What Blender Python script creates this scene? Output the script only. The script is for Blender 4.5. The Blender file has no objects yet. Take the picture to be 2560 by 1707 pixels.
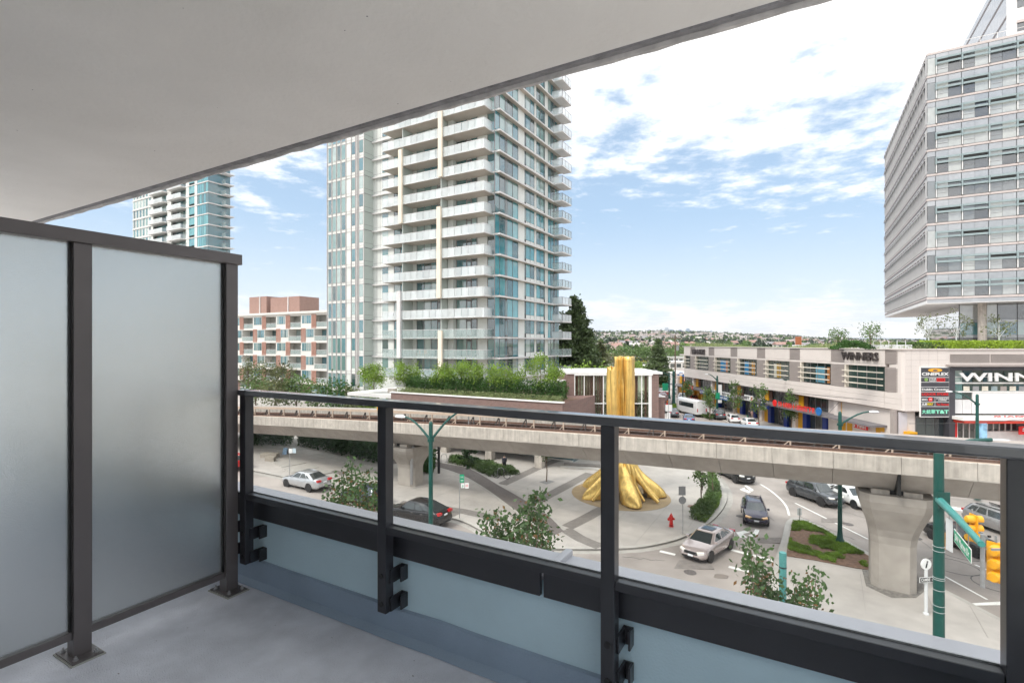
import bpy, bmesh, math, random
import numpy as np
from mathutils import Vector, Matrix
R = math.radians
scene = bpy.context.scene
col = scene.collection

# ------------------------------------------------------------------ camera
EYE = 13.0                      # camera height over the street
HOR = 860.0                     # horizon row in the 2560 px photograph
cam_d = bpy.data.cameras.new('camera')
cam = bpy.data.objects.new('camera', cam_d); col.objects.link(cam)
cam_d.sensor_width = 36; cam_d.lens = 18.0
cam_d.shift_y = (HOR-853.5)/2560
cam_d.clip_start = 0.05; cam_d.clip_end = 40000
cam.location = (0, 0, EYE); cam.rotation_euler = (R(90), 0, 0)
scene.camera = cam

# ------------------------------------------------------------------ world
SUN_AZ = Vector((-0.62, -0.45, 0)).normalized(); SUN_EL = 50
world = bpy.data.worlds.new('World'); scene.world = world; world.use_nodes = True
nt = world.node_tree; nt.nodes.clear()
def wn(t, **k):
    n = nt.nodes.new(t)
    for a, b in k.items(): setattr(n, a, b)
    return n
def wm(op, a, b=None, c=None):
    n = wn('ShaderNodeMath', operation=op)
    for i, s in enumerate((a, b, c)):
        if s is None: continue
        if isinstance(s, (int, float)): n.inputs[i].default_value = s
        else: nt.links.new(s, n.inputs[i])
    return n.outputs[0]
def wsm(x, lo, hi):
    n = wn('ShaderNodeMapRange', interpolation_type='SMOOTHSTEP')
    nt.links.new(x, n.inputs[0]); n.inputs[1].default_value = lo; n.inputs[2].default_value = hi
    return n.outputs[0]
def wnoise(vec, scale, detail, rough=.55):
    n = wn('ShaderNodeTexNoise'); nt.links.new(vec, n.inputs['Vector'])
    n.inputs['Scale'].default_value = scale; n.inputs['Detail'].default_value = detail; n.inputs['Roughness'].default_value = rough
    return n.outputs['Fac']
def wvec(x, y, z):
    n = wn('ShaderNodeCombineXYZ')
    for i, s in enumerate((x, y, z)):
        if isinstance(s, (int, float)): n.inputs[i].default_value = s
        else: nt.links.new(s, n.inputs[i])
    return n.outputs[0]
sky = wn('ShaderNodeTexSky'); sky.sky_type = 'NISHITA'; sky.sun_disc = False
sky.sun_elevation = R(SUN_EL); sky.sun_rotation = math.atan2(SUN_AZ.x, SUN_AZ.y)
sky.air_density = 1.0; sky.dust_density = 1.2; sky.ozone_density = 1.0
tc = wn('ShaderNodeTexCoord'); sx = wn('ShaderNodeSeparateXYZ'); nt.links.new(tc.outputs['Generated'], sx.inputs[0])
X, Y, Z = sx.outputs
zc = wm('MAXIMUM', Z, 0.0); zp = wm('ADD', zc, .05)
px, py = wm('DIVIDE', X, zp), wm('DIVIDE', Y, zp)
pl = wvec(px, py, 0.0)
# a sheet of broken cloud whose far edge lies some way off, clear air beyond it
q = wm('SUBTRACT', py, wm('MULTIPLY', px, .02))
n1 = wnoise(pl, 3.5, 5.5, .62); n2 = wnoise(pl, .75, 1, .5)
dens = wm('SUBTRACT', wm('ADD', wm('ADD', wm('MULTIPLY', n1, 1.12), wm('MULTIPLY', n2, .35)), .02), wm('MULTIPLY', wsm(q, 1.2, 4.1), .47))
sheet = wm('MULTIPLY', wsm(dens, .42, .76), .96)
# low cumulus piled up towards the horizon, all round
az = wvec(wm('MULTIPLY', X, 3.2), wm('MULTIPLY', Y, 3.2), wm('MULTIPLY', Z, 13.0))
n3 = wnoise(az, 2.1, 5, .60)
low = wsm(wm('SUBTRACT', wm('ADD', n3, .20), wm('MULTIPLY', wsm(Z, -.02, .19), .56)), .40, .66)
cl = wm('MAXIMUM', sheet, low)
n4 = wm('ADD', wm('MULTIPLY', n3, .5), wm('MULTIPLY', n1, .5))
shade = wn('ShaderNodeMix', data_type='RGBA'); nt.links.new(wsm(n4, .40, .60), shade.inputs[0])
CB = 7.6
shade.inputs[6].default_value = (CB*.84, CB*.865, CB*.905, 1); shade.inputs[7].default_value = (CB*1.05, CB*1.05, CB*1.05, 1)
# cloud brightened overhead, out of view, to light the balcony (CIE-like rise)
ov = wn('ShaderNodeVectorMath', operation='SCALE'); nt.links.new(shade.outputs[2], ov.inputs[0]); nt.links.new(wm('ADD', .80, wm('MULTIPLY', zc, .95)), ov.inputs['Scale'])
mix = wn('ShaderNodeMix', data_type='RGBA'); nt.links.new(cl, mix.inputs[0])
# thin haze whitens the clear sky low down, as humid summer air does
hzc = wn('ShaderNodeMix', data_type='RGBA'); nt.links.new(wsm(Z, .02, .26), hzc.inputs[0])
hzc.inputs[6].default_value = (5.1, 5.75, 6.3, 1); hzc.inputs[7].default_value = (3.1, 4.3, 5.7, 1)
hz = wn('ShaderNodeMix', data_type='RGBA'); nt.links.new(wm('ADD', .62, wm('MULTIPLY', wm('SUBTRACT', 1.0, wsm(Z, 0.0, .40)), .36)), hz.inputs[0])
nt.links.new(sky.outputs[0], hz.inputs[6]); nt.links.new(hzc.outputs[2], hz.inputs[7])
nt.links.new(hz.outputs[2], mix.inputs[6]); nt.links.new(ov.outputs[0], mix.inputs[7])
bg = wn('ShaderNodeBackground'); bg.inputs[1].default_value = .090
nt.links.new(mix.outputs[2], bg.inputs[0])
wo = wn('ShaderNodeOutputWorld'); nt.links.new(bg.outputs[0], wo.inputs[0])

# ------------------------------------------------------------------ sun (veiled by thin cloud)
sd = bpy.data.lights.new('sun', 'SUN'); sd.energy = 1.45; sd.angle = R(18); sd.color = (1, .95, .87)
so = bpy.data.objects.new('sun', sd); col.objects.link(so)
sv = SUN_AZ*math.cos(R(SUN_EL)) + Vector((0, 0, math.sin(R(SUN_EL))))
so.rotation_euler = sv.to_track_quat('Z', 'Y').to_euler(); so.location = (-60, -60, 90)
vs = scene.view_settings
vs.view_transform = 'Standard'; vs.look = 'None'; vs.gamma = 1; vs.use_curve_mapping = False
vs.exposure = 0.95
cy = scene.cycles
cy.max_bounces = 5; cy.diffuse_bounces = 4; cy.volume_bounces = 0; cy.glossy_bounces = 3; cy.transmission_bounces = 5; cy.transparent_max_bounces = 12
cy.adaptive_threshold = .025; cy.caustics_reflective = False; cy.caustics_refractive = False; cy.sample_clamp_indirect = 6
world.cycles.sampling_method = 'MANUAL'; world.cycles.sample_map_resolution = 512

# ------------------------------------------------------------------ helpers
rnd = random.Random(7); nr = np.random.default_rng(7)
AX, AY = .868, -.4965           # grid direction along the street front (to the right, towards us)
NX, NY = .4965, .868            # grid direction away from us
TH = math.atan2(AY, AX)
def wc(w, c, z=0.0): return (AX*w+NX*c, AY*w+NY*c, z)      # street grid -> world
def gz(x, y):                    # the street falls gently to the right
    w = AX*x+AY*y
    return -.4-.0273*max(-75., min(45., w))
def G(u, v, dz=0.0):             # ground point seen at a row/column of the photograph
    z = 0.
    for _ in range(12):
        d = 1280*(EYE-z)/(v-HOR); x = (u-1280)/1280*d; z = gz(x, d)
    return Vector((x, d, z+dz))
def P(u, v, d): return Vector(((u-1280)/1280*d, d, EYE-(v-HOR)/1280*d))

def M(name, c, rough=.6, metal=0., var=.10, scale=2., bump=0., bscale=60., spec=.5, rand=0., stain=0., alpha=1., trans=0., coat=0., streak=0., ior=1.5):
    m = bpy.data.materials.new(name); m.use_nodes = True; t = m.node_tree; b = t.nodes['Principled BSDF']
    L = t.links.new
    b.inputs['Roughness'].default_value = rough; b.inputs['Metallic'].default_value = metal
    b.inputs['Specular IOR Level'].default_value = spec; b.inputs['Alpha'].default_value = alpha; b.inputs['IOR'].default_value = ior
    b.inputs['Transmission Weight'].default_value = trans; b.inputs['Coat Weight'].default_value = coat
    b.inputs['Coat Roughness'].default_value = .04
    geo = t.nodes.new('ShaderNodeNewGeometry'); cur = None
    def mul(fac_socket, lo, hi, frm=.3, to=.7):
        nonlocal cur
        mr = t.nodes.new('ShaderNodeMapRange'); L(fac_socket, mr.inputs[0])
        mr.inputs[1].default_value = frm; mr.inputs[2].default_value = to; mr.inputs[3].default_value = lo; mr.inputs[4].default_value = hi
        mx = t.nodes.new('ShaderNodeMix'); mx.data_type = 'RGBA'; mx.blend_type = 'MULTIPLY'; mx.inputs[0].default_value = 1
        if cur is None: mx.inputs[6].default_value = (*c, 1)
        else: L(cur, mx.inputs[6])
        L(mr.outputs[0], mx.inputs[7]); cur = mx.outputs[2]
    def noise(s, det=3, vec=None):
        n = t.nodes.new('ShaderNodeTexNoise'); n.inputs['Scale'].default_value = s; n.inputs['Detail'].default_value = det
        L(vec or geo.outputs['Position'], n.inputs['Vector']); return n.outputs['Fac']
    if var: mul(noise(scale), 1-var, 1+var)
    if stain: mul(noise(scale*.13, 5), 1-stain, 1+stain*.5)
    if streak:
        mp = t.nodes.new('ShaderNodeMapping'); mp.inputs['Scale'].default_value = (4, 4, .22); L(geo.outputs['Position'], mp.inputs[0])
        mul(noise(1.6, 5, mp.outputs[0]), 1-streak, 1+streak*.35)
    if rand:
        oi = t.nodes.new('ShaderNodeObjectInfo'); mul(oi.outputs['Random'], 1-rand, 1+rand, 0, 1)
    if cur is None: b.inputs['Base Color'].default_value = (*c, 1)
    else: L(cur, b.inputs['Base Color'])
    if bump:
        bp = t.nodes.new('ShaderNodeBump'); bp.inputs['Strength'].default_value = bump; bp.inputs['Distance'].default_value = .02
        L(noise(bscale, 3), bp.inputs['Height']); L(bp.outputs[0], b.inputs['Normal'])
    m.diffuse_color = (*c, 1)
    return m

def glassmat(name, cols, rough=.03, ior=2.0, wob=.0):
    """facade glass: each pane a different interior (blind, curtain, dark room) behind a reflecting sheet"""
    m = M(name, (1, 1, 1), rough, var=0, ior=ior, spec=.5); t = m.node_tree; b = t.nodes['Principled BSDF']
    oi = t.nodes.new('ShaderNodeObjectInfo'); cr = t.nodes.new('ShaderNodeValToRGB'); cr.color_ramp.interpolation = 'CONSTANT'
    el = cr.color_ramp.elements
    while len(el) < len(cols): el.new(.5)
    for i, c in enumerate(cols): el[i].position = i/len(cols); el[i].color = (*c, 1)
    t.links.new(oi.outputs['Random'], cr.inputs[0])
    g = t.nodes.new('ShaderNodeNewGeometry'); n = t.nodes.new('ShaderNodeTexNoise'); n.inputs['Scale'].default_value = 1.3
    t.links.new(g.outputs['Position'], n.inputs['Vector'])
    mr = t.nodes.new('ShaderNodeMapRange'); mr.inputs[1].default_value = .3; mr.inputs[2].default_value = .7; mr.inputs[3].default_value = .90; mr.inputs[4].default_value = 1.08
    t.links.new(n.outputs[0], mr.inputs[0])
    mx = t.nodes.new('ShaderNodeMix'); mx.data_type = 'RGBA'; mx.blend_type = 'MULTIPLY'; mx.inputs[0].default_value = 1
    t.links.new(cr.outputs[0], mx.inputs[6]); t.links.new(mr.outputs[0], mx.inputs[7]); t.links.new(mx.outputs[2], b.inputs['Base Color'])
    if wob:
        bp = t.nodes.new('ShaderNodeBump'); bp.inputs['Strength'].default_value = wob; bp.inputs['Distance'].default_value = .05
        n2 = t.nodes.new('ShaderNodeTexNoise'); n2.inputs['Scale'].default_value = .35; t.links.new(g.outputs['Position'], n2.inputs['Vector'])
        t.links.new(n2.outputs[0], bp.inputs['Height']); t.links.new(bp.outputs[0], b.inputs['Normal'])
    return m

def tag(o, label=None, cat=None, group=None, kind=None):
    if label: o['label'] = label
    if cat: o['category'] = cat
    if group: o['group'] = group
    if kind: o['kind'] = kind
    return o
def E(name, label, cat, loc=(0, 0, 0), rz=0., group=None):
    o = bpy.data.objects.new(name, None); col.objects.link(o); o.location = loc; o.rotation_euler = (0, 0, rz)
    o.empty_display_size = .2
    return tag(o, label, cat, group)
def O(name, me, par=None, loc=(0, 0, 0), rot=(0, 0, 0), scl=(1, 1, 1)):
    o = bpy.data.objects.new(name, me); col.objects.link(o); o.parent = par
    o.location = loc; o.rotation_euler = rot; o.scale = scl
    return o
_cube = {}
def cube(mat):
    if mat.name not in _cube:
        me = bpy.data.meshes.new('block')
        h = .5
        me.from_pydata([(x, y, z) for x in (-h, h) for y in (-h, h) for z in (-h, h)], [],
                       [(0, 1, 3, 2), (4, 6, 7, 5), (0, 4, 5, 1), (2, 3, 7, 6), (0, 2, 6, 4), (1, 5, 7, 3)])
        me.materials.append(mat); _cube[mat.name] = me
    return _cube[mat.name]
def B(name, par, mat, x0, x1, y0, y1, z0, z1, rot=(0, 0, 0)):
    return O(name, cube(mat), par, ((x0+x1)/2, (y0+y1)/2, (z0+z1)/2), rot, (abs(x1-x0), abs(y1-y0), abs(z1-z0)))
def beam(name, par, mat, p, q, w, h=None):
    p, q = Vector(p), Vector(q); d = q-p
    o = O(name, cube(mat), par, (p+q)/2, scl=(d.length, w, h or w))
    o.rotation_euler = d.to_track_quat('X', 'Z').to_euler(); return o
class MB:
    def __init__(s): s.v = []; s.f = []
    def box(s, x0, x1, y0, y1, z0, z1):
        i = len(s.v); s.v += [(x, y, z) for x in (x0, x1) for y in (y0, y1) for z in (z0, z1)]
        s.f += [tuple(i+k for k in f) for f in ((0, 1, 3, 2), (4, 6, 7, 5), (0, 4, 5, 1), (2, 3, 7, 6), (0, 2, 6, 4), (1, 5, 7, 3))]; return s
    def poly(s, pts):
        i = len(s.v); s.v += [tuple(p) for p in pts]; s.f.append(tuple(range(i, i+len(pts)))); return s
    def prism(s, pts, z0, z1):      # pts = xy (or xyz) outline; z0,z1 offsets
        n = len(pts); i = len(s.v)
        s.v += [(p[0], p[1], (p[2] if len(p) > 2 else 0)+z0) for p in pts]+[(p[0], p[1], (p[2] if len(p) > 2 else 0)+z1) for p in pts]
        s.f.append(tuple(range(i+n, i+2*n))); s.f.append(tuple(range(i+n-1, i-1, -1)))
        for k in range(n): s.f.append((i+k, i+(k+1) % n, i+n+(k+1) % n, i+n+k))
        return s
    def loft(s, rings, closed=True, caps=True):
        n = len(rings[0]); i = len(s.v)
        for r in rings: s.v += [tuple(p) for p in r]
        for a in range(len(rings)-1):
            for k in range(n if closed else n-1):
                s.f.append((i+a*n+k, i+a*n+(k+1) % n, i+(a+1)*n+(k+1) % n, i+(a+1)*n+k))
        if caps and closed: s.f.append(tuple(range(i+n-1, i-1, -1))); s.f.append(tuple(range(i+(len(rings)-1)*n, i+len(rings)*n)))
        return s
    def tube(s, pts, rad, n=8):
        pts = [Vector(p) for p in pts]; rings = []
        if isinstance(rad, (int, float)): rad = [rad]*len(pts)
        up = Vector((0, 0, 1)) if abs((pts[1]-pts[0]).normalized().z) < .95 else Vector((1, 0, 0))
        for k, p in enumerate(pts):
            d = (pts[min(k+1, len(pts)-1)]-pts[max(k-1, 0)]).normalized()
            a = d.cross(up)
            a = a.normalized() if a.length > 1e-4 else Vector((1, 0, 0)); b = d.cross(a)
            rings.append([p+(a*math.cos(t)+b*math.sin(t))*rad[k] for t in [2*math.pi*j/n for j in range(n)]])
        return s.loft(rings)
    def lathe(s, prof, n=16, c=(0, 0, 0)):
        return s.loft([[(c[0]+r*math.cos(2*math.pi*k/n), c[1]+r*math.sin(2*math.pi*k/n), c[2]+z) for k in range(n)] for r, z in prof])
    def me(s, name, mat, smooth=False, bevel=0):
        me = bpy.data.meshes.new(name); me.from_pydata(s.v, [], s.f); me.validate()
        bm = bmesh.new(); bm.from_mesh(me)
        if bevel: bmesh.ops.bevel(bm, geom=bm.edges[:], offset=bevel, segments=2, affect='EDGES', profile=.6)
        bmesh.ops.recalc_face_normals(bm, faces=bm.faces[:]); bm.to_mesh(me); bm.free()
        if smooth:
            me.polygons.foreach_set('use_smooth', [True]*len(me.polygons))
            try: me.set_sharp_from_angle(angle=R(smooth if smooth is not True else 40))
            except Exception: pass
        me.materials.append(mat); return me
    def o(s, name, mat, par=None, smooth=False, bevel=0, **k): return O(name, s.me(name, mat, smooth, bevel), par, **k)
def bb(name, par, mat, x0, x1, y0, y1, z0, z1, bev=.004):       # bevelled block
    return MB().box(x0, x1, y0, y1, z0, z1).o(name, mat, par, bevel=bev)
def text(name, par, mat, s, loc, h, w=None, rot=(R(90), 0, 0), ext=.04, shear=0, bold=0.):
    cu = bpy.data.curves.new(name, 'FONT'); cu.body = s; cu.size = 1; cu.extrude = .02; cu.shear = shear; cu.offset = bold; cu.resolution_u = 3
    to = bpy.data.objects.new(name, cu)
    me = bpy.data.meshes.new_from_object(to)
    bpy.data.objects.remove(to)
    a = np.empty(len(me.vertices)*3); me.vertices.foreach_get('co', a); a = a.reshape(-1, 3)
    if len(a) == 0: return None
    lo, hi = a.min(0), a.max(0); sz = hi-lo; k = h/sz[1]; kx = (w/sz[0]) if w else k
    a = (a-lo)*[kx, k, ext/.04]; me.vertices.foreach_set('co', a.ravel()); me.update()
    me.materials.clear(); me.materials.append(mat)
    return O(name, me, par, loc, rot)
def npmesh(name, V, F, mat, smooth=False):
    me = bpy.data.meshes.new(name); V = np.asarray(V, dtype=np.float32); F = np.asarray(F, dtype=np.int32)
    me.vertices.add(len(V)); me.vertices.foreach_set('co', V.ravel())
    k = F.shape[1]; me.loops.add(F.size); me.loops.foreach_set('vertex_index', F.ravel())
    me.polygons.add(len(F)); me.polygons.foreach_set('loop_start', np.arange(0, F.size, k, dtype=np.int32))
    me.polygons.foreach_set('loop_total', np.full(len(F), k, dtype=np.int32))
    if smooth: me.polygons.foreach_set('use_smooth', np.ones(len(F), dtype=bool))
    me.update(calc_edges=True); me.materials.append(mat); return me
def leaves(C, size, asp=.55, up=.35):
    """one small kite-shaped leaf at each point of C"""
    n = len(C); C = np.asarray(C, float); d = nr.normal(size=(n, 3)); d[:, 2] -= .25
    d /= np.linalg.norm(d, axis=1)[:, None]
    s = nr.normal(size=(n, 3)); s[:, 2] *= up; s = np.cross(d, s); s = np.cross(s, d) if False else s
    s /= np.linalg.norm(s, axis=1)[:, None]+1e-9
    L = size*(.6+.8*nr.random(n))[:, None]
    V = np.stack([C-d*L*.5, C+s*L*asp*.5, C+d*L*.5, C-s*L*asp*.5], 1).reshape(-1, 3)
    return V, np.arange(n*4).reshape(-1, 4)

# ------------------------------------------------------------------ materials
m_dark = M('charcoal_powder_coat', (.030, .031, .037), .28, var=.08, scale=8, bump=.05, bscale=500)
m_rail = M('satin_handrail', (.035, .036, .043), .30, var=.05, scale=8, coat=.9, ior=1.7)
m_warm = M('bronze_grey_powder_coat', (.115, .103, .104), .32, var=.08, scale=6, bump=.05, bscale=500)
m_cap = M('grey_metal_flashing', (.50, .495, .53), .42, metal=.1, var=.05, scale=5, stain=.12)
m_ceil = M('painted_concrete_soffit', (.80, .785, .755), .85, var=.03, scale=2.5, bump=.25, bscale=38, stain=.10)
m_slabedge = M('rough_concrete_edge', (.22, .22, .23), .9, var=.25, scale=14, bump=.6, bscale=50)
m_floor = M('balcony_membrane', (.77, .80, .88), .62, var=.09, scale=7, bump=.5, bscale=160, stain=.20)
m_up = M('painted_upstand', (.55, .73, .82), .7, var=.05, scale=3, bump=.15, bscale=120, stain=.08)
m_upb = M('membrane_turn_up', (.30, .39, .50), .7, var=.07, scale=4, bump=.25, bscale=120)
m_steel = M('galvanised_steel', (.42, .42, .43), .42, metal=.7, var=.12, scale=9)
m_conc = M('board_concrete', (.40, .365, .33), .85, var=.09, scale=1.7, stain=.20)
m_conc2 = M('parapet_concrete', (.52, .47, .42), .85, var=.12, scale=2.5, streak=.24, stain=.15)
m_pave = M('plaza_concrete', (.46, .425, .395), .85, var=.08, scale=1.1, stain=.20)
m_pave2 = M('dark_paving_band', (.215, .195, .18), .85, var=.10, scale=3.0, stain=.1)
m_bike = M('brown_asphalt_path', (.17, .148, .14), .9, var=.07, scale=8, stain=.12)
m_asph = M('worn_asphalt', (.345, .305, .28), .88, var=.14, scale=.6, stain=.30)
m_curb = M('kerb_concrete', (.44, .415, .385), .85, var=.09, scale=2, stain=.1)
m_paint = M('road_paint', (.80, .79, .76), .7, var=.10, scale=5, stain=.15)
m_tar = M('tar_seam', (.05, .05, .05), .6)
m_grass = M('rough_grass', (.17, .25, .065), .9, var=.35, scale=1.6)
m_soil = M('bark_mulch', (.19, .115, .08), .95, var=.35, scale=6, bump=.6, bscale=30)
m_gravel = M('gravel', (.36, .34, .31), .9, var=.3, scale=9, bump=0)
m_gold = M('gold_paint', (.98, .66, .21), .30, metal=.65, var=.14, scale=1.4, streak=.34, bump=.6, bscale=7)
m_goldp = M('tan_plinth_paving', (.36, .265, .155), .85, var=.1, scale=3, stain=.1)
m_green = M('teal_green_pole_paint', (.009, .075, .062), .35, var=.10, scale=4)
m_teal = M('faded_teal_pole_paint', (.075, .25, .24), .4, var=.08, scale=4)
m_dgreen = M('dark_green_pole_paint', (.015, .06, .05), .4, var=.15, scale=5)
m_white = M('white_paint', (.84, .83, .81), .5, var=.05, scale=2)
m_black = M('black_rubber', (.015, .015, .016), .6, var=0)
m_red = M('red_paint', (.62, .025, .02), .4, var=.06)
m_yellow = M('signal_yellow', (.86, .40, .02), .42, var=.06, scale=6)
m_grey = M('mid_grey_paint', (.30, .30, .31), .5, var=.06)
m_lamp = M('lamp_housing', (.66, .67, .68), .4, var=.04)
m_signw = M('sign_white', (.82, .82, .81), .5, var=.02)
m_signg = M('sign_green', (.01, .33, .17), .45, var=.03)
m_signr = M('sign_red', (.75, .02, .02), .5, var=.02)
m_signk = M('sign_charcoal', (.055, .055, .065), .5, var=.03)
m_mint = M('sign_mint', (.30, .86, .62), .5, var=0)
m_signy = M('sign_yellow', (.90, .68, .02), .5, var=0)
m_blue = M('sign_blue', (.01, .14, .42), .5, var=.05)
m_orange = M('sign_orange', (.85, .28, .02), .5, var=.05)
m_bark = M('bark', (.16, .115, .085), .9, var=.25, scale=7)
m_brown = M('reddish_trunk', (.115, .058, .04), .9, var=.3, scale=1.5)
def leafm(name, c, var=.45, scale=1.2, tr=.35):
    m = M(name, c, .55, var=var, scale=scale); t = m.node_tree; b = t.nodes['Principled BSDF']
    tb = t.nodes.new('ShaderNodeBsdfTranslucent'); mx = t.nodes.new('ShaderNodeMixShader'); mx.inputs[0].default_value = tr
    src = b.inputs['Base Color'].links[0].from_socket; t.links.new(src, tb.inputs[0])
    t.links.new(b.outputs[0], mx.inputs[1]); t.links.new(tb.outputs[0], mx.inputs[2])
    t.links.new(mx.outputs[0], t.nodes['Material Output'].inputs[0]); return m
l_street = leafm('maple_leaf', (.07, .125, .04), scale=2.2)
l_rust = leafm('rusty_maple_leaf', (.20, .105, .04), scale=3)
l_yel = leafm('fresh_green_leaf', (.20, .31, .045), scale=.9)
l_hedge = leafm('hedge_leaf', (.055, .13, .028), scale=1.4)
l_sage = leafm('sage_leaf', (.23, .28, .12), scale=2)
l_dark = leafm('conifer_needle', (.082, .125, .042), scale=.45, tr=.15)
l_mid = leafm('broad_leaf', (.10, .17, .045), scale=.3, tr=.2)
l_olive = leafm('olive_leaf', (.13, .15, .06), scale=.5, tr=.2)
l_shrub = leafm('deep_shrub_leaf', (.04, .085, .03), scale=1.4, tr=.2)
l_lime = leafm('lime_leaf', (.30, .42, .04), scale=.8)

# ------------------------------------------------------------------ human figure, grown once from a skeleton while the scene is still empty
def figure(walk):
    J = {'pel': (0, 0, .95, .15, .11), 'spi': (0, .01, 1.18, .135, .10), 'che': (0, 0, 1.36, .17, .115), 'nec': (0, .01, 1.50, .055, .055), 'hea': (0, -.01, 1.62, .085, .10), 'top': (0, 0, 1.72, .06, .07)}
    E_ = [('pel', 'spi'), ('spi', 'che'), ('che', 'nec'), ('nec', 'hea'), ('hea', 'top')]
    for s, n_ in ((-1, 'l'), (1, 'r')):
        w = walk*s
        J.update({n_+'hip': (s*.10, 0, .90, .10, .10), n_+'kne': (s*.10, -w*.6-.02, .50, .065, .07), n_+'ank': (s*.10, -w+.04, .09, .045, .045), n_+'toe': (s*.11, -w-.12, .04, .045, .035),
                  n_+'sho': (s*.19, 0, 1.40, .065, .065), n_+'elb': (s*.24, w*.4, 1.13, .048, .048), n_+'wri': (s*.23, w*.7-.08, .90, .032, .032), n_+'han': (s*.22, w*.8-.11, .82, .035, .022)})
        E_ += [('pel', n_+'hip'), (n_+'hip', n_+'kne'), (n_+'kne', n_+'ank'), (n_+'ank', n_+'toe'), ('che', n_+'sho'), (n_+'sho', n_+'elb'), (n_+'elb', n_+'wri'), (n_+'wri', n_+'han')]
    ks = list(J); me = bpy.data.meshes.new('body'); me.from_pydata([J[k][:3] for k in ks], [(ks.index(a), ks.index(b)) for a, b in E_], [])
    o = bpy.data.objects.new('body', me); col.objects.link(o); o.modifiers.new('skin', 'SKIN'); o.modifiers.new('sub', 'SUBSURF').levels = 1
    for i, k in enumerate(ks): o.data.skin_vertices[0].data[i].radius = J[k][3:5]
    o.data.skin_vertices[0].data[0].use_root = True
    bpy.context.view_layer.update(); ev = bpy.data.meshes.new_from_object(o.evaluated_get(bpy.context.evaluated_depsgraph_get()))
    bpy.data.objects.remove(o); ev.materials.clear(); return ev
FIG = {w: figure(w) for w in (.05, .08, .18)}
# ------------------------------------------------------------------ glass of the balcony
def clear_glass(name, tint=(.97, .985, .98), f0=.04):
    m = bpy.data.materials.new(name); m.use_nodes = True; t = m.node_tree; t.nodes.clear()
    tr = t.nodes.new('ShaderNodeBsdfTransparent'); tr.inputs[0].default_value = (*tint, 1)
    gl = t.nodes.new('ShaderNodeBsdfGlossy'); gl.inputs['Roughness'].default_value = .01
    fr = t.nodes.new('ShaderNodeFresnel'); fr.inputs[0].default_value = 1.38
    ge = t.nodes.new('ShaderNodeNewGeometry'); mu = t.nodes.new('ShaderNodeMath'); mu.operation = 'MULTIPLY_ADD'
    t.links.new(ge.outputs['Backfacing'], mu.inputs[0]); mu.inputs[1].default_value = -1; mu.inputs[2].default_value = 1
    m2 = t.nodes.new('ShaderNodeMath'); m2.operation = 'MULTIPLY'; t.links.new(mu.outputs[0], m2.inputs[0]); t.links.new(fr.outputs[0], m2.inputs[1])
    mx = t.nodes.new('ShaderNodeMixShader'); out = t.nodes.new('ShaderNodeOutputMaterial')
    t.links.new(m2.outputs[0], mx.inputs[0]); t.links.new(tr.outputs[0], mx.inputs[1]); t.links.new(gl.outputs[0], mx.inputs[2]); t.links.new(mx.outputs[0], out.inputs[0])
    return m
m_clear = clear_glass('clear_balustrade_glass')
def frosted(name, dist=.012, scale=300):
    m = bpy.data.materials.new(name); m.use_nodes = True; t = m.node_tree; t.nodes.clear()
    g = t.nodes.new('ShaderNodeNewGeometry')
    n = t.nodes.new('ShaderNodeTexNoise'); n.inputs['Scale'].default_value = scale; n.inputs['Detail'].default_value = 2
    t.links.new(g.outputs['Position'], n.inputs['Vector'])
    bp = t.nodes.new('ShaderNodeBump'); bp.inputs['Strength'].default_value = 1.0; bp.inputs['Distance'].default_value = dist
    t.links.new(n.outputs[0], bp.inputs['Height'])
    rf = t.nodes.new('ShaderNodeBsdfRefraction'); rf.inputs['Color'].default_value = (.97, .995, 1., 1); rf.inputs['Roughness'].default_value = .20; rf.inputs['IOR'].default_value = 1.12
    tl = t.nodes.new('ShaderNodeBsdfTranslucent'); tl.inputs[0].default_value = (.98, .99, 1, 1)
    gl = t.nodes.new('ShaderNodeBsdfGlossy'); gl.inputs['Roughness'].default_value = .25
    for s in (rf, tl, gl): t.links.new(bp.outputs[0], s.inputs['Normal'])
    m1 = t.nodes.new('ShaderNodeMixShader'); m1.inputs[0].default_value = .20
    m2 = t.nodes.new('ShaderNodeMixShader'); m2.inputs[0].default_value = .06
    out = t.nodes.new('ShaderNodeOutputMaterial')
    t.links.new(rf.outputs[0], m1.inputs[1]); t.links.new(tl.outputs[0], m1.inputs[2])
    t.links.new(m1.outputs[0], m2.inputs[1]); t.links.new(gl.outputs[0], m2.inputs[2]); t.links.new(m2.outputs[0], out.inputs[0])
    return m
m_frost = frosted('obscure_screen_glass')

# ------------------------------------------------------------------ terrain out to the horizon
def smooth(a, b, x):
    t = min(1., max(0., (x-a)/(b-a))); return t*t*(3-2*t)
RU = [(-9e9, 50), (1200, 62), (1600, 64), (1760, 61), (1900, 45), (2080, 33), (2250, 22), (2560, 18), (9e9, 16)]
def ridge(x, y):
    u = 1280+1280*x/max(y, 1.)
    for (a, ha), (b, hb) in zip(RU, RU[1:]):
        if u <= b: return ha+(hb-ha)*(0 if a < -1e8 or b > 1e8 else (u-a)/(b-a))
def terr(x, y):
    r = math.hypot(x, y); h = ridge(x, y)
    hill = h*(.16*smooth(330, 900, r)+.84*smooth(850, 2700, r)**1.0)
    bump = 2.2*math.sin(x*.011+1)*math.sin(y*.009)+1.4*math.sin(x*.023-y*.017)
    return gz(x, y)+hill+bump*smooth(500, 1200, r)-.25
m_far = M('far_ground', (.20, .195, .15), .95, var=.35, scale=.02, stain=.3)
mb = MB(); rs = [0, 6, 15, 30, 60, 100, 150, 220, 300, 400, 520, 650, 800, 1000, 1250, 1500, 1800, 2100, 2400, 2700, 3100, 3800, 5000, 6400]
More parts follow.
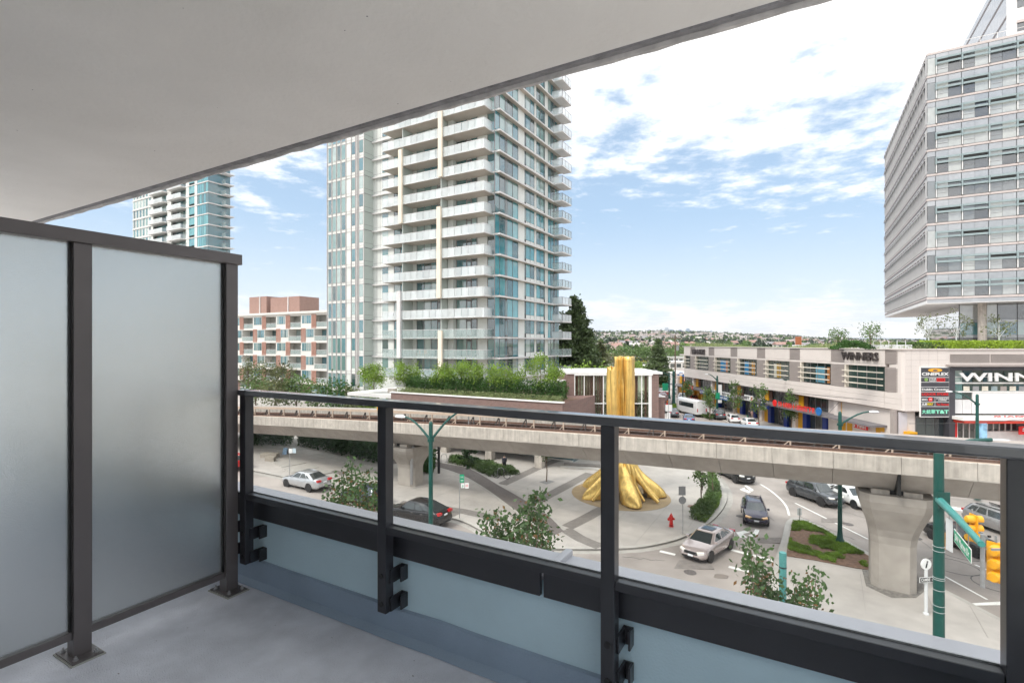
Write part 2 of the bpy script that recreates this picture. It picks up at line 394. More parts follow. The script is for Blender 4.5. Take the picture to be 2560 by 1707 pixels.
na = 96; an = [R(-180+360*k/na) for k in range(na)]
mb.loft([[(r*math.sin(a), r*math.cos(a), terr(r*math.sin(a), r*math.cos(a)) if r < 2701 else terr(2700*math.sin(a), 2700*math.cos(a))-(r-2700)*.006) for a in an] for r in [.01]+rs[1:]], caps=False)
tag(mb.o('terrain', m_far, smooth=True), kind='structure')
# road surface
mb = MB(); g = 10
xs = list(range(-160, 171, 10)); ys = list(range(-30, 271, 10))
for j, y in enumerate(ys):
    for x in xs: mb.v.append((x, y, gz(x, y)))
n = len(xs)
for j in range(len(ys)-1):
    for i in range(n-1): mb.f.append((j*n+i, j*n+i+1, (j+1)*n+i+1, (j+1)*n+i))
road = tag(mb.o('road', m_asph), kind='structure')
KH = .13
def slab(name, pts, mat, z0=-.2, z1=KH, par=None):
    o = MB().prism([tuple(p) for p in pts], z0, z1).o(name, mat, par)
    if par is None: tag(o, kind='structure')
    return o
def sheet(name, pts, mat, dz, par=None, kind=None):
    o = MB().prism([tuple(p) for p in pts], dz-.03, dz).o(name, mat, par)
    if par is None: tag(o, kind=kind or 'structure')
    return o
def smoothline(pts, n=6):        # Catmull-Rom through ground points
    pts = [Vector(p) for p in pts]; out = []
    for i in range(len(pts)-1):
        p0, p1, p2, p3 = pts[max(i-1, 0)], pts[i], pts[i+1], pts[min(i+2, len(pts)-1)]
        for k in range(n):
            t = k/n
            out.append(.5*((2*p1)+(p2-p0)*t+(2*p0-5*p1+4*p2-p3)*t*t+(3*p1-p0-3*p2+p3)*t**3))
    out.append(pts[-1]); return out
def strip(name, pts, w, mat, dz, par=None, side=0, h=.03):
    """a band of width w along a line of ground points (side 0 centred, 1 to the left, -1 to the right)"""
    pts = [Vector(p) for p in pts]; rings = []
    for k, p in enumerate(pts):
        d = pts[min(k+1, len(pts)-1)]-pts[max(k-1, 0)]; d.z = 0; d.normalize(); nn = Vector((-d.y, d.x, 0))
        a, b = (p+nn*w/2, p-nn*w/2) if side == 0 else ((p+nn*w, p) if side > 0 else (p, p-nn*w))
        za, zb = gz(a.x, a.y)+dz, gz(b.x, b.y)+dz
        rings.append([(a.x, a.y, za), (b.x, b.y, zb), (b.x, b.y, zb-h), (a.x, a.y, za-h)])
    return MB().loft(rings).o(name, mat, par)
kerb = smoothline([G(-400, 1060), G(300, 1120), G(628, 1178), G(850, 1229), G(1095, 1290), G(1155, 1306), G(1196, 1326), G(1240, 1352), G(1300, 1370), G(1395, 1376), G(1520, 1376), G(1607, 1371), G(1680, 1356), G(1722, 1340), G(1766, 1316), G(1797, 1288), G(1814, 1262), G(1818, 1240), G(1808, 1214), G(1785, 1185), G(1748, 1145), G(1700, 1085), G(1672, 1040), G(1655, 1000), G(1648, 960)])
plaza = slab('plaza', kerb+[G(1560, 945), G(1000, 950), G(-300, 950)], m_pave)
strip('kerb', kerb, .32, m_curb, KH+.005, plaza, side=1, h=.3)
gut = strip('gutter', kerb, .45, M('gutter_concrete', (.40, .375, .345), .85, var=.1, scale=3, stain=.15), .006, plaza, side=-1)
# darker paving bands
for ps in ([G(1255, 1214), G(1362, 1164), G(1420, 1142)], [G(1340, 1258), G(1405, 1224), G(1475, 1186)], [G(1418, 1322), G(1464, 1299), G(1520, 1268)],
           [G(1412, 1326), G(1450, 1350), G(1502, 1372)], [G(1095, 1272), G(1160, 1282), G(1250, 1302)], [G(1110, 1297), G(1140, 1283)], [G(1000, 1260), G(1095, 1272)],
           [G(1120, 1160), G(1165, 1145)]):
    strip('paving_band', ps, 1.0, m_pave2, KH+.006, plaza)
bl = smoothline([G(930, 1168), G(1010, 1163), G(1085, 1170), G(1150, 1190), G(1210, 1224), G(1275, 1272), G(1330, 1312), G(1380, 1345)])
br = smoothline([G(930, 1152), G(1020, 1148), G(1110, 1160), G(1180, 1176), G(1250, 1216), G(1320, 1256), G(1372, 1290), G(1412, 1330)])
sheet('cycle_path', bl+br[::-1], m_bike, KH+.010, plaza)
strip('path_edging', bl, .22, m_curb, KH+.02, plaza); strip('path_edging', br, .28, m_curb, KH+.02, plaza)
# scored joints of the concrete
mb = MB()
for k in range(-26, 24):
    for (a, b) in ((wc(k*2.4, 28), wc(k*2.4, 46)),) + (((wc(-60, 26+.0+(k+26)*.0, 0), wc(-60, 26, 0)),) if False else ()):
        p, q = Vector(a), Vector(b); nn = Vector((AX, AY, 0))*.012
        mb.poly([(v.x, v.y, gz(v.x, v.y)+KH+.003) for v in (p-nn, p+nn, q+nn, q-nn)])
for c in np.arange(29.5, 46, 2.4):
    p, q = Vector(wc(-60, c)), Vector(wc(6, c)); nn = Vector((NX, NY, 0))*.012
    mb.poly([(v.x, v.y, gz(v.x, v.y)+KH+.0035) for v in (p-nn, p+nn, q+nn, q-nn)])
# keep joints inside the plaza only (trim those out in the road)
from mathutils.geometry import intersect_point_line
def inside(pt, poly):
    x, y = pt; c = False; j = len(poly)-1
    for i in range(len(poly)):
        a, b = poly[i], poly[j]
        if (a[1] > y) != (b[1] > y) and x < (b[0]-a[0])*(y-a[1])/(b[1]-a[1])+a[0]: c = not c
        j = i
    return c
ppoly = [(p.x, p.y) for p in kerb]+[tuple(G(1560, 945))[:2], tuple(G(1000, 950))[:2], tuple(G(-300, 950))[:2]]
mj = MB()
for f in mb.f:
    q4 = [Vector(mb.v[i]) for i in f]; nseg = 40
    for s in range(nseg):
        a = [q4[0].lerp(q4[3], s/nseg), q4[1].lerp(q4[2], s/nseg), q4[1].lerp(q4[2], (s+1)/nseg), q4[0].lerp(q4[3], (s+1)/nseg)]
        cc = sum(a, Vector())/4
        if inside((cc.x, cc.y), ppoly) and inside((a[0].x+.4, a[0].y-.4), ppoly): mj.poly(a)
tag(mj.o('score_lines', M('score_line', (.30, .285, .26), .9, var=.1), plaza), kind='stuff')
# traffic island with the near pier, and the walk beyond it
isl = smoothline([G(1905, 1640), G(1932, 1426), G(1955, 1350), G(1966, 1308), G(1990, 1297), G(2030, 1309), G(2140, 1368), G(2250, 1428), G(2353, 1474), G(2501, 1551), G(2640, 1625)], 4)
island = slab('traffic_island', isl+[G(2700, 1760), G(1890, 1760)], m_pave)
strip('kerb', isl, .28, m_curb, KH+.005, island, side=-1, h=.3)
gr = [G(1981, 1308), G(2013, 1309), G(2058, 1329), G(2106, 1358), G(2140, 1378), G(2179, 1399), G(2181, 1431), G(2140, 1426), G(2033, 1405), G(1965, 1395)]
sheet('planting_bed', gr, m_soil, KH+.05, island)
sheet('pier_bed', [G(2155, 1428), G(2178, 1420), G(2290, 1440), G(2318, 1478), G(2290, 1500), G(2230, 1500), G(2165, 1470)], M('pier_mulch', (.20, .185, .17), .95, var=.3, scale=6), KH+.012, island)
for ps in ([G(2048, 1425), G(2048, 1500), G(2050, 1590)], [G(2151, 1440), G(2165, 1540)], [G(2320, 1496), G(2345, 1560)], [G(2425, 1520), G(2470, 1600)]):
    strip('score_line', ps, .03, M('joint', (.30, .28, .26)), KH+.004, island, h=.01)
# near pavement below the balcony (mostly hidden by the ledge)
npv = slab('near_pavement', [wc(-90, 2.2), wc(30, 2.2), wc(30, 15.5), wc(9, 15.5), wc(5, 14.6), wc(-90, 14.6)], m_pave)
for p in npv.data.vertices: p.co.z += gz(p.co.x, p.co.y)
# mall pavement and far kerbs
mp = slab('mall_pavement', [(x, y, gz(x, y)) for x, y in [(48, 56), (33, 52), (35.2, 70), (36.0, 88), (34.6, 104), (36.5, 122), (41, 136), (60, 140), (60, 56)]], m_pave)
for k in range(9):
    y = 62+k*6.5; strip('paving_band', [(36.3, y, 0), (43.2-.0635*(y-58), y-1.5, 0)], .9, m_pave2, KH+.006, mp)
# gravel bed, stepped slabs and hedge bed on the left side of the plaza
sheet('gravel_bed', [G(625, 1122), G(690, 1126), G(760, 1133), G(860, 1158), G(948, 1170), G(948, 1152), G(830, 1126), G(740, 1110), G(625, 1105)], m_gravel, KH+.03, plaza)
for (pts, h) in (([G(680, 1160), G(742, 1150), G(765, 1161), G(705, 1172)], .06), ([G(700, 1174), G(768, 1162), G(798, 1172), G(730, 1186)], .05), ([G(735, 1188), G(800, 1174), G(832, 1184), G(770, 1198)], .05), ([G(775, 1199), G(836, 1186), G(852, 1192), G(815, 1205)], .05)):
    slab('stepping_slab', pts, m_curb, 0, KH+h, plaza)
for (a, b) in (((660, 1143), (690, 1150)), ((668, 1153), (684, 1158))):
    p = G(*a); q_ = G(*b); slab('stone_block', [p, (q_.x, p.y-.2, p.z), q_, (p.x, q_.y+.2, q_.z)], M('stone', (.36, .32, .27), .9, var=.15, scale=4), KH, KH+.45, plaza)
slab('planter_soil', [G(780, 1198), G(850, 1193), G(868, 1186), G(838, 1178)], m_pave2, 0, KH+.02, plaza)
# gold tree plinth, tree pit, broad steps
pc = G(1551, 1240)
sheet('plinth_disc', [(pc.x+4.15*math.cos(t), pc.y+4.15*math.sin(t), gz(pc.x+4.15*math.cos(t), pc.y+4.15*math.sin(t))) for t in [2*math.pi*k/48 for k in range(48)]], m_goldp, KH+.02, plaza)
sheet('tree_pit', [G(1348, 1208), G(1370, 1202), G(1388, 1207), G(1366, 1214)], M('tree_grate', (.25, .245, .24), .8, var=.2, scale=12), KH+.008, plaza)
for i, (a, b) in enumerate((((1400, 1170), (1500, 1176)), ((1410, 1166), (1500, 1170)))):
    p, q_ = G(*a), G(*b); strip('step_edge', [p, q_], .9, m_pave2 if i else m_curb, KH+.08+.1*i, plaza, h=.2)
for (u, v) in ((1562, 1231), (1594, 1244), (1601, 1252)):
    p = G(u, v); MB().lathe([(.32, 0), (.32, .012), (.25, .014)], 20).o('uplight', m_steel, plaza, loc=(p.x, p.y, p.z+KH+.02))
p = G(1731, 1270); MB().lathe([(.42, 0), (.42, .008)], 20).o('manhole_cover', M('rusty_iron', (.22, .13, .10), .7, var=.3, scale=9), plaza, loc=(p.x, p.y, p.z+KH+.002))
# painted markings
def mark(name, pts): return sheet(name, pts, m_paint, .010, road)
def line(a, b, w=.14): return strip('lane_line', [G(*a), G(*b)], w, m_paint, .010, road)
for a, b, w in (((1650, 1377), (1688, 1386), .30), ((1826, 1373), (1882, 1388), .32), ((1880, 1387), (1934, 1402), .32), ((1822, 1416), (1892, 1433), .30),
                ((1988, 1257), (2170, 1347), .12), ((2240, 1490-60), (2300, 1470-20), .1)):
    line(a, b, w)
strip('lane_line', smoothline([G(1901, 1210), G(1925, 1225), G(1950, 1246), G(1966, 1266), G(1973, 1288)]), .16, m_paint, .010, road)
for a, b in (((2329, 1277), (2340, 1281)), ((2305, 1305), (2332, 1316)), ((2438, 1411), (2478, 1428)), ((2362, 1440), (2468, 1498)), ((2250, 1255), (2330, 1275))): line(a, b, .13)
mark('stop_line', [G(2420, 1508), G(2520, 1502), G(2520, 1511), G(2426, 1513)])
mark('stop_line', [G(2310, 1255), G(2500, 1285), G(2500, 1293), G(2300, 1259)])
# turn arrows: a hook with a barbed head
mark('turn_arrow', [G(1840, 1330), G(1862, 1326), G(1874, 1330), G(1857, 1334), G(1868, 1343), G(1850, 1343)])
mark('turn_arrow', [G(1888, 1322), G(1899, 1324), G(1893, 1337), G(1882, 1341), G(1870, 1338), G(1882, 1333)])
mark('turn_arrow', [G(1849, 1223), G(1862, 1218), G(1862, 1222), G(1878, 1229), G(1872, 1232), G(1856, 1226)])
mark('turn_arrow', [G(1866, 1212), G(1884, 1224), G(1880, 1228), G(1874, 1225), G(1860, 1213)])
# manholes, drains and old cracks
for (u, v, r_) in ((1725, 1430, .36), (1850, 1290, .3), (2120, 1310, .36), (2290, 1345, .36), (1150, 1350, .3)):
    p = G(u, v); MB().lathe([(r_, 0), (r_, .010), (r_*.8, .012)], 18).o('manhole_cover', M('iron_cover', (.12, .105, .10), .7, var=.3, scale=12) if 'iron_cover' not in bpy.data.materials else bpy.data.materials['iron_cover'], road, loc=(p.x, p.y, p.z))
cr_ = random.Random(5)
for (u0, v0, u1, v1) in ((1650, 1440, 1760, 1462), (1880, 1240, 1930, 1300), (2000, 1290, 2140, 1350), (2200, 1290, 2330, 1370), (1560, 1392, 1660, 1402), (2080, 1270, 2180, 1300)):
    a, b = G(u0, v0), G(u1, v1); strip('crack', [a.lerp(b, k/14)+Vector((cr_.uniform(-.12, .12), cr_.uniform(-.12, .12), 0)) for k in range(15)], .03, m_tar, .006, road, h=.01)
for (u, v, a_, b_) in ((1900, 1350, 1.6, .5), (1700, 1410, 1.9, .6), (2060, 1300, 1.4, .5), (2350, 1320, 2.2, .6), (880, 1275, 2.2, .5)):
    p = G(u, v); sheet('asphalt_patch', [(p.x+a_*(c0*.9+.08*cr_.random()), p.y+b_*c1, gz(p.x, p.y)) for c0, c1 in ((-1, -1), (1, -1), (1.05, 1), (-.95, 1))], M('repair_patch', (.22, .195, .18), .9, var=.15, scale=3) if 'repair_patch' not in bpy.data.materials else bpy.data.materials['repair_patch'], .005, road)
# loop-detector seams
def ringpts(u, v, r):
    c = G(u, v); return [(c.x+r*math.cos(t), c.y+r*math.sin(t)*1.0, 0) for t in [2*math.pi*k/28 for k in range(29)]]
for (u, v, r) in ((2385, 1415, 1.25), (2492, 1460, 1.1), (2400, 1382, 1.2)): strip('tar_seam', ringpts(u, v, r), .05, m_tar, .008, road)
p = G(1800, 1440); sheet('asphalt_patch', [(p.x+.5*math.cos(t), p.y+.3*math.sin(t), gz(p.x, p.y)) for t in [k*.5 for k in range(12)]], M('patch', (.2, .17, .15), .9, var=.2), .008, road)

# ------------------------------------------------------------------ our own building: balcony shell
FL = EYE-1.35
own = E('apartment_building', 'pale concrete apartment building whose covered balcony frames the view', 'building', (0, 0, 0), TH)
bb('balcony_floor', own, m_floor, -7.6, .80, -.62, 2.0, FL-.24, FL, .002)
ce = MB(); ce.box(-7.4, .84, -.62, 2.10, FL+2.6, FL+2.86); ce.o('balcony_ceiling', m_ceil, own)
# irregular drip edge of the slab
ed = MB(); rings = []
for k in range(0, 42):
    x = -7.4+k*.201; j = lambda s: rnd.uniform(-s, s)
    rings.append([(x, 2.101, FL+2.604), (x, 2.112, FL+2.597+j(.002)), (x, 2.156+j(.003), FL+2.604+j(.002)), (x, 2.168, FL+2.64), (x, 2.168, FL+2.86), (x, 2.101, FL+2.86)])
ed.loft(rings).o('slab_drip_edge', m_slabedge, own)
el = MB(); rings = []
for k in range(0, 84):
    x = -7.4+k*.0993; j = lambda s: rnd.uniform(-s, s)
    rings.append([(x, 2.169, FL+2.612+j(.004)), (x, 2.18+j(.003), FL+2.598+j(.004)), (x, 2.206+j(.003), FL+2.604+j(.005)), (x, 2.208, FL+2.86), (x, 2.169, FL+2.86)])
el.loft(rings).o('slab_lip', M('slab_lip_concrete', (.50, .48, .47), .9, var=.2, scale=14), own)
sk = MB()
for k in range(170):
    x, y, r_ = rnd.uniform(-2.6, .4), rnd.uniform(-.2, 1.72), rnd.choice((.001, .0015, .002, .003)); sk.poly([(x+r_*math.cos(a)*rnd.uniform(.7, 2.2), y+r_*math.sin(a), FL+.0012) for a in (0, 1.2, 2.4, 3.7, 5)])
tag(sk.o('floor_grit', m_slabedge, own), kind='stuff')
bb('rear_wall', own, m_white, -7.4, .84, -.86, -.62, FL-.24, FL+2.86, .004)
B('podium_wall', own, m_white, -60, 16, -14, -.9, -1.5, FL-.3)
B('podium_wall', own, m_white, -60, 16, -.9, 2.05, -1.5, FL-.26)
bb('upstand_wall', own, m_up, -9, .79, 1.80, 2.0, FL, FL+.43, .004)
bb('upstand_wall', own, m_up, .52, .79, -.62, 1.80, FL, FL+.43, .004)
mbx = MB(); rings = []
for k in range(0, 48):
    x = -9+k*.2; t = rnd.uniform(-.003, .003); rings.append([(x, 1.80, FL+.135+t), (x, 1.785, FL+.128+t), (x, 1.783, FL+.025), (x, 1.745+t, FL+.003), (x, 1.80, FL-.01)])
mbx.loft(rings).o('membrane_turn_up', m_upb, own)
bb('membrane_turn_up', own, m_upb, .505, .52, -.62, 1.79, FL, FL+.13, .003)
for k, (x0, x1) in enumerate(((-9, -5.2), (-5.195, -3.0), (-2.995, -.888), (-.872, .80))):
    bb('ledge_cap', own, m_cap, x0, x1, 1.79, 2.03, FL+.43, FL+.447, .003)
    bb('cap_fascia', own, m_dark, x0, x1, 1.768, 1.788, FL+.378, FL+.505, .002)
bb('ledge_cap', own, m_cap, .495, .80, -.62, 1.77, FL+.43, FL+.447, .003)
bb('cap_seam', own, m_cap, -.895, -.862, 1.80, 2.035, FL+.44, FL+.472, .006)

sk = MB()
for k in range(70):
    x, y, r_ = rnd.uniform(-6.5, 1.5), rnd.uniform(-.4, 2.12), rnd.choice((.0015, .002, .003, .004)); sk.poly([(x+r_*math.cos(a)*rnd.uniform(.7, 1.6), y+r_*math.sin(a), FL+2.5988) for a in (0, 1.2, 2.4, 3.7, 5)])
tag(sk.o('soffit_specks', m_slabedge, own), kind='stuff')
# railing ------------------------------------------------------------
def bracket(par, x, z, s):
    # U-shaped clip between the post and the upstand
    bm = MB(); bm.box(x+s*.025, x+s*.033, 1.72, 1.80, z-.032, z+.032); bm.box(x+s*.025, x+s*.062, 1.792, 1.80, z-.032, z+.032); bm.box(x+s*.054, x+s*.062, 1.755, 1.80, z-.032, z+.032)
    br_ = bm.o('bracket', m_dark, par, bevel=.001)
def railing(name, label, posts, x0, x1, side_sign):
    t = E(name, label, 'railing', (0, 0, 0), TH, 'balcony railings')
    for x in posts:
        po = bb('post', t, m_dark, x-.025, x+.025, 1.695, 1.745, FL+.15, FL+1.068, .003)
        for z in (FL+.315, FL+.19):
            h = MB().lathe([(.0115, 0), (.0115, .004), (.008, .004)], 16); o = h.o('bolt_hole', m_black, po, loc=(x, 1.6945, z), rot=(R(90), 0, 0))
            bracket(t, x, z-.005, side_sign)
    bb('handrail', t, m_rail, x0, x1, 1.688, 1.752, FL+1.068, FL+1.10, .007)
    for a, b in zip(posts, posts[1:]):
        g0 = B('glass_panel', t, m_clear, a+.03, b-.03, 1.728, 1.738, FL+.53, FL+1.07)
        bb('glass_channel', t, m_dark, a+.025, b-.025, 1.70, 1.745, FL+.503, FL+.536, .003)
        B('glazing_bead', t, m_steel, a+.026, b-.026, 1.7385, 1.7435, FL+.536, FL+.541)
    return t
rl = railing('balcony_railing', 'charcoal metal balcony railing with clear glass panels in front of us', [-2.665, -1.641, -.591, .455], -2.70, .49, 1)
bb('rail_joint', rl, m_dark, -2.64, -2.633, 1.686, 1.754, FL+1.066, FL+1.102, .001)
bb('rail_corner', rl, m_rail, .49, .56, 1.67, 1.77, FL+1.064, FL+1.104, .008)
bb('handrail', rl, m_rail, .495, .557, -.62, 1.665, FL+1.068, FL+1.10, .007)
bb('glass_channel', rl, m_dark, .503, .548, -.6, 1.67, FL+.503, FL+.536, .003)
B('glass_panel', rl, m_clear, .52, .53, -.6, 1.66, FL+.53, FL+1.07)
bb('post', rl, m_dark, .50, .55, 1.69, 1.745, FL+.15, FL+1.066, .003)
railing('neighbour_railing', 'railing of the neighbouring balcony blurred behind the frosted screen', [-7.9, -6.85, -5.8, -4.75, -3.75, -2.84], -8.2, -2.80, 1)

# privacy screen ------------------------------------------------------
ps_ = E('privacy_screen', 'tall frosted glass privacy screen in a bronze grey metal frame', 'screen', (0, 0, 0), TH)
SX = -2.74; pcs = [-.34, .33, 1.0, 1.665]
for c in pcs:
    po = bb('post', ps_, m_warm, SX-.0325, SX+.0325, c-.0325, c+.0325, FL+.012, FL+1.785, .003)
    pl_ = bb('base_plate', ps_, m_warm, SX-.085, SX+.085, c-.055, c+.055, FL+.001, FL+.012, .002)
    sk = MB().box(SX-.092, SX+.092, c-.062, c+.062, FL+.0003, FL+.006).o('sealant', M('sealant', (.36, .37, .34), .7) if 'sealant' not in bpy.data.materials else bpy.data.materials['sealant'], pl_, bevel=.002)
    for dx in (-.062, .062):
        for dc in (-.036, .036):
            MB().lathe([(.011, 0), (.011, .003), (.008, .003), (.008, .011), (.004, .012), (.004, .018)], 6).o('anchor_bolt', m_steel, pl_, loc=(SX+dx, c+dc, FL+.012))
bb('top_rail', ps_, m_warm, SX-.045, SX+.045, -.6, 1.715, FL+1.785, FL+1.842, .004)
for a, b in zip(pcs, pcs[1:]):
    bb('bottom_rail', ps_, m_warm, SX-.02, SX+.02, a+.0325, b-.0325, FL+.085, FL+.118, .002)
    B('glass_panel', ps_, m_frost, SX-.006, SX+.006, a+.036, b-.036, FL+.116, FL+1.783)
    for e in (a+.0325, b-.0405): B('glazing_gasket', ps_, m_black, SX-.012, SX+.012, e, e+.008, FL+.118, FL+1.785)
# things lying about the balcony
tp = MB().poly([(0, 0, 0), (.05, .01, 0), (.045, .028, .002), (.02, .03, .012), (.002, .02, .001)]).o('tape_scrap', M('blue_tape', (.03, .25, .62), .6), None, loc=wc(.245, 1.80, FL+.4485))
tag(tp, 'scrap of blue tape stuck to the grey ledge outside the glass', 'tape')
tw = MB().tube([(0, 0, 0), (.03, .004, .004), (.055, -.002, .002), (.075, .008, .003)], [.002, .002, .0015, .001], 5).o('twig', m_bark, None, loc=wc(-.78, 1.35, FL+.003))
tag(tw, 'tiny dry twig lying on the balcony floor', 'twig')
# ------------------------------------------------------------------ elevated railway
def pz(w):
    w = max(-60., min(40., w)); return 7.26+.0165*w-.00032*w*w
def pslope(w): return .0165-.00064*w if -60 < w < 40 else 0.
gw = E('elevated_guideway', 'concrete elevated railway guideway crossing the view on flared piers', 'viaduct', (0, 0, 0), TH)
C0, C1 = 32.0, 38.4
m_trk = M('trackbed', (.115, .10, .095), .9, var=.25, scale=2.5)
m_rust = M('rusty_rail', (.17, .095, .07), .7, var=.2, scale=3)
m_tan = M('tan_steel', (.55, .42, .33), .6, var=.08, scale=3)
m_plank = M('weathered_deck', (.36, .32, .29), .85, var=.15, scale=1.5)
SEG = 2.9
sg = MB()
prof = [(C0+.02, -.80), (C0+.02, -.62), (C1-.02, -.62), (C1-.02, -.80), (C1-.55, -.95), (C1-1.75, -2.1), (C0+1.75, -2.1), (C0+.55, -.95)]
sg.loft([[(x, c, z) for c, z in prof] for x in (-SEG/2+.012, SEG/2-.012)])
seg_me = sg.me('girder_segment', m_conc)
pp = MB(); pr = [(C0, -.80), (C0, -.03), (C0+.03, 0), (C0+.19, 0), (C0+.22, -.03), (C0+.22, -.62), (C0+.22, -.80)]
pp.loft([[(x, c, z) for c, z in pr] for x in (-SEG/2+.008, SEG/2-.008)]); par_me = pp.me('parapet_panel', m_conc2)
pf = MB(); pf.loft([[(x, C0+C1-c, z) for c, z in pr] for x in (-SEG/2+.008, SEG/2-.008)]); par2_me = pf.me('parapet_panel', m_conc2)
led = MB(); led.loft([[(x, c, z) for c, z in ((C0-.05, -.86), (C0-.05, -.80), (C0+.5, -.80), (C0+.5, -.90))] for x in (-SEG/2+.01, SEG/2-.01)]); led_me = led.me('ledge', m_conc)
NW = range(-36, 21)
WJ = 4.2
for k in NW:
    w = WJ+(k+.5)*SEG; rot = (0, -math.atan(pslope(w)), 0)
    for nm, me in (('girder_segment', seg_me), ('parapet_panel', par_me), ('parapet_panel', par2_me), ('ledge', led_me)): O(nm, me, gw, (w, 0, pz(w)), rot)
def along(f, w0, w1, n=40): return [f(w0+(w1-w0)*k/n) for k in range(n+1)]
tb = MB().loft([[(w, C0+.23, pz(w)-.60), (w, C0+.23, pz(w)-.50), (w, C1-.23, pz(w)-.50), (w, C1-.23, pz(w)-.60)] for w in along(lambda t: t, -100, 62)]); tb.o('trackbed', m_trk, gw)
for c in (33.0, 34.3, 36.4, 37.6):
    MB().loft([[(w, c-.04, pz(w)-.52), (w, c-.04, pz(w)-.34), (w, c+.04, pz(w)-.34), (w, c+.04, pz(w)-.52)] for w in along(lambda t: t, -100, 62)]).o('rail', m_rust, gw)
MB().loft([[(w, 34.0, pz(w)-.3), (w, 34.0, pz(w)-.16), (w, 34.15, pz(w)-.16), (w, 34.15, pz(w)-.3)] for w in along(lambda t: t, -100, 62)]).o('power_rail', m_rust, gw)
# central walkway on little trestles
MB().loft([[(w, 34.75, pz(w)+.52), (w, 34.75, pz(w)+.60), (w, 36.0, pz(w)+.60), (w, 36.0, pz(w)+.52)] for w in along(lambda t: t, -100, 62)]).o('walkway_deck', m_plank, gw)
MB().loft([[(w, 34.70, pz(w)+.40), (w, 34.70, pz(w)+.62), (w, 34.75, pz(w)+.62), (w, 34.75, pz(w)+.40)] for w in along(lambda t: t, -100, 62)]).o('walkway_edge', m_tan, gw)
k = -62.
while k < 16:
    po = beam('walkway_post', gw, m_tan, (k, 34.66, pz(k)-.5), (k, 34.66, pz(k)+.42), .09, .09)
    beam('walkway_brace', gw, m_tan, (k-.55, 34.6, pz(k)-.48), (k-.04, 34.66, pz(k)+.02), .05)
    beam('cable_bracket', gw, m_trk, (k+1.15, 35.0, pz(k)-.3), (k+1.55, 35.0, pz(k)+.36), .07)
    beam('cable_bracket', gw, m_trk, (k+1.6, 35.0, pz(k)-.5), (k+1.6, 35.0, pz(k)+.36), .07)
    k += 2.45
# handrail line above the near parapet on the right-hand stretch
MB().loft([[(w, C0+.10, pz(w)+.0), (w, C0+.10, pz(w)+.035), (w, C0+.14, pz(w)+.035), (w, C0+.14, pz(w))] for w in along(lambda t: t, -100, 62)]).o('parapet_cap_rail', m_tan, gw)
for c, w in ((33.7, -33.), (36.2, -25.)):
    z = pz(w); b_ = beam('marker_post', gw, m_signw, (w, c, z-.5), (w, c, z+1.0), .06); B('marker_plate', gw, m_yellow, w-.14, w+.14, c-.04, c-.01, z+.75, z+1.15)
B('expansion_gap', gw, m_black, WJ-.07, WJ+.07, C0+.6, C1-.6, pz(WJ)-2.09, pz(WJ)-.82)
def pier(w):
    x, y, _ = wc(w, 35.2); zb = gz(x, y)-.3; zt = pz(w)-2.32; H = zt-zb
    rings = []
    for k in range(15):
        t = k/14; fl = smooth(.46, .97, t)**1.25
        hw, hc = 1.02+.62*fl, .85+1.15*fl; ch = .34+.1*fl
        rings.append([(w+a, 35.2+b, zb+H*t) for a, b in ((-hw+ch, -hc), (hw-ch, -hc), (hw, -hc+ch), (hw, hc-ch), (hw-ch, hc), (-hw+ch, hc), (-hw, hc-ch), (-hw, -hc+ch))])
    MB().loft(rings).o('pier', m_conc, gw)
    for s in (-.7, .7):
        for c in (-1.25, 1.25): B('bearing_block', gw, m_conc2, w+s-.4, w+s+.4, 35.2+c-.45, 35.2+c+.45, zt, zt+.24)
    B('bearing', gw, m_black, w-.4, w+.4, 33.75, 34.2, zt, zt+.24)
for w in (-65.2, -30.6, WJ, 39.): pier(w)
# drain pipe down the left pier
w = -30.6; MB().tube([(w+1.5, 33.9, pz(w)-2.2), (w+1.35, 33.9, pz(w)-2.6), (w+1.12, 34.1, pz(w)-3.4), (w+1.10, 34.1, .9)], .13, 10).o('drain_pipe', m_steel, gw)

# ------------------------------------------------------------------ glass apartment tower
m_tw = M('tower_white_panel', (.74, .76, .73), .55, var=.04, scale=.6, rand=.03)
m_twg = M('tower_grey_green_panel', (.52, .575, .54), .5, var=.04, scale=.6)
m_slabw = M('tower_slab_edge', (.70, .685, .675), .7, var=.05, scale=.8)
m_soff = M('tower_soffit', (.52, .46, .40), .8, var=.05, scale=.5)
m_mul = M('tower_mullion', (.21, .20, .205), .5, var=.05)
m_fin = M('cream_fin', (.82, .73, .60), .6, var=.03, scale=.7)
m_tg = glassmat('tower_window', [(.05, .17, .17), (.08, .22, .23), (.025, .075, .08), (.30, .42, .40), (.05, .20, .24), (.14, .28, .27), (.03, .13, .16), (.36, .47, .45)], ior=2.8, wob=.16)
m_tgb = glassmat('tower_window_teal', [(.02, .22, .26), (.04, .30, .34), (.012, .11, .13), (.09, .35, .39), (.03, .26, .33)], ior=2.5, wob=.20)
m_guard = M('fritted_balcony_glass', (.86, .91, .92), .12, var=.04, scale=.5, alpha=.44, spec=.7, rand=.12)
m_guard2 = M('clear_balcony_glass', (.50, .60, .59), .08, var=.04, scale=.5, alpha=.35, spec=.7, rand=.06)
m_core = M('dim_interior', (.17, .19, .19), .8, var=.2, scale=.4)
tower = E('apartment_tower', 'tall white and teal glass apartment tower with stacked balconies at centre left', 'apartment tower', (-2.35, 70.0, gz(-2.35, 70)), TH)
TZ = -gz(-2.35, 70)
FH = 2.845; F0 = 8.3+TZ; NF = 19
def fz(k): return F0+FH*k
TOPZ = fz(NF)
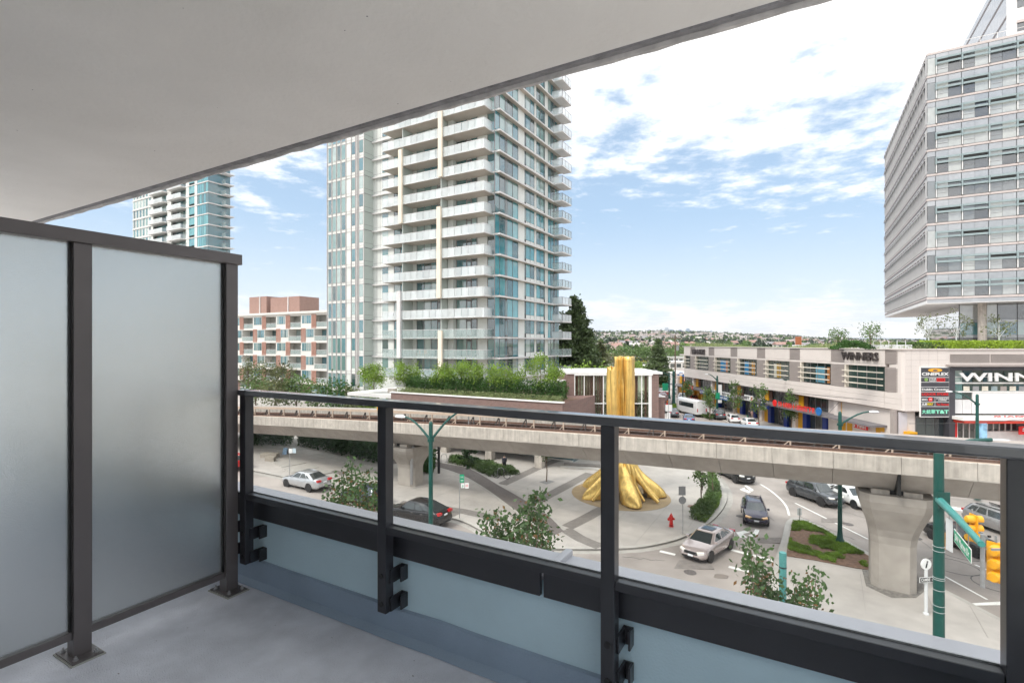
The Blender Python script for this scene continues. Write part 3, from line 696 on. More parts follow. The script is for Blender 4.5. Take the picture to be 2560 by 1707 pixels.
# local: x = to the right (0 at the right-hand corner, negative left), y = away from us
B('core', tower, m_core, -31.2, -.35, .95, 20.6, -1, TOPZ)
B('roof_parapet', tower, m_slabw, -31.6, .05, .3, 21, TOPZ, TOPZ+1.2)
B('base_wall', tower, m_tw, -31.4, -.1, .6, 20.8, -1, F0-.25)
# right-hand face ---------------------------------------------------
RP = [(.0, 1.25, 'g'), (1.25, 2.75, 'g'), (2.75, 3.3, 'v'), (3.3, 4.9, 'g'), (4.9, 6.5, 'g'), (6.5, 8.5, 'p'), (8.5, 8.95, 'o'), (8.95, 10.35, 'h'), (10.35, 11.7, 'h'), (11.7, 12.4, 'p'), (12.4, 13.8, 'h'), (13.8, 15.1, 'h'),
      (15.1, 15.45, 'o'), (15.45, 16.6, 'p'), (16.6, 17.7, 'g'), (17.7, 18.8, 'g'), (18.8, 19.3, 'v'), (19.3, 20.2, 'g'), (20.2, 21.0, 'g')]
for k in range(NF):
    z0, z1 = fz(k), fz(k+1)
    B('floor_slab', tower, m_slabw, -31.3, .62, .35, 20.98, z0-.22, z0)
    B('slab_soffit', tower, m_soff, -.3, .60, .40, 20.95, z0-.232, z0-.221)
    if k < 17:
        gm = m_tgb if 2 <= k <= 8 else m_tg
        for a, b, t in RP:
            if t == 'g': B('window_pane', tower, gm, -.04, 0, a+.04, b-.04, z0+.06, z1-.26)
            elif t == 'h':
                B('window_pane', tower, gm, -.04, 0, a+.04, b-.04, z0+.62, z1-.26); B('spandrel', tower, m_tw, -.05, .01, a+.02, b-.02, z0+.01, z0+.58)
            elif t == 'o': B('vent_window', tower, m_tg, -.04, -.01, a+.05, b-.05, z0+.62, z1-.26)
            elif t == 'v':
                B('casement', tower, m_mul, -.05, .015, a+.05, b-.05, z0+.10, z1-.30)
                B('casement_pane', tower, m_tg, -.04, .02, a+.13, b-.13, z0+.3, z1-.55)
            else: B('wall_panel', tower, m_tw, -.08, .03, a, b, z0, z1-.24)
        mu = MB()
        for a, b, t in RP: mu.box(-.06, .03, a-.035, a+.035, z0, z1-.22)
        mu.o('mullions', m_mul, tower)
    else: B('window_band', tower, m_tg, -.04, 0, 0, 21, z0, z1-.22)
    # small balconies on the far right corner
    if k < 18:
        B('balcony_slab', tower, m_slabw, .625, 2.2, 17.6, 21.4, z0-.22, z0-.02)
        m_ = m_guard if (k >= 11 or 2 <= k <= 4) else m_guard2
        B('guard_panel', tower, m_, 2.16, 2.19, 17.7, 21.3, z0-.1, z0+1.05)
        B('guard_panel', tower, m_, .35, 2.16, 17.62, 17.65, z0-.1, z0+1.05)
        gd = MB()
        for yy in (17.64, 18.9, 20.1, 21.3): gd.box(2.13, 2.20, yy-.025, yy+.025, z0, z0+1.1)
        gd.box(2.14, 2.20, 17.6, 21.35, z0+1.06, z0+1.1); gd.box(.3, 2.2, 17.6, 17.65, z0+1.06, z0+1.1); gd.o('guard_frame', m_mul, tower)
# front face: recessed wall with deep balconies -------------------------
BT = 1.7                        # balconies stand this far in front of the corner
D1, D2 = -8.05, -15.2
FPN = [(-18.9, -17.6, 'g'), (-17.6, -16.4, 'g'), (-16.4, -15.6, 'g'), (-14.3, -12.9, 'g'), (-12.9, -11.6, 'g'), (-11.6, -10.4, 'g'), (-10.4, -9.8, 'd'), (-9.8, -8.4, 'g'), (-6.9, -5.2, 'g'), (-5.2, -4.3, 'd'), (-4.3, -3.4, 'g'), (-3.4, -1.6, 'p'), (-1.6, -.15, 'g')]
pan_w = 1.13
guard_mat = lambda k: m_guard if k >= 3 else m_guard2
for k in range(NF):
    z0, z1 = fz(k), fz(k+1)
    if k >= 14:
        B('window_band', tower, m_tg, -31.2, -.3, .9, .94, z0, z1-.22)
        B('balcony_slab', tower, m_slabw, -19.05, -.6, -BT, .4, z0-.22, z0); continue
    B('recess_wall', tower, m_tw, -23.4, -.1, .75, .93, z0, z1-.22)
    for a, b, t in FPN:
        if t == 'g': B('window_pane', tower, m_tg, a+.05, b-.05, .70, .74, z0+.08, z1-.30)
        elif t == 'd':
            B('balcony_door', tower, m_mul, a+.04, b-.04, .69, .74, z0+.05, z1-.35); B('door_pane', tower, m_tg, a+.16, b-.16, .675, .688, z0+.3, z1-.6)
    mu = MB()
    for a, b, t in FPN: mu.box(a-.04, a+.04, .67, .75, z0, z1-.22)
    mu.o('mullions', m_mul, tower)
    B('side_window', tower, m_tg, -21.4, -20.2, .70, .74, z0+.55, z1-.3)
    if k == 0: B('balcony_slab', tower, m_slabw, -19.05, -.6, -BT, .4, z0-.22, z0)
    else: B('balcony_slab', tower, m_slabw, -19.05, -.6, -BT, .36, z0-.22, z0)
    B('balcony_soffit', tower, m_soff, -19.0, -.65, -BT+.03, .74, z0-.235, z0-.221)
    B('party_screen', tower, m_twg, D1-.06, D1+.06, -BT+.2, .74, z0, z1-.22); B('party_screen', tower, m_twg, D2-.06, D2+.06, -BT+.2, .74, z0, z1-.22)
    B('side_wall', tower, m_tw, -7.9, -6.95, -.1, .74, z0, z1-.22)
    x = -19.03; gm = guard_mat(k); n = 0
    while x < -.7:
        b = min(x+pan_w, -.62)
        B('guard_panel', tower, gm, x+.03, b-.03, -BT-.05, -BT-.03, z0-.20, z0+1.05); x = b
    B('guard_return', tower, gm, -.62, -.60, -BT-.04, .30, z0-.20, z0+1.05); B('guard_return', tower, gm, -19.07, -19.05, -BT-.04, .70, z0-.20, z0+1.05)
    fr = MB(); fr.box(-19.08, -.58, -BT-.06, -BT-.02, z0+1.05, z0+1.09); fr.box(-.63, -.58, -BT-.02, .3, z0+1.05, z0+1.09); fr.o('guard_rail', m_slabw, tower)
# coloured fins, alternating between the two divisions
for (x, k0, k1, m_) in ((D1+.25, 10, 13, m_fin), (D2, 8, 11.55, m_fin), (D1, 4, 8.25, m_fin), (D2-.3, 1, 4.2, m_slabw), (D1+.25, -.3, 2.1, m_fin)):
    B('fin', tower, m_, x-.33, x+.33, -BT-.42, -BT-.07, fz(0)+FH*k0-.2, fz(0)+FH*k1+.6)
# patio furniture that shows through the guards
CH = ['brown wooden patio chair left of the cream fin on a low tower balcony', 'second brown wooden patio chair beside the first on a low tower balcony', 'dark patio chair right of centre on the furnished fourth balcony row', 'dark patio chair at the centre of the furnished fourth balcony row', 'dark patio chair near the white fin on the furnished fourth balcony row', 'dark patio chair left of the corner on the furnished fourth balcony row', 'leftmost dark patio chair on the furnished fourth balcony row', 'rightmost dark patio chair on the furnished fourth balcony row', 'blue patio chair on the lowest balcony right of the cream fin', 'dark patio chair near the tower corner on a low balcony']
m_wood = M('patio_wood', (.28, .16, .08), .7, var=.2); 
for (x, k, m_) in ((-12.8, 1, m_wood), (-11.6, 1, m_wood), (-9.3, 3, m_mul), (-10.6, 3, m_mul), (-14., 3, m_mul), (-5.4, 3, m_mul), (-17.5, 3, m_mul), (-3.2, 3, m_mul), (-6.2, 0, m_blue), (-2.5, 1, m_mul)):
    z = fz(k); ch = MB().box(-.25, .25, -.25, .25, .42, .47).box(-.25, .25, .2, .25, .47, .95)
    for a in (-.23, .2):
        for b in (-.23, .2): ch.box(a, a+.04, b, b+.04, 0, .42)
    o = ch.o('patio_chair', m_, None)
    p = Matrix.Translation(tower.location) @ Matrix.Rotation(TH, 4, 'Z') @ Vector((x, -.8, z)); o.location = p; o.rotation_euler = (0, 0, TH+rnd.uniform(-.6, .6))
    n_ch = {'a': 0} if 'n_ch' not in globals() else n_ch; n_ch['a'] += 1
    tag(o, CH[n_ch['a']-1], 'chair', 'patio chairs on the tower')
    0 and tag(o, {m_wood: 'brown wooden patio chair on a low balcony of the centre tower', m_mul: 'dark patio chair behind balcony glass of the centre tower', m_blue: 'blue patio chair on the lowest balcony of the centre tower'}[m_], 'chair', 'patio chairs on the tower')
# projecting curtain-wall bay on the left ---------------------------------
A0, A1 = -31.9, -23.4; AF = -1.2
B('bay_core', tower, m_tw, A0+.05, A1-.05, AF+.1, 8, -1, TOPZ)
cols_ = [(-31.8, -30.75), (-30.75, -29.7), (-29.7, -28.65), (-28.65, -27.6)]
cols2 = [(-26.3, -25.35), (-24.65, -23.7)]
for k in range(-3, 14):
    z0, z1 = fz(k), fz(k+1)
    for a, b in cols_: B('curtain_wall_pane', tower, m_tg, a+.2, b-.05, AF+.03, AF+.07, z0+.45, z1-.06)
    for a, b in cols2: B('curtain_wall_pane', tower, m_tg, a+.14, b-.04, AF+.03, AF+.07, z0+.85, z1-.08)
    B('white_panel', tower, m_tw, A0, A1, AF+.075, AF+.12, z0, z1)
    bd = MB(); bd.box(A0, A1, AF-.02, AF+.03, z0-.05, z0); bd.box(A0, A1, AF-.0, AF+.03, z0+.40, z0+.43)
    for x in (A0+.04, -30.75, -29.7, -28.65, -27.5, -26.3, -25.3, -24.95, -24.65, A1-.05): bd.box(x-.04, x+.04, AF-.06, AF+.03, z0, z1)
    bd.o('bay_mullions', M('bay_mullion', (.50, .46, .46), .5) if 'bay_mullion' not in bpy.data.materials else bpy.data.materials['bay_mullion'], tower)
    B('return_panel', tower, m_twg, A1-.04, A1+.02, AF, .75, z0+.03, z1-.06); B('return_joint', tower, m_mul, A1-.02, A1+.05, AF, .78, z0-.05, z0+.02); B('return_joint', tower, m_mul, A1-.02, A1+.03, AF, .78, z0+.75, z0+.79)
    for x in (-22.6, -21.9): B('panel_joint', tower, m_mul, x-.02, x+.02, .735, .75, z0, z1)
    B('panel_joint', tower, m_mul, -23.4, -19.2, .735, .752, z0+.48, z0+.51); B('panel_joint', tower, m_mul, -23.4, -19.2, .70, .753, z0-.03, z0+.03)
B('window_band', tower, m_tg, A0+.2, A1-.2, AF+.05, AF+.1, fz(14), TOPZ)
for x in (-30.5, -27.2): MB().lathe([(.55, 0), (.55, 4.5)], 20).o('column', m_conc2, tower, loc=(x, -2.4, -1)) if False else None

# ------------------------------------------------------------------ podium with planted roof
m_brick = M('brown_brick', (.21, .125, .105), .85, var=.12, scale=5, stain=.1)
m_mort = M('brick_mortar', (.27, .215, .20), .9)
def brickm():
    m = M('brick_courses', (.21, .125, .105), .85, var=0); t = m.node_tree; b = t.nodes['Principled BSDF']
    g = t.nodes.new('ShaderNodeTexCoord'); mp = t.nodes.new('ShaderNodeMapping'); br_ = t.nodes.new('ShaderNodeTexBrick')
    gg = t.nodes.new('ShaderNodeNewGeometry'); cx = t.nodes.new('ShaderNodeCombineXYZ'); sp = t.nodes.new('ShaderNodeSeparateXYZ')
    t.links.new(gg.outputs['Position'], sp.inputs[0])
    ad = t.nodes.new('ShaderNodeMath'); ad.operation = 'SUBTRACT'; t.links.new(sp.outputs[0], ad.inputs[0]); t.links.new(sp.outputs[1], ad.inputs[1])
    t.links.new(ad.outputs[0], cx.inputs[0]); t.links.new(sp.outputs[2], cx.inputs[1])
    t.links.new(cx.outputs[0], br_.inputs['Vector'])
    br_.inputs['Color1'].default_value = (.23, .135, .115, 1); br_.inputs['Color2'].default_value = (.175, .105, .09, 1); br_.inputs['Mortar'].default_value = (.30, .25, .23, 1)
    br_.inputs['Scale'].default_value = 1; br_.inputs['Mortar Size'].default_value = .012; br_.inputs['Brick Width'].default_value = .42; br_.inputs['Row Height'].default_value = .11
    t.links.new(br_.outputs[0], b.inputs['Base Color']); return m
m_brk = brickm()
pod = E('brick_podium', 'brown brick podium wall with white coping below the glass tower', 'building', wc(0, 46, 0), TH)
PZ = 7.2; PX0, PX1 = -43, -20.6
B('wall', pod, m_brk, PX0, PX1, 0, 11.5, 3.3, PZ); B('recessed_shopfront', pod, m_tg, PX0+1, PX1-1, 5, 11, -1, 3.3); B('shopfront_sill', pod, m_white, PX0+1, PX1-1, 4.9, 5, -1, .5)
for x in range(-42, -20, 6): B('pillar', pod, m_conc2, x, x+.8, .6, 1.4, -1, 3.3)
if 1: pass; B('coping', pod, m_white, PX0-.1, PX1+.1, -.12, .35, PZ, PZ+.12)
for x, y in ((-46.5, 4.), (-44.2, 4.)): MB().lathe([(.6, 0), (.6, PZ)], 20).o('column', m_conc2, pod, loc=(x, y, 0))
B('low_roof', pod, m_slabw, -52, PX0, 1.5, 11, PZ-.9, PZ-.5)
B('planter_soil', pod, m_soil, PX0+.2, PX1-.2, .35, 5, PZ+.01, PZ+.05)
B('canopy', pod, m_slabw, -26.5, -23.5, 6, 10, PZ+1.6, PZ+1.75)
# brick pavilion with a forest picture behind its window --------------------
fd = 58.; fx0, fx1 = (1424-1280)/1280*fd, (1648-1280)/1280*fd
pav = E('brick_pavilion', 'brown brick pavilion with tall white framed window showing a forest', 'building', (fx0, fd, 0), 0.)
FW = fx1-fx0; PT = EYE-(936-HOR)/1280*fd
B('brick_pier', pav, m_brk, -.35, .55, -.2, 1.1, -1, PT+.05); B('brick_pier', pav, m_brk, FW-.95, FW-.1, -.2, 5, -1, PT-.02)
B('brick_wing', pav, m_brk, -1.0, -.35, .3, 6, -1, PT-.1); B('brick_wing', pav, m_brk, FW-.1, FW+.75, .4, 5, -1, PT-2.6); B('wing_coping', pav, m_white, FW-.1, FW+.8, .3, 5, PT-2.6, PT-2.5)
B('roof', pav, m_white, -.4, FW+.3, -.3, 9, PT+.06, PT+.28); B('roof_edge', pav, m_white, .5, FW-.8, -.30, -.2, PT-.10, PT+.055)
B('back_wall', pav, m_core, .3, FW-.95, 2.6, 2.7, -1, PT)
B('side_wall', pav, m_core, .55, .65, .3, 2.6, -1, PT)
x0, x1 = .55, FW-.95; n = 8
for k in range(n+1):
    x = x0+(x1-x0)*k/n; B('mullion', pav, m_white, x-.05, x+.05, -.22, -.08, 1, PT-.1)
B('transom', pav, m_white, x0, x1, -.215, -.09, 6.25, 6.35); B('jamb', pav, m_white, FW-1.25, FW-.955, -.25, -.05, 0, PT-.1)
# the forest picture: slim trunks over undergrowth, in shallow relief behind the glass
for k in range(46):
    x = x0+.1+rnd.random()*(x1-x0-.2); r = rnd.choice((.05, .07, .1, .14)); y = .0+rnd.random()*.12
    MB().tube([(x, y, 3.0), (x+rnd.uniform(-.06, .06), y, PT-.06)], [r, r*.85], 7).o('picture_trunk', m_brown if rnd.random() < .7 else m_bark, pav)
CC = np.stack([x0+.1+nr.random(5200)*(x1-x0-.2), -.06+nr.random(5200)*.2, 4.6+nr.beta(1.2, 1.9, 5200)*3.4], 1); V, F = leaves(CC, .16)
tag(O('picture_undergrowth', npmesh('picture_undergrowth', V, F, l_olive), pav), kind='stuff')
B('picture_backdrop', pav, M('pale_backdrop', (.75, .80, .60), .8, var=.4, scale=.8), x0, x1, .26, .30, 1, PT-.1)  # plain pale backing of the printed forest picture
B('window_glass', pav, m_clear, x0, x1, -.19, -.18, 1, PT-.1)
# ------------------------------------------------------------------ office tower on the right
m_og = glassmat('office_window', [(.10, .11, .115), (.38, .40, .40), (.035, .038, .042), (.46, .48, .46), (.16, .18, .19), (.42, .44, .43), (.06, .065, .07)], ior=2.7, wob=.14)
m_osp = glassmat('office_spandrel', [(.33, .345, .37), (.37, .385, .41), (.30, .32, .345)], rough=.08, ior=2.8, wob=.06)
m_oband = M('office_band', (.60, .53, .51), .5, var=.04, scale=.5)
m_olouv = M('office_sunshade', (.30, .375, .39), .4, var=.05)
m_odk = M('office_dark_gap', (.03, .03, .03), .6, var=0)
m_owht = M('office_white_panel', (.80, .795, .79), .5, var=.03, scale=.4)
m_ogr = M('office_side_grey', (.46, .46, .47), .5, var=.04, scale=.4)
m_bronze = M('office_bronze_line', (.14, .115, .11), .5, var=0)
ox, oy = 66.0, 81.4
off = E('office_tower', 'grey glass office tower with sunshade strips cantilevered over the mall roof', 'office tower', (ox, oy, 0), TH)
OF, OH, ON = 20.1, 3.9, 10
OL = 34; OD = 49
B('core', off, m_core, .3, OL, .3, OD-.3, OF-.6, OF+OH*ON-.3)
B('soffit', off, m_owht, 0, OL, 0, OD, OF-.72, OF-.60)
B('roof_edge', off, m_oband, -.08, OL, -.08, OD, OF+OH*ON-.35, OF+OH*ON)
B('base_band', off, m_osp, -.02, OL, -.02, -.0, OF-.62, OF-.02)
B('side_base_band', off, m_owht, -.04, .0, .0, OD, OF-.60, OF+.0)
nb = 7
for k in range(ON):
    z0 = OF+OH*k; z1 = z0+OH
    B('slab_band', off, m_oband, -.07, OL, -.07, .3, z0-.02, z0+.28); B('shadow_line', off, m_bronze, -.075, OL, -.075, .2, z0+.28, z0+.33); B('shadow_line', off, m_bronze, -.075, OL, -.075, .2, z0-.07, z0-.02)
    B('side_slab_band', off, m_oband, -.07, .3, .3, OD, z0+.05, z0+.28); B('side_shadow_line', off, m_bronze, -.10, .2, .2, OD, z0-.15, z0+.05)
    B('corner_pane', off, m_og, .03, 1.0, -.02, 0, z0+.34, z1-.9); B('corner_spandrel', off, m_osp, .03, 1.0, -.02, 0, z1-.86, z1-.08)
    for b in range(nb):
        x = 1.02+3.15*b
        if x > 20 and b > 5: break
        for h in (0, 1):
            a, c_ = x+.05+1.55*h, x+1.57+1.55*h
            if k < ON: B('spandrel', off, m_osp, a, c_, -.02, 0, z1-1.22, z1-.08)
            B('window_pane', off, m_og, a+(.18 if h == 0 else 0), c_, -.01, .01, z0+.36, z1-1.26)
        B('dark_reveal', off, m_odk, x+.2, x+3.08, -.012, .0, z1-1.75, z1-1.30) if (k+b) % 3 == 0 else None
        B('sunshade', off, m_olouv, x+.18, x+3.05, -.42, -.36, z1-1.42, z1-1.12); B('sunshade', off, m_olouv, x+.18, x+3.05, -.42, -.36, z1-2.15, z1-1.85)
        for xx in (x+.05,): B('fin', off, m_owht, xx-.02, xx+.09, -.30, -.01, z0+.36, z1-1.2); B('sunshade_arm', off, m_olouv, xx-.08, xx+.1, -.40, -.02, z1-2.25, z1-1.1)
        B('transom', off, m_mul, x+.2, x+1.55, -.035, .0, z0+1.0, z0+1.05)
    # side face: strip windows with close fins
    B('side_window_strip', off, m_og, -.02, 0, .2, OD, z0+.8, z1-.9); B('side_spandrel', off, m_ogr, -.03, .02, .0, OD, z0+.42, z0+.8); B('side_spandrel', off, m_ogr, -.03, .02, .0, OD, z1-.9, z1-.07)
    fn = MB()
    for j in range(40): fn.box(-.22, 0, .1+j*1.23, .22+j*1.23, z0+.45, z1-.5)
    fn.box(-.35, -.25, .1, OD, z1-1.35, z1-1.2)
    tag(fn.o('side_fins', m_ogr, off), kind='stuff')
    sh = MB()
    for j in range(20): sh.box(-.36, -.02, .3+j*2.46, 1.2+j*2.46, z1-1.2, z1-.95)
    tag(sh.o('side_shades', m_bronze, off), kind='stuff')
# set-back storeys under the cantilever
B('lower_glass_core', off, m_core, 4.8, OL, 4.4, 30, 11.6, OF-.75)
for r_, (za, zb) in enumerate(((12.2, 14.0), (14.15, 16.4), (16.9, 19.3))):
    for b in range(10):
        B('lower_pane', off, m_og if r_ != 1 else m_tg, 4.8+2.3*b+.04, 4.8+2.3*b+2.26, 4.34, 4.38, za, zb)
    B('lower_spandrel', off, m_osp, 4.8, OL, 4.33, 4.37, zb+.02, zb+.46)
for b in range(11): B('lower_mullion', off, m_odk, 4.8+2.3*b-.04, 4.8+2.3*b+.04, 4.30, 4.36, 11.8, OF-.72)
MB().lathe([(.55, 0), (.55, 8)], 20).o('column', m_conc2, off, loc=(7.3, 3.0, 11.8))
B('mirror_wall', off, M('mirror_glass', (.78, .80, .83), .03, metal=.9, var=0), 4.74, 4.79, 4.4, 30, 11.6, OF-.75)
# upper block on the roof
ub = (76.3-ox)*AX+(79-oy)*AY
B('upper_core', off, m_owht, ub, OL, 3, 40, OF+OH*ON, 71.8)
for zz in (63.3, 66.9, 70.4): B('upper_band', off, m_bronze, ub-.06, ub, 3, 40, zz-.25, zz+.25); B('upper_window', off, m_og, ub+1.2, OL, 2.94, 3, zz-2.5, zz-.9); B('upper_louvre', off, m_oband, ub+1.1, OL, 2.75, 2.85, zz-1.3, zz-.9)
B('upper_side_glass', off, m_osp, ub-.04, ub-.0, 3, 40, 59.6, 71.7)
for x in range(0, 14, 2): beam('roof_rail_post', off, m_white, (x+.5, .6, OF+OH*ON), (x+.5, .6, OF+OH*ON+1.1), .05)
beam('roof_rail', off, m_white, (.5, .6, OF+OH*ON+1.1), (14, .6, OF+OH*ON+1.1), .05)

# ------------------------------------------------------------------ shopping mall
m_mw = M('mall_pale_panel', (.70, .64, .60), .6, var=.03, scale=.5, stain=.05)
m_mg = M('mall_grey_siding', (.36, .315, .295), .6, var=.04, scale=1)
m_mglass = glassmat('mall_window', [(.045, .075, .07), (.06, .085, .075), (.03, .05, .05), (.09, .11, .09), (.04, .09, .11)], ior=1.8, wob=.05)
m_shop = glassmat('shop_glass', [(.05, .065, .065), (.07, .075, .07), (.035, .045, .05), (.10, .11, .10)], ior=1.7)
m_ylw = M('shop_yellow_panel', (.72, .36, .01), .5, var=.05, scale=.8)
m_bluep = M('shop_blue_panel', (.01, .035, .25), .5, var=.05)
m_cream = M('window_reveal_cream', (.74, .68, .58), .6, var=.02)
th = math.atan2(-.998, .0634)
mall = E('shopping_mall', 'long pale two storey shopping mall with black wall letters and a green roof', 'shopping mall', (44.1, 57.85, 0), th)
RZ, MB0 = 12.35, 5.45
B('upper_storey', mall, m_mw, -62.4, .0, .55, 24, MB0, RZ)
B('roof_coping', mall, m_mw, -62.6, .1, -.12, .6, RZ, RZ+.12)
for k in range(12):      # panel courses of the lower band and the parapet
    pass
for k in range(7):
    xa, xb = -2.6-9.3*k-6.6, -2.6-9.3*k
    if k == 6: xa = -61.9
    xl = xa-2.7
    # clad panels: parapet course, strip, sill band
    B('parapet_panel', mall, m_mw, xa-.02, xb+.1, .0, .54, 10.62, 12.3); B('fascia_strip', mall, m_mw, xl+.02, xb+.12, .02, .54, 10.33, 10.6)
    for j, (za, zb) in enumerate(((5.47, 6.1), (6.12, 6.74), (6.76, 7.38))):
        B('sill_panel', mall, m_mw, xl+.02 if k < 6 else xa, xb, .0, .54, za, zb)
    # window recess with frame and brise-soleil bars
    B('window_glass', mall, m_mglass, xa+.25, xb-.05, .42, .46, 7.42, 10.3)
    B('window_reveal', mall, m_cream, xa, xa+.25, .0, .54, 7.4, 10.32)
    for j in range(1, 4): B('window_mullion', mall, m_mul, xa+.25+j*(xb-xa-.3)/4-.04, xa+.25+j*(xb-xa-.3)/4+.04, .36, .42, 7.42, 10.3)
    for z in (8.1, 8.85, 9.6): B('sunshade_bar', mall, m_cream, xa-.15, xb, -.25, -.12, z-.06, z+.07)
    if k < 6:
        for (za, zb) in ((7.42, 10.3), (10.65, 12.25)):
            s_ = MB(); s_.box(xl+.04, xa-.04, .06, .54, za, zb)
            z = za+.06
            while z < zb-.06: s_.box(xl+.05, xa-.05, .02, .06, z, z+.11); z += .17
            tag(s_.o('corrugated_panel', m_mg, mall), kind='stuff')
s_ = MB().box(-2.55, -.7, .06, .54, 7.42, 10.3).box(-2.55, -.7, .06, .54, 10.65, 12.25); z = 7.5
while z < 12.2:
    if not 10.2 < z < 10.66: s_.box(-2.54, -.71, .02, .06, z, z+.11)
    z += .17
tag(s_.o('corrugated_panel', m_mg, mall), kind='stuff')
for (za, zb) in ((5.47, 6.1), (6.12, 6.74), (6.76, 7.38)): B('sill_panel', mall, m_mw, -2.55, -.1, .0, .54, za, zb)
# window displays seen through the upper glazing
for (x, c_, w_) in ((-43.5, (.02, .20, .42), 2.2), (-34.5, (.02, .20, .42), 1.4), (-32.3, (.45, .22, .03), 1.0), (-24.6, (.40, .25, .04), 1.2), (-14.5, (.10, .28, .38), 2.0), (-12.8, (.40, .16, .04), .6), (-42.0, (.40, .16, .08), .8), (-25.5, (.55, .56, .5), .8)):
    B('window_display', mall, M('display', c_, .6, var=.15), x-w_/2, x+w_/2, .405, .415, 7.6, 9.8)
# ground floor
B('ground_floor', mall, m_core, -61.5, -.5, 2.6, 24, -1.2, MB0)
B('ground_soffit', mall, m_mg, -62.4, 0, .36, 2.6, MB0-.12, MB0-.02)
for k in range(7):
    xa = -2.6-9.3*k-6.6; xb = xa+9.3; xl = xa-2.7
    B('column', mall, m_mw, xl+.0, xl+.75, .5, 1.2, -1.2, MB0-.13)
    for j in range(5):
        B('shop_window', mall, m_shop, xl+2.9+j*1.25+.03, xl+2.9+(j+1)*1.25-.03, 1.45, 1.5, -.3, 3.0); B('transom_window', mall, m_shop, xl+2.9+j*1.25+.03, xl+2.9+(j+1)*1.25-.03, 1.45, 1.5, 3.45, 5.25)
    fr_ = MB()
    for j in range(6): fr_.box(xl+2.9+j*1.25-.04, xl+2.9+j*1.25+.04, 1.40, 1.50, -.5, 5.3)
    fr_.box(xl+2.8, xb-2.6, 1.41, 1.5, 3.05, 3.4); fr_.o('shopfront_frame', m_mul, mall)
    B('yellow_panel', mall, m_ylw, xl+.78, xl+1.9, 1.0, 1.2, 3.5, 5.2); B('yellow_panel', mall, m_ylw, xl+.78, xl+2.0, .95, 1.2, -.6, 3.0)
    B('brown_panel', mall, m_brown, xl+1.92, xl+2.8, 1.15, 1.25, 3.5, 5.2)
    B('shop_entrance', mall, m_bluep if k in (1, 2, 3, 4) else m_ylw, xl+2.1, xl+3.0, .8, 1.4, -.6, 2.9)
    if k in (1, 2, 3): B('shop_entrance', mall, m_bluep, xl+6.1, xl+7.0, 1.1, 1.4, -.6, 2.9)
    B('canopy', mall, M('canopy_%d' % k, (.17, .16, .17), .5), xl+.1, xl+9.2, -1.5, 1.4, 3.15, 3.38)
    beam('canopy_tie', mall, m_mul, (xl+1, -1.3, 3.4), (xl+1, .5, 5.2), .05)
# yellow portals
for x in (-58.2, -4.5):
    for a, b, c_, d in ((x, x+.7, -.6, 2.9), (x+4.2, x+4.9, -.6, 2.9)): B('yellow_portal', mall, m_ylw, a, b, .5, 1.45, c_, d)
    B('yellow_portal', mall, m_ylw, x, x+4.9, .5, 1.45, 2.5, 3.1)
# signs along the canopy: too small in the photograph to read, so only strokes of lettering
def glyphs(par, mat, x0, x1, y, z0, z1, n):
    g_ = MB(); w_ = (x1-x0)/n; h_ = z1-z0; q_ = rnd.random
    for i in range(n):
        a = x0+i*w_; b = a+w_*.78; s_ = h_*.2
        g_.box(a, a+w_*.22, y-.02, y, z0, z1)
        if q_() < .75: g_.box(a+w_*.22, b, y-.02, y, z1-s_, z1)
        if q_() < .6: g_.box(a+w_*.22, b-w_*.1, y-.02, y, z0+h_*.4, z0+h_*.4+s_)
        if q_() < .5: g_.box(b-w_*.2, b, y-.021, y-.001, z0, z0+h_*.95)
    return tag(g_.o('sign_letters', mat, par), kind='stuff')
def board(x0, x1, z0, z1, mat, txt=None, tm=None, y=-1.62):
    b_ = B('sign_board', mall, mat, x0, x1, y, y+.1, z0, z1)
    if txt: glyphs(mall, tm, x0+.12, x1-.12, y-.03, z0+(z1-z0)*.2, z1-(z1-z0)*.2, len(txt))
board(-56.5, -53.2, 3.15, 4.0, m_signr, '-------', m_signw); board(-49.6, -46.4, 2.7, 3.35, m_bluep, '------', m_signw)
board(-44.2, -36.6, 3.2, 3.95, m_signw, '--------------', m_signk); board(-40.8, -37.2, 2.45, 3.1, m_blue, '----', m_signw)
board(-31.6, -29.6, 3.3, 4.2, m_signw, '----', m_signk); board(-29.4, -28.7, 3.3, 4.2, m_signw, '-', m_signr); board(-26.9, -25.2, 3.2, 3.85, m_bluep, '-------', m_signw); board(-27.3, -24.2, 2.55, 3.1, m_bluep, '------', m_signw)
glyphs(mall, m_signr, -21.3, -12.7, -1.62, 3.42, 4.17, 14)
MB().lathe([(.55, 0), (.55, .12)], 24).o('sign_disc', m_blue, mall, loc=(-11.9, -1.58, 3.85), rot=(R(90), 0, 0))
MB().lathe([(.5, 0), (.5, .12)], 24).o('sign_disc', m_signr, mall, loc=(-22.3, -1.58, 3.8), rot=(R(90), 0, 0))
board(-7.9, -5.6, 2.3, 2.85, m_signr, '----', m_signw, y=.3)
# wall letters
m_let = M('wall_letter_dark', (.05, .04, .038), .5, var=0)
text('wall_letters', mall, m_let, 'WINNERS', (-9.5, -.10, 10.95), 1.05, 6.2, ext=.16, bold=.012)
text('wall_letters', mall, m_let, 'WINNERS', (-57.1, -.10, 10.75), 1.15, 6.6, ext=.16, bold=.03)
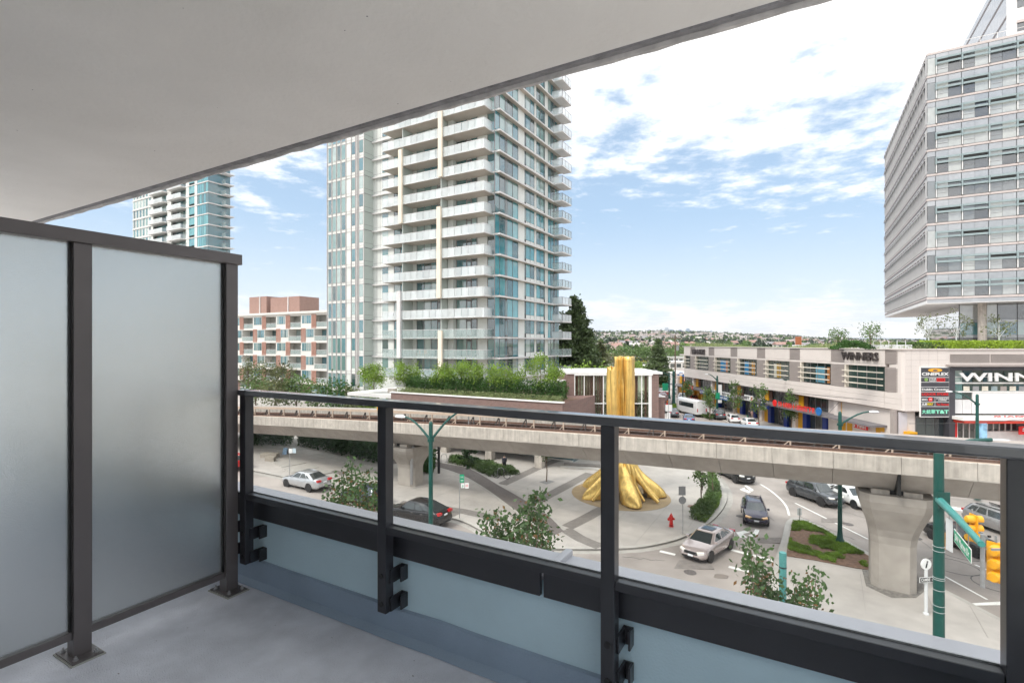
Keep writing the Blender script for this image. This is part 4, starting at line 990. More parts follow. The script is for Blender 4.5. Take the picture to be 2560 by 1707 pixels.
# rounded corner and street-end block
mall2 = E('mall_street_end', 'pale panelled end of the mall with store directory and large white letters', 'building', (44.1, 57.85, 0), 0.)
kx = 57.85/1280
def mx_(u): return (u-1280)*kx-44.1
def mz(v): return EYE-(v-HOR)*kx
cr = [(0, .6), (.02, .25), (.12, .08), (.35, 0)]
B('upper_wall', mall2, m_mw, .35, mx_(2372), 0, 14, MB0-.02, RZ)
MB().prism([(0, 2.0), (0, .6), (.02, .25), (.12, .08), (.34, 0), (.34, 2.0)], MB0-.02, RZ).o('corner_wall', m_mw, mall2)
for j in range(1, 10): B('panel_joint', mall2, m_mg, .35, mx_(2369), -.004, .0, MB0+j*.72-.012, MB0+j*.72)
for x in (1.0, 2.0, 3.0, 4.0): B('panel_joint', mall2, m_mg, x-.008, x+.008, -.005, .0, MB0, RZ)
B('roof_coping', mall2, m_mw, 0, 42, -.12, .5, RZ+.005, RZ+.125)
B('lower_wall', mall2, m_mw, .3, 1.9, .6, 14, -1.4, MB0-.03); B('lower_post', mall2, m_mg, -.35, -.05, .7, 1.4, -1.2, MB0-.03)
B('lower_panel', mall2, M('lilac_grey_panel', (.55, .53, .56), .5, var=.03), .0, .9, .45, .6, -1.0, MB0-.2)
for j in range(3): B('lower_window', mall2, m_shop, 2.0+j*1.05, 2.97+j*1.05, .5, .55, -1, 4.6)
B('lower_window_frame', mall2, m_mul, 1.92, 5.2, .56, .62, -1, 4.8)
B('dark_column', mall2, m_signk, mx_(2369)+.02, mx_(2384), -.2, 14, -1.4, mz(918)); B('dark_lintel', mall2, m_signk, mx_(2384), 42, -.15, 14, mz(926), mz(916))
B('metal_canopy', mall2, m_mg, mx_(2364), 42, -.5, .2, mz(916), mz(911))
B('wall', mall2, m_mw, mx_(2372), 42, .02, 14, mz(911), RZ)
for a in range(4): 
    s_ = MB(); x0 = mx_(2374)+a*4.6
    for j in range(9): s_.box(x0+.05, x0+4.5, -.06, .0, mz(905)+j*.105, mz(905)+j*.105+.06)
    tag(s_.o('louvre_strip', m_mg, mall2), kind='stuff')
# big shop window with white letters
B('shop_back', mall2, m_core, mx_(2386), 42, 1.4, 14, mz(981), mz(926))
for k in range(8):
    x0 = mx_(2386)+k*1.16
    B('shop_window', mall2, m_tg if k == 0 else m_mglass, x0+.03, x0+1.13, .3, .34, mz(979), mz(958)); B('shop_window', mall2, m_tg if k == 0 else m_mglass, x0+.03, x0+1.13, .3, .34, mz(956), mz(926))
B('window_transom', mall2, m_white, mx_(2386), 42, .2, .36, mz(959.5), mz(956)); B('window_transom', mall2, m_white, mx_(2386), 42, .2, .36, mz(943), mz(941.5)); B('window_sill', mall2, m_white, mx_(2384), 42, .1, .4, mz(981), mz(978))
text('store_letters', mall2, m_signw, 'WINNERS', (mx_(2395), -.06, mz(953)), .98, 13.0, ext=.14, bold=.015)
for k in range(7): B('merchandise', mall2, (m_cream, m_grey, m_cream, m_olouv, m_mg)[k % 5], mx_(2414)+k*1.05, mx_(2414)+k*1.05+.7, .27, .29, mz(977), mz(966))
B('white_wall', mall2, m_white, mx_(2434), 42, .12, .5, mz(1034), mz(982)); B('glass_bay', mall2, m_tg, mx_(2386), mx_(2409), .2, .25, mz(997), mz(981)); B('glass_bay', mall2, m_mglass, mx_(2410), mx_(2433), .2, .25, mz(997), mz(981))
for a, b in ((2384, 2410), (2412, 2432)):
    s_ = MB().box(mx_(a), mx_(b), .2, .3, mz(1034), mz(1000)); 
    for j in range(15): s_.box(mx_(a)+.08, mx_(b)-.08, .15, .2, mz(1033)+j*.1, mz(1033)+j*.1+.06)
    tag(s_.o('vent_louvre', m_owht, mall2), kind='stuff')
m_rc = M('red_canopy', (.55, .05, .03), .5, var=.05)
B('entrance_canopy', mall2, m_white, mx_(2376), 42, -1.6, .1, mz(1046), mz(1038)); B('entrance_canopy_edge', mall2, m_rc, mx_(2380), 42, -1.62, -.0, mz(1053), mz(1047))
for k in range(8): MB().lathe([(.14, 0), (.12, -.06)], 12).o('downlight', m_yellow, mall2, loc=(mx_(2388)+k*1.3, -1.2, mz(1053)))
text('store_letters', mall2, m_signr, 'SHOPPERS DRUG MART', (mx_(2456), -1.3, mz(1045)), .46, 12.5, ext=.1, bold=.03)
B('red_panel', mall2, m_signr, mx_(2384), mx_(2394), .05, .4, -1.3, mz(1054)); B('lower_white_wall', mall2, m_white, mx_(2450), 42, .05, .5, -1.3, mz(1078))
for k in range(10):
    B('entrance_glass', mall2, m_shop, mx_(2396)+k*.68+.03, mx_(2396)+k*.68+.62, .2, .25, mz(1074), mz(1055)); B('entrance_glass', mall2, m_shop, mx_(2396)+k*.68+.03, mx_(2396)+k*.68+.62, .2, .25, -1.2, mz(1076)) if k < 5 else None
    B('entrance_frame', mall2, m_white, mx_(2396)+k*.68-.03, mx_(2396)+k*.68+.03, .1, .3, -1.3, mz(1054))
B('hanging_board', mall2, m_signr, mx_(2526), mx_(2600), -1.0, -.9, mz(1082), mz(1062)); text('hanging_letters', mall2, m_signw, 'SHOPPERS', (mx_(2533), -1.04, mz(1074)), .36, 3.2, ext=.04, bold=.02)
# store directory
sp = E('store_directory', 'tall charcoal store directory panel on the mall corner', 'sign', (44.1+mx_(2298), 57.85-.16, mz(1042)), 0.)
SW, SH = mx_(2370)-mx_(2298), mz(917)-mz(1042)
def sy(v): return (1042-v)*kx
B('board', sp, m_signw, 0, SW, -.02, .16, 0, SH)
rows = [(919, 942), (943.5, 954), (955.5, 966), (967.5, 978), (979.5, 991), (992.5, 1003), (1004.5, 1014.5), (1016, 1040)]
for i, (a, b) in enumerate(rows):
    if i in (5, 6): B('panel', sp, m_signk, .06, SW/2-.03, -.04, -.02, sy(b), sy(a)); B('panel', sp, m_signk, SW/2+.03, SW-.06, -.04, -.02, sy(b), sy(a))
    else: B('panel', sp, m_signk, .06, SW-.06, -.04, -.02, sy(b), sy(a))
def dt(s, x0, x1, v0, v1, m_, **k): return text('lettering', sp, m_, s, (x0, -.06, sy(v1)), sy(v0)-sy(v1), x1-x0, ext=.02, **k)
MB().loft([[(SW/2+r*.8*math.cos(t), y, sy(925)+r*.20*math.sin(t)) for t in [k*math.pi/12 for k in range(24)]] for r, y in ((1, -.04), (1, -.06))]).o('emblem', m_yellow, sp)
MB().loft([[(SW/2+r*.28*math.cos(t), y, sy(925.5)+r*.10*math.sin(t)) for t in [k*math.pi/12 for k in range(24)]] for r, y in ((1, -.06), (1, -.075))]).o('emblem_centre', m_bronze, sp)
dt('CINEPLEX', .12, SW-.12, 930.5, 938.5, m_signw, bold=.03)
MB().lathe([(.2, 0), (.2, .03), (.1, .03)], 20).o('emblem', M('leaf_green', (.22, .36, .10), .5), sp, loc=(.62, -.03, sy(948.5)), rot=(R(90), 0, 0))
dt('STEVE', .95, 1.72, 944.5, 948, m_signw, bold=.02); dt('NASH', .95, 1.72, 949.3, 953, m_signw, bold=.02); B('red_patch', sp, m_signr, 1.8, 2.75, -.05, -.04, sy(953), sy(944.7)); glyphs(sp, M('dark_red', (.25, .01, .02)), 1.88, 2.68, -.052, sy(951), sy(947), 9)
dt('Dublin Crossing', .12, SW-.12, 970, 977, m_signw, bold=.02); dt('LIQUOR STORE', .12, SW-.15, 981.5, 989, m_signr, bold=.02)
dt('BMO', .12, .75, 996, 1000.5, m_signw, bold=.02); MB().lathe([(.24, 0), (.24, .03)], 20).o('emblem', m_signr, sp, loc=(1.1, -.03, sy(997.7)), rot=(R(90), 0, 0)); dt('M', 1.0, 1.2, 996, 999.5, m_signw)
dt('STARBUCKS', SW/2+.12, SW-.12, 994, 997.2, m_signw, bold=.02); dt('COFFEE', SW/2+.35, SW-.35, 998.3, 1001.3, m_signw, bold=.02)
dt('SUB', .12, .7, 1006.5, 1012.5, m_signw, bold=.02, shear=.2); dt('WAY', .72, 1.4, 1006.5, 1012.5, m_signy, bold=.02, shear=.2); dt('Tim Hortons', SW/2+.12, SW-.1, 1007, 1013, m_signr, bold=.01)
dt('大統華', .12, 1.62, 1023, 1033.5, m_mint, bold=.01); dt('T&T', 1.66, SW-.12, 1024, 1033, m_mint, bold=.03)

# ------------------------------------------------------------------ terraced block with brick-red screens (left)
m_bw = M('block_white', (.72, .70, .66), .6, var=.05, scale=.5); m_ltw = M('block_grey_wall', (.50, .515, .49), .7, var=.05)
m_scr = M('terracotta_slat', (.42, .215, .165), .6, var=.08); m_bg = glassmat('block_window', [(.08, .20, .24), (.14, .25, .27), (.28, .36, .36), (.06, .13, .14), (.10, .24, .29)], ior=2.2, wob=.08)
blk = E('terraced_block', 'six storey white apartment block with brick red slatted screens at left', 'apartment block', wc(0, 73, 0), TH)
BX0, BX1 = -140., -84.
B('rear_mass', blk, m_ltw, BX0, BX1, 1.9, 16, -1, 19.6)
B('ground_storey', blk, m_brk, BX0, BX1, .6, 1.9, -1, 4.6)
for k in range(6): B('floor_slab', blk, m_bw, BX0, BX1+.1, -.15, 2, 4.9+2.93*k-.42, 4.9+2.93*k)
B('roof_overhang', blk, m_bw, BX0, BX1+.3, -.5, 3, 19.55, 20.0)
bay = 8.35
for k in range(5):
    z0 = 4.9+2.93*k; z1 = z0+2.5; odd = k % 2
    for j in range(6):
        x = BX1-1.2-bay*(j+1)
        wx = x+(1.35 if odd else 0.)
        ww = 2.9 if not odd else 2.4
        B('window_surround', blk, m_bw, wx-.35, wx+ww+.15, -.1, 1.9, z0+.005, z1+.0)
        for i in range(4): B('window_pane', blk, m_bg, wx+.05+i*ww/4, wx+(i+1)*ww/4-.04, -.14, -.11, z0+.78, z1-.05)
        sx0 = wx+ww+.2 if not odd else wx-1.55
        s_ = MB(); s_.box(sx0, sx0+.06, -.2, -.12, z0-.3, z1+.1); s_.box(sx0+1.36, sx0+1.42, -.2, -.12, z0-.3, z1+.1)
        z = z0-.25
        while z < z1+.05: s_.box(sx0+.05, sx0+1.38, -.19, -.13, z, z+.14); z += .2
        tag(s_.o('slatted_screen', m_scr, blk), kind='stuff')
        gx0 = wx+ww+1.65 if not odd else wx+ww+.2; gx1 = x+bay-.4 if not odd else x+bay-.25
        B('balcony_guard', blk, m_guard2, gx0, gx1, -.12, -.09, z0, z0+1.0); B('guard_rail', blk, m_slabw, gx0, gx1, -.14, -.07, z0+1.0, z0+1.05)
        B('balcony_door', blk, m_mul, gx1-.85, gx1-.1, 1.84, 1.89, z0, z1-.2); B('door_pane', blk, m_bg, gx1-.75, gx1-.2, 1.80, 1.83, z0+.2, z1-.4); B('balcony_window', blk, m_bg, gx0+.1, gx0+1.3, 1.80, 1.88, z0+.1, z1-.2) if odd else None
for j in range(7):
    x = BX1-1.2-bay*(j+1); B('ground_window', blk, m_bg, x+2.2, x+4.4, .55, .59, 1.4, 4.2); B('ground_window', blk, m_bg, x+4.5, x+6.6, .55, .59, 1.4, 4.2); B('window_bar', blk, m_bw, x+2.2, x+6.6, .5, .55, 2.7, 2.85)
for x0, x1, h in ((-117.0, -110.4, 24.3), (-108.9, -98.6, 23.8)):
    B('roof_box', blk, M('roof_box_brick', (.34, .215, .18), .8, var=.06) if 'roof_box_brick' not in bpy.data.materials else bpy.data.materials['roof_box_brick'], x0, x1, 3.2, 8.5, 20, h)
    B('roof_pipe', blk, m_slabw, x0+.62*(x1-x0), x0+.62*(x1-x0)+.2, 3.0, 3.2, 20, h+.1)
# ------------------------------------------------------------------ second tower far left, above the screen
tw2 = E('distant_glass_tower', 'distant glass apartment tower rising above the privacy screen at left', 'apartment tower', (-80.7, 136, 0), TH)
for k in range(25):
    z0 = 2+2.86*k; z1 = z0+2.86
    B('floor_slab', tw2, m_slabw, -40, .3, -.2, 6.1, z0-.25, z0)
    if k < 10: continue
    for j in range(5): B('window_pane', tw2, m_tgb, -5.0+j*1.0+.04, -4.0+j*1.0-.04, -.05, 0, z0+.05, z1-.3)
    B('window_pane', tw2, m_tgb, -9.0, -6.4, -.05, 0, z0+.6, z1-.3); B('white_panel', tw2, m_tw, -6.3, -5.1, -.1, .1, z0, z1-.25); B('white_panel', tw2, m_tw, -10.6, -9.1, -.1, .1, z0, z1-.25)
    for j in range(4): B('window_pane', tw2, m_tg, -17.5+j*1.7, -15.9+j*1.7, 1.0, 1.05, z0+.05, z1-.3)
    B('balcony_slab', tw2, m_slabw, -18, -10.7, -1.4, 1, z0-.25, z0); B('guard_panel', tw2, m_guard, -18, -10.7, -1.45, -1.42, z0-.1, z0+1.05)
    B('white_panel', tw2, m_tw, -20.2, -18.1, -.1, .3, z0, z1-.25); B('balcony_slab', tw2, m_slabw, -28, -20.3, -1.4, 1, z0-.25, z0); B('guard_panel', tw2, m_guard, -28, -20.3, -1.45, -1.42, z0-.1, z0+1.05)
    for j in range(4): B('window_pane', tw2, m_tg, -28+j*1.8, -26.3+j*1.8, 1.0, 1.05, z0+.05, z1-.3)
    for j in range(6): B('window_pane', tw2, m_tg, -39.5+j*1.8, -38.4+j*1.8, -.05, 0, z0+.4, z1-.3)
    B('white_panel', tw2, m_tw, -40, -28.2, .0, .3, z0, z1-.25)
    B('corner_balcony', tw2, m_guard2, .35, 1.9, 3.5, 3.55, z0-.1, z0+1.05); B('balcony_slab', tw2, m_slabw, .3, 2.0, 3.5, 6, z0-.25, z0)
B('core', tw2, m_core, -39.8, -.1, 1.1, 5.9, -1, 73); B('side_wall', tw2, m_tgb, -.08, .0, 0, 6, 30, 72); B('base_wall', tw2, m_tw, -40, 0, 0, 6, -1, 30)

# ------------------------------------------------------------------ far hillside: houses, trees, skyline, mountains
m_hw = [M('house_wall_%s' % n, c, .8, var=.1, scale=.3) for n, c in (('cream', (.62, .56, .50)), ('white', (.68, .66, .64)), ('pink', (.56, .47, .43)), ('grey', (.42, .41, .42)))]
m_hr = [M('house_roof_%s' % n, c, .85, var=.15, scale=.3) for n, c in (('grey', (.25, .24, .25)), ('brown', (.27, .20, .18)), ('red', (.33, .20, .17)), ('pale', (.50, .47, .45)))]
hw_me = []; hr_me = []
for m_ in m_hw: hw_me.append(MB().box(-5, 5, -4, 4, -4, 5.4).me('wall', m_))
for m_ in m_hr: hr_me.append(MB().loft([[(-5.5, -4.6, 5.2), (-5.5, 0, 7.9), (-5.5, 4.6, 5.2)], [(5.5, -4.6, 5.2), (5.5, 0, 7.9), (5.5, 4.6, 5.2)]]).me('roof', m_))
win_me = MB().box(-3.6, -1.6, -4.06, -4.0, 2.6, 4.2).me('window', m_mglass); win2_me = MB().box(1.2, 3.6, -4.06, -4.0, 2.6, 4.2).me('window', m_mglass)
hr2 = random.Random(3)
spots = []
for r in (430, 500, 580, 670, 770, 880, 1000, 1140, 1300, 1480, 1680, 1900, 2150, 2420):
    for k in range(26):
        u = 1395+hr2.random()*900
        x = (u-1280)/1280*r; spots.append((x+hr2.uniform(-6, 6), r+hr2.uniform(-25, 25)))
hr2.shuffle(spots)
nh = 0
for i, (x, y) in enumerate(sorted(spots[:285], key=lambda p: p[1])):
    u = 1280+1280*x/y
    if y < 620 and u > 1690: continue
    s = hr2.uniform(.85, 1.5); z = terr(x, y)
    wi, ri = hr2.randrange(4), hr2.randrange(4); dn = 'at the foot of' if y < 700 else 'halfway up' if y < 1500 else 'near the top of'
    h = E('house', 'small %s house with %s gabled roof %s the far hillside' % (('cream', 'white', 'pinkish', 'grey')[wi], ('grey', 'brown', 'red', 'pale')[ri], dn), 'house', (x, y, z), hr2.choice((0, 1.57, .3, -.5))+hr2.uniform(-.1, .1), 'houses on the far hillside')
    h.scale = (s*hr2.uniform(.9, 1.6), s, s*.9)
    O('wall', hw_me[wi], h); O('roof', hr_me[ri], h)
    if y < 800: O('window', win_me, h); O('window', win2_me, h)
# hundreds more roofs beyond counting
mbh = {0: MB(), 1: MB()}
for i in range(650):
    r = 800+hr2.random()**.8*1900; u = 1390+hr2.random()*920; x = (u-1280)/1280*r; y = r; z = terr(x, y); w_ = hr2.uniform(4, 8); d_ = hr2.uniform(4, 6); h_ = hr2.uniform(4, 6.5)
    mbh[0].box(x-w_, x+w_, y-d_, y+d_, z-3, z+h_)
    mbh[1].loft([[(x-w_-.4, y-d_-.5, z+h_-.1), (x-w_-.4, y, z+h_+2.2), (x-w_-.4, y+d_+.5, z+h_-.1)], [(x+w_+.4, y-d_-.5, z+h_-.1), (x+w_+.4, y, z+h_+2.2), (x+w_+.4, y+d_+.5, z+h_-.1)]])
tag(mbh[0].o('hillside_house_walls', M('far_walls', (.60, .545, .50), .85, var=.35, scale=.02)), 'mass of pale far-off house walls covering the hillside', 'houses', kind='stuff')
tag(mbh[1].o('hillside_roofs', M('far_roofs', (.32, .28, .27), .85, var=.4, scale=.02)), 'mass of far-off grey and red roofs covering the hillside', 'roofs', kind='stuff')
# low commercial buildings across the street beyond the plaza
for i, (u0, u1, v0, d, c_, lb) in enumerate(((1595, 1660, 918, 205, (.66, .64, .60), 'low white shop with a flat roof beyond the street junction'), (1640, 1720, 905, 250, (.70, .68, .64), 'long white warehouse behind the tall conifer'),
        (1560, 1640, 901, 330, (.62, .46, .10), 'low shop with a yellow roof band beyond the round trees'), (1500, 1570, 893, 420, (.50, .30, .26), 'brick red flat roofed block left of the golden trunk top'),
        (1670, 1760, 893, 320, (.60, .585, .56), 'pale flat roofed store hidden partly by the mall corner'), (1690, 1730, 935, 140, (.74, .73, .72), 'white wall with blue parking sign beside the mall'),
        (1420, 1500, 898, 380, (.58, .52, .47), 'cream warehouse glimpsed beside the giant conifer'), (1600, 1650, 884, 520, (.66, .63, .60), 'far white flat roofed block above the street trees'))):
    x0, x1 = (u0-1280)/1280*d, (u1-1280)/1280*d; zt = EYE-(v0-HOR)/1280*d; zb = terr(x0, d)
    b_ = E('low_building', lb, 'building', (x0, d, zb-1), 0.)
    mw_ = M('low_building_%d' % i, c_, .8, var=.08, scale=.15)
    B('wall', b_, mw_, 0, x1-x0, 0, 14, 0, max(zt-zb+1, 4)); B('parapet', b_, m_white, -.2, x1-x0+.2, -.2, 14.2, max(zt-zb+1, 4), max(zt-zb+1, 4)+.3)
    for j in range(int((x1-x0)/3)): B('window', b_, m_shop, 1+3*j, 3.2+3*j, -.08, -.02, 1.6, 3.4)
    if i == 5:
        MB().lathe([(1.0, 0), (1.0, .1)], 24).o('parking_sign', m_blue, b_, loc=(1.3, -.02, 5.2), rot=(R(90), 0, 0)); text('sign_letter', b_, m_signw, 'P', (.95, -.14, 4.65), 1.1, ext=.03, bold=.03)
        B('red_awning', b_, m_rc, .2, x1-x0+4, -1.5, 0, 3.4, 3.9)
# distant skyline on the ridge
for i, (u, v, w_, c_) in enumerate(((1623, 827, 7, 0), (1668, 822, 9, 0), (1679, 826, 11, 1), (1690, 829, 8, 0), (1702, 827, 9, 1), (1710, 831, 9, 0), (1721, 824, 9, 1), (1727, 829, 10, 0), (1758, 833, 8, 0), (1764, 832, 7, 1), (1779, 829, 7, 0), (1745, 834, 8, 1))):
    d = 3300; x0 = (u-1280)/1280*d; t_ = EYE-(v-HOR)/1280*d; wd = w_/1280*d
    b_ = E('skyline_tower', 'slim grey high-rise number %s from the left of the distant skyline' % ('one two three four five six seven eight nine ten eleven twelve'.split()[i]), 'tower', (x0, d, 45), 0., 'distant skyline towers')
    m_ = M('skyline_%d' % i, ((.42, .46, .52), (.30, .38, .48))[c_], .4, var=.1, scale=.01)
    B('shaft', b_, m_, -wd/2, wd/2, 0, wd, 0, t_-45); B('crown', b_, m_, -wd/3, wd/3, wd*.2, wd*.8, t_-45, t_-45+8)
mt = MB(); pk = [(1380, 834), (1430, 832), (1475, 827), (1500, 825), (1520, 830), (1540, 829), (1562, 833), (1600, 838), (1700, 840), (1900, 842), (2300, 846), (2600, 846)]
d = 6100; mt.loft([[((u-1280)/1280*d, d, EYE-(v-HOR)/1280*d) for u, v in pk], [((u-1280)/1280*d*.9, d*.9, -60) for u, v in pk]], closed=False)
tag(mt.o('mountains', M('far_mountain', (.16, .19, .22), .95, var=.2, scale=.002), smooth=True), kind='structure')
# ------------------------------------------------------------------ golden tree sculpture
gt = E('golden_tree_sculpture', 'giant golden hollow tree trunk sculpture with spreading roots on a tan disc', 'sculpture', (pc.x, pc.y, pc.z+KH+.02), 0.)
GH = 11.8-pc.z
from mathutils import noise as mn
def gold_ring(t, n=96):
    ring = []
    h = t*GH
    for k in range(n):
        a = 2*math.pi*k/n           # a=-pi/2 faces us
        fr = (a+math.pi/2+math.pi) % (2*math.pi)-math.pi      # 0 = front
        r = 1.19+.10*math.sin(3*a+1)+.06*math.sin(7*a+.6*h)
        r += .10*mn.noise((math.cos(a)*1.8, math.sin(a)*1.8, h*.28))+.05*mn.noise((math.cos(a)*5, math.sin(a)*5, h*.5))
        r *= 1-.06*smooth(6, 11.5, h)
        groove = math.exp(-(abs(fr+.03)/.46)**8); r -= groove*(.62+.16*mn.noise((fr*5, 0, h*.45))+.05*math.sin(fr*22))*smooth(2.4, 3.6, h)
        # root flare
        fl = (1-smooth(.0, 3.4, h)); lobe = .5+.5*math.cos(5*a+.9+.3*math.sin(2*a)); r += fl**1.5*(.35+2.35*lobe**1.4)
        top = GH if abs(fr) < .62 or fr > 0 else GH-1.0
        top += .18*mn.noise((math.cos(a)*3, math.sin(a)*3, 9))
        ring.append((r*math.cos(a), r*math.sin(a), min(h, top)))
    return ring
NRG = 44; rings = [gold_ring((k/NRG)**1.25) for k in range(NRG+1)]
inner = []
gm_ = MB(); n = 96; i0 = len(gm_.v)
allr = rings+inner
for r_ in allr: gm_.v += [tuple(p) for p in r_]
for a in range(len(allr)-1):
    for k in range(n):
        cx_ = allr[a][k]; aa = 2*math.pi*k/n
        lob = .5+.5*math.cos(5*aa+.9+.3*math.sin(2*aa)); hh = cx_[2]
        if a < NRG and hh < .5+1.9*(1-lob/.42) and lob < .42: continue      # openings between the roots
        gm_.f.append((a*n+k, a*n+(k+1) % n, (a+1)*n+(k+1) % n, (a+1)*n+k))
trunk_me = gm_.me('trunk', m_gold, smooth=50); tro = O('trunk', trunk_me, gt)
so_ = tro.modifiers.new('thickness', 'SOLIDIFY'); so_.thickness = .16; so_.offset = -1
for (a0, L, w_) in ((-2.5, 3.4, .24), (-2.2, 3.1, .2), (-.75, 3.5, .26), (-.5, 3.2, .22), (.6, 3.2, .25), (2.2, 3.2, .25), (3.3, 3.1, .25), (-1.25, 2.0, .16), (-1.75, 1.9, .18), (-2.85, 2.7, .2), (-.95, 2.6, .18)):
    pts = [(r_*math.cos(a0+d_), r_*math.sin(a0+d_), z) for r_, z, d_ in ((.9, 3.0, 0), (1.35, 2.1, .02), (1.9*L/3.2, 1.25, .04), (2.5*L/3.2, .6, .02), (L, .06, 0))]
    MB().tube(smoothline(pts, 4), [w_*(1.4-.9*k/16) for k in range(17)], 9).o('root', m_gold, gt, smooth=True)

# ------------------------------------------------------------------ vehicles
m_cglass = M('car_glass', (.02, .028, .03), .05, var=0, spec=.8, ior=1.7)
m_tyre = M('tyre', (.02, .02, .02), .8, var=0); m_rim = M('alloy_rim', (.50, .50, .51), .3, metal=.8, var=0)
m_trim = M('black_trim', (.02, .02, .022), .45, var=0); m_chrome = M('chrome', (.6, .6, .6), .2, metal=1, var=0)
m_head = M('headlamp', (.82, .80, .74), .12, var=0, coat=.6); m_amber = M('lit_headlamp', (.95, .60, .30), .2, var=0); m_tail = M('tail_lamp', (.50, .01, .015), .15, var=0, coat=.6); m_plate = M('number_plate', (.78, .79, .82), .5, var=.05, scale=30)
def paint(name, c, metal=.35): return M(name, c, .26, metal=metal, var=.03, scale=3, coat=.8)
KIND = {
 'sedan': dict(L=4.75, W=1.82, H=1.46, st=[(0, .52, .62, .30), (.015, .66, .80, .24), (.07, .76, .93, .20), (.26, .93, 1., .18), (.5, .95, 1., .17), (.75, 1.0, 1., .18), (.92, 1.03, .95, .22), (.985, .96, .86, .27), (1, .72, .76, .33)], base=(.255, .87), roof=(.42, .70), wr=.33, wx=(.19, .79)),
 'suv': dict(L=4.7, W=1.88, H=1.70, st=[(0, .60, .66, .36), (.015, .80, .82, .30), (.06, .92, .94, .26), (.25, 1.05, 1., .24), (.5, 1.07, 1., .23), (.75, 1.10, 1., .24), (.93, 1.12, .96, .27), (.985, 1.08, .88, .30), (1, .85, .80, .38)], base=(.24, .965), roof=(.38, .86), wr=.37, wx=(.185, .80)),
 'coupe_suv': dict(L=4.7, W=1.9, H=1.62, st=[(0, .58, .66, .36), (.015, .78, .82, .30), (.06, .92, .94, .26), (.25, 1.03, 1., .24), (.5, 1.06, 1., .23), (.75, 1.13, 1., .24), (.93, 1.16, .96, .27), (.985, 1.06, .88, .30), (1, .80, .80, .38)], base=(.24, .95), roof=(.40, .68), wr=.38, wx=(.185, .80)),
 'hatch': dict(L=4.15, W=1.74, H=1.45, st=[(0, .52, .64, .30), (.015, .66, .80, .24), (.07, .78, .93, .20), (.26, .94, 1., .18), (.5, .96, 1., .17), (.75, 1.0, 1., .18), (.93, 1.02, .96, .22), (.985, .95, .88, .27), (1, .72, .80, .33)], base=(.25, .955), roof=(.41, .82), wr=.31, wx=(.185, .80))}
_cm = {}
def car_meshes(kind):
    if kind in _cm: return _cm[kind]
    k = KIND[kind]; L, W, H = k['L'], k['W'], k['H']; out = {}
    # body shell: lofted cross-sections
    ts = np.linspace(0, 1, 25); st = np.array(k['st']); rings = []
    for t in ts:
        zt, hw, zb = (np.interp(t, st[:, 0], st[:, j]) for j in (1, 2, 3)); hw *= W/2; x = L/2-t*L
        pinch = 1-.18*max(0, abs(t-.5)-.42)/.08 if abs(t-.5) > .42 else 1
        half = [(0, zb), (.78*hw, zb), (.96*hw, zb+.10), (hw, zb+.32*(zt-zb)), (1.0*hw, zb+.58*(zt-zb)), (.965*hw, zt-.10), (.90*hw, zt-.015), (.6*hw, zt+.02), (0, zt+.035)]
        ring = [(x, -y, z) for y, z in half]+[(x, y, z) for y, z in half[-2:0:-1]]
        rings.append(ring)
    out['body'] = MB().loft(rings)
    zb0 = np.interp((k['base'][0]+k['base'][1])/2, st[:, 0], st[:, 1])-.03
    bx0, bx1 = L/2-k['base'][0]*L, L/2-k['base'][1]*L; rx0, rx1 = L/2-k['roof'][0]*L, L/2-k['roof'][1]*L
    bw, rw = W/2*.90, W/2*.66
    zf = np.interp(k['base'][0], st[:, 0], st[:, 1])-.02; zr = np.interp(k['base'][1], st[:, 0], st[:, 1])-.02
    # cabin as a loft from belt line to a crowned roof
    def lay(s, crown=0):
        q = s; xa, xb = bx0+(rx0-bx0)*q, bx1+(rx1-bx1)*q; w_ = bw+(rw-bw)*q**1.15
        za, zb_ = zf+(H-.05-zf)*q, zr+(H-.05-zr)*q
        return xa, xb, w_, za, zb_
    rings = []
    for s in (0, .3, .6, .85, .97, 1.0):
        xa, xb, w_, za, zb_ = lay(min(s, 1)); 
        if s == 1.0: w_ *= .93; xa -= .08; xb += .08; za += .012; zb_ += .012
        xm = (xa+xb)/2; zm = max(za, zb_)+(.03 if s > .8 else 0)
        rings.append([(xa, -w_*.86, za), (xa+.07*(1-s*.3), 0, za), (xa, w_*.86, za), (xa-.16, w_*.985, za), (xm, w_, zm*.5+(za+zb_)/4 if s < .8 else zm), (xb+.16, w_*.985, zb_), (xb, w_*.86, zb_), (xb-.06, 0, zb_), (xb, -w_*.86, zb_), (xb+.16, -w_*.985, zb_), (xm, -w_, zm*.5+(za+zb_)/4 if s < .8 else zm), (xa-.16, -w_*.985, za)])
    out['cabin'] = MB().loft(rings)
    def P2(s, e, y): # point on windscreen(e=0)/rear(e=1)
        xa, xb, w_, za, zb_ = lay(s); return ((xa+.035, y*w_*.84, za+.004) if e == 0 else (xb-.035, y*w_*.84, zb_+.004))
    def scr(e):
        m_ = MB(); g_ = []
        for s in (.08, .35, .65, .93):
            for y in (-1, -.5, 0, .5, 1):
                p = Vector(P2(s, e, y)); p.x += (.045 if e == 0 else -.04)*(1-y*y)+(.012 if e == 0 else -.012); g_.append(tuple(p))
        m_.v = g_; m_.f = [(r*5+c, r*5+c+1, (r+1)*5+c+1, (r+1)*5+c) for r in range(3) for c in range(4)]; return m_
    out['windscreen'] = scr(0); out['rear_window'] = scr(1)
    def side(f0, f1, y, s0=.14, s1=.86):
        m_ = MB(); pts = []
        for s in (s0, s1):
            xa, xb, w_, za, zb_ = lay(s)
            for f in (f0, f1):
                ff = f; x = xa-.18+(xb-xa+.36)*ff; z = za+(zb_-za)*ff; wv = w_*1.0+.012
                pts.append((x, y*wv, z))
        m_.poly([pts[0], pts[1], pts[3], pts[2]]); return m_
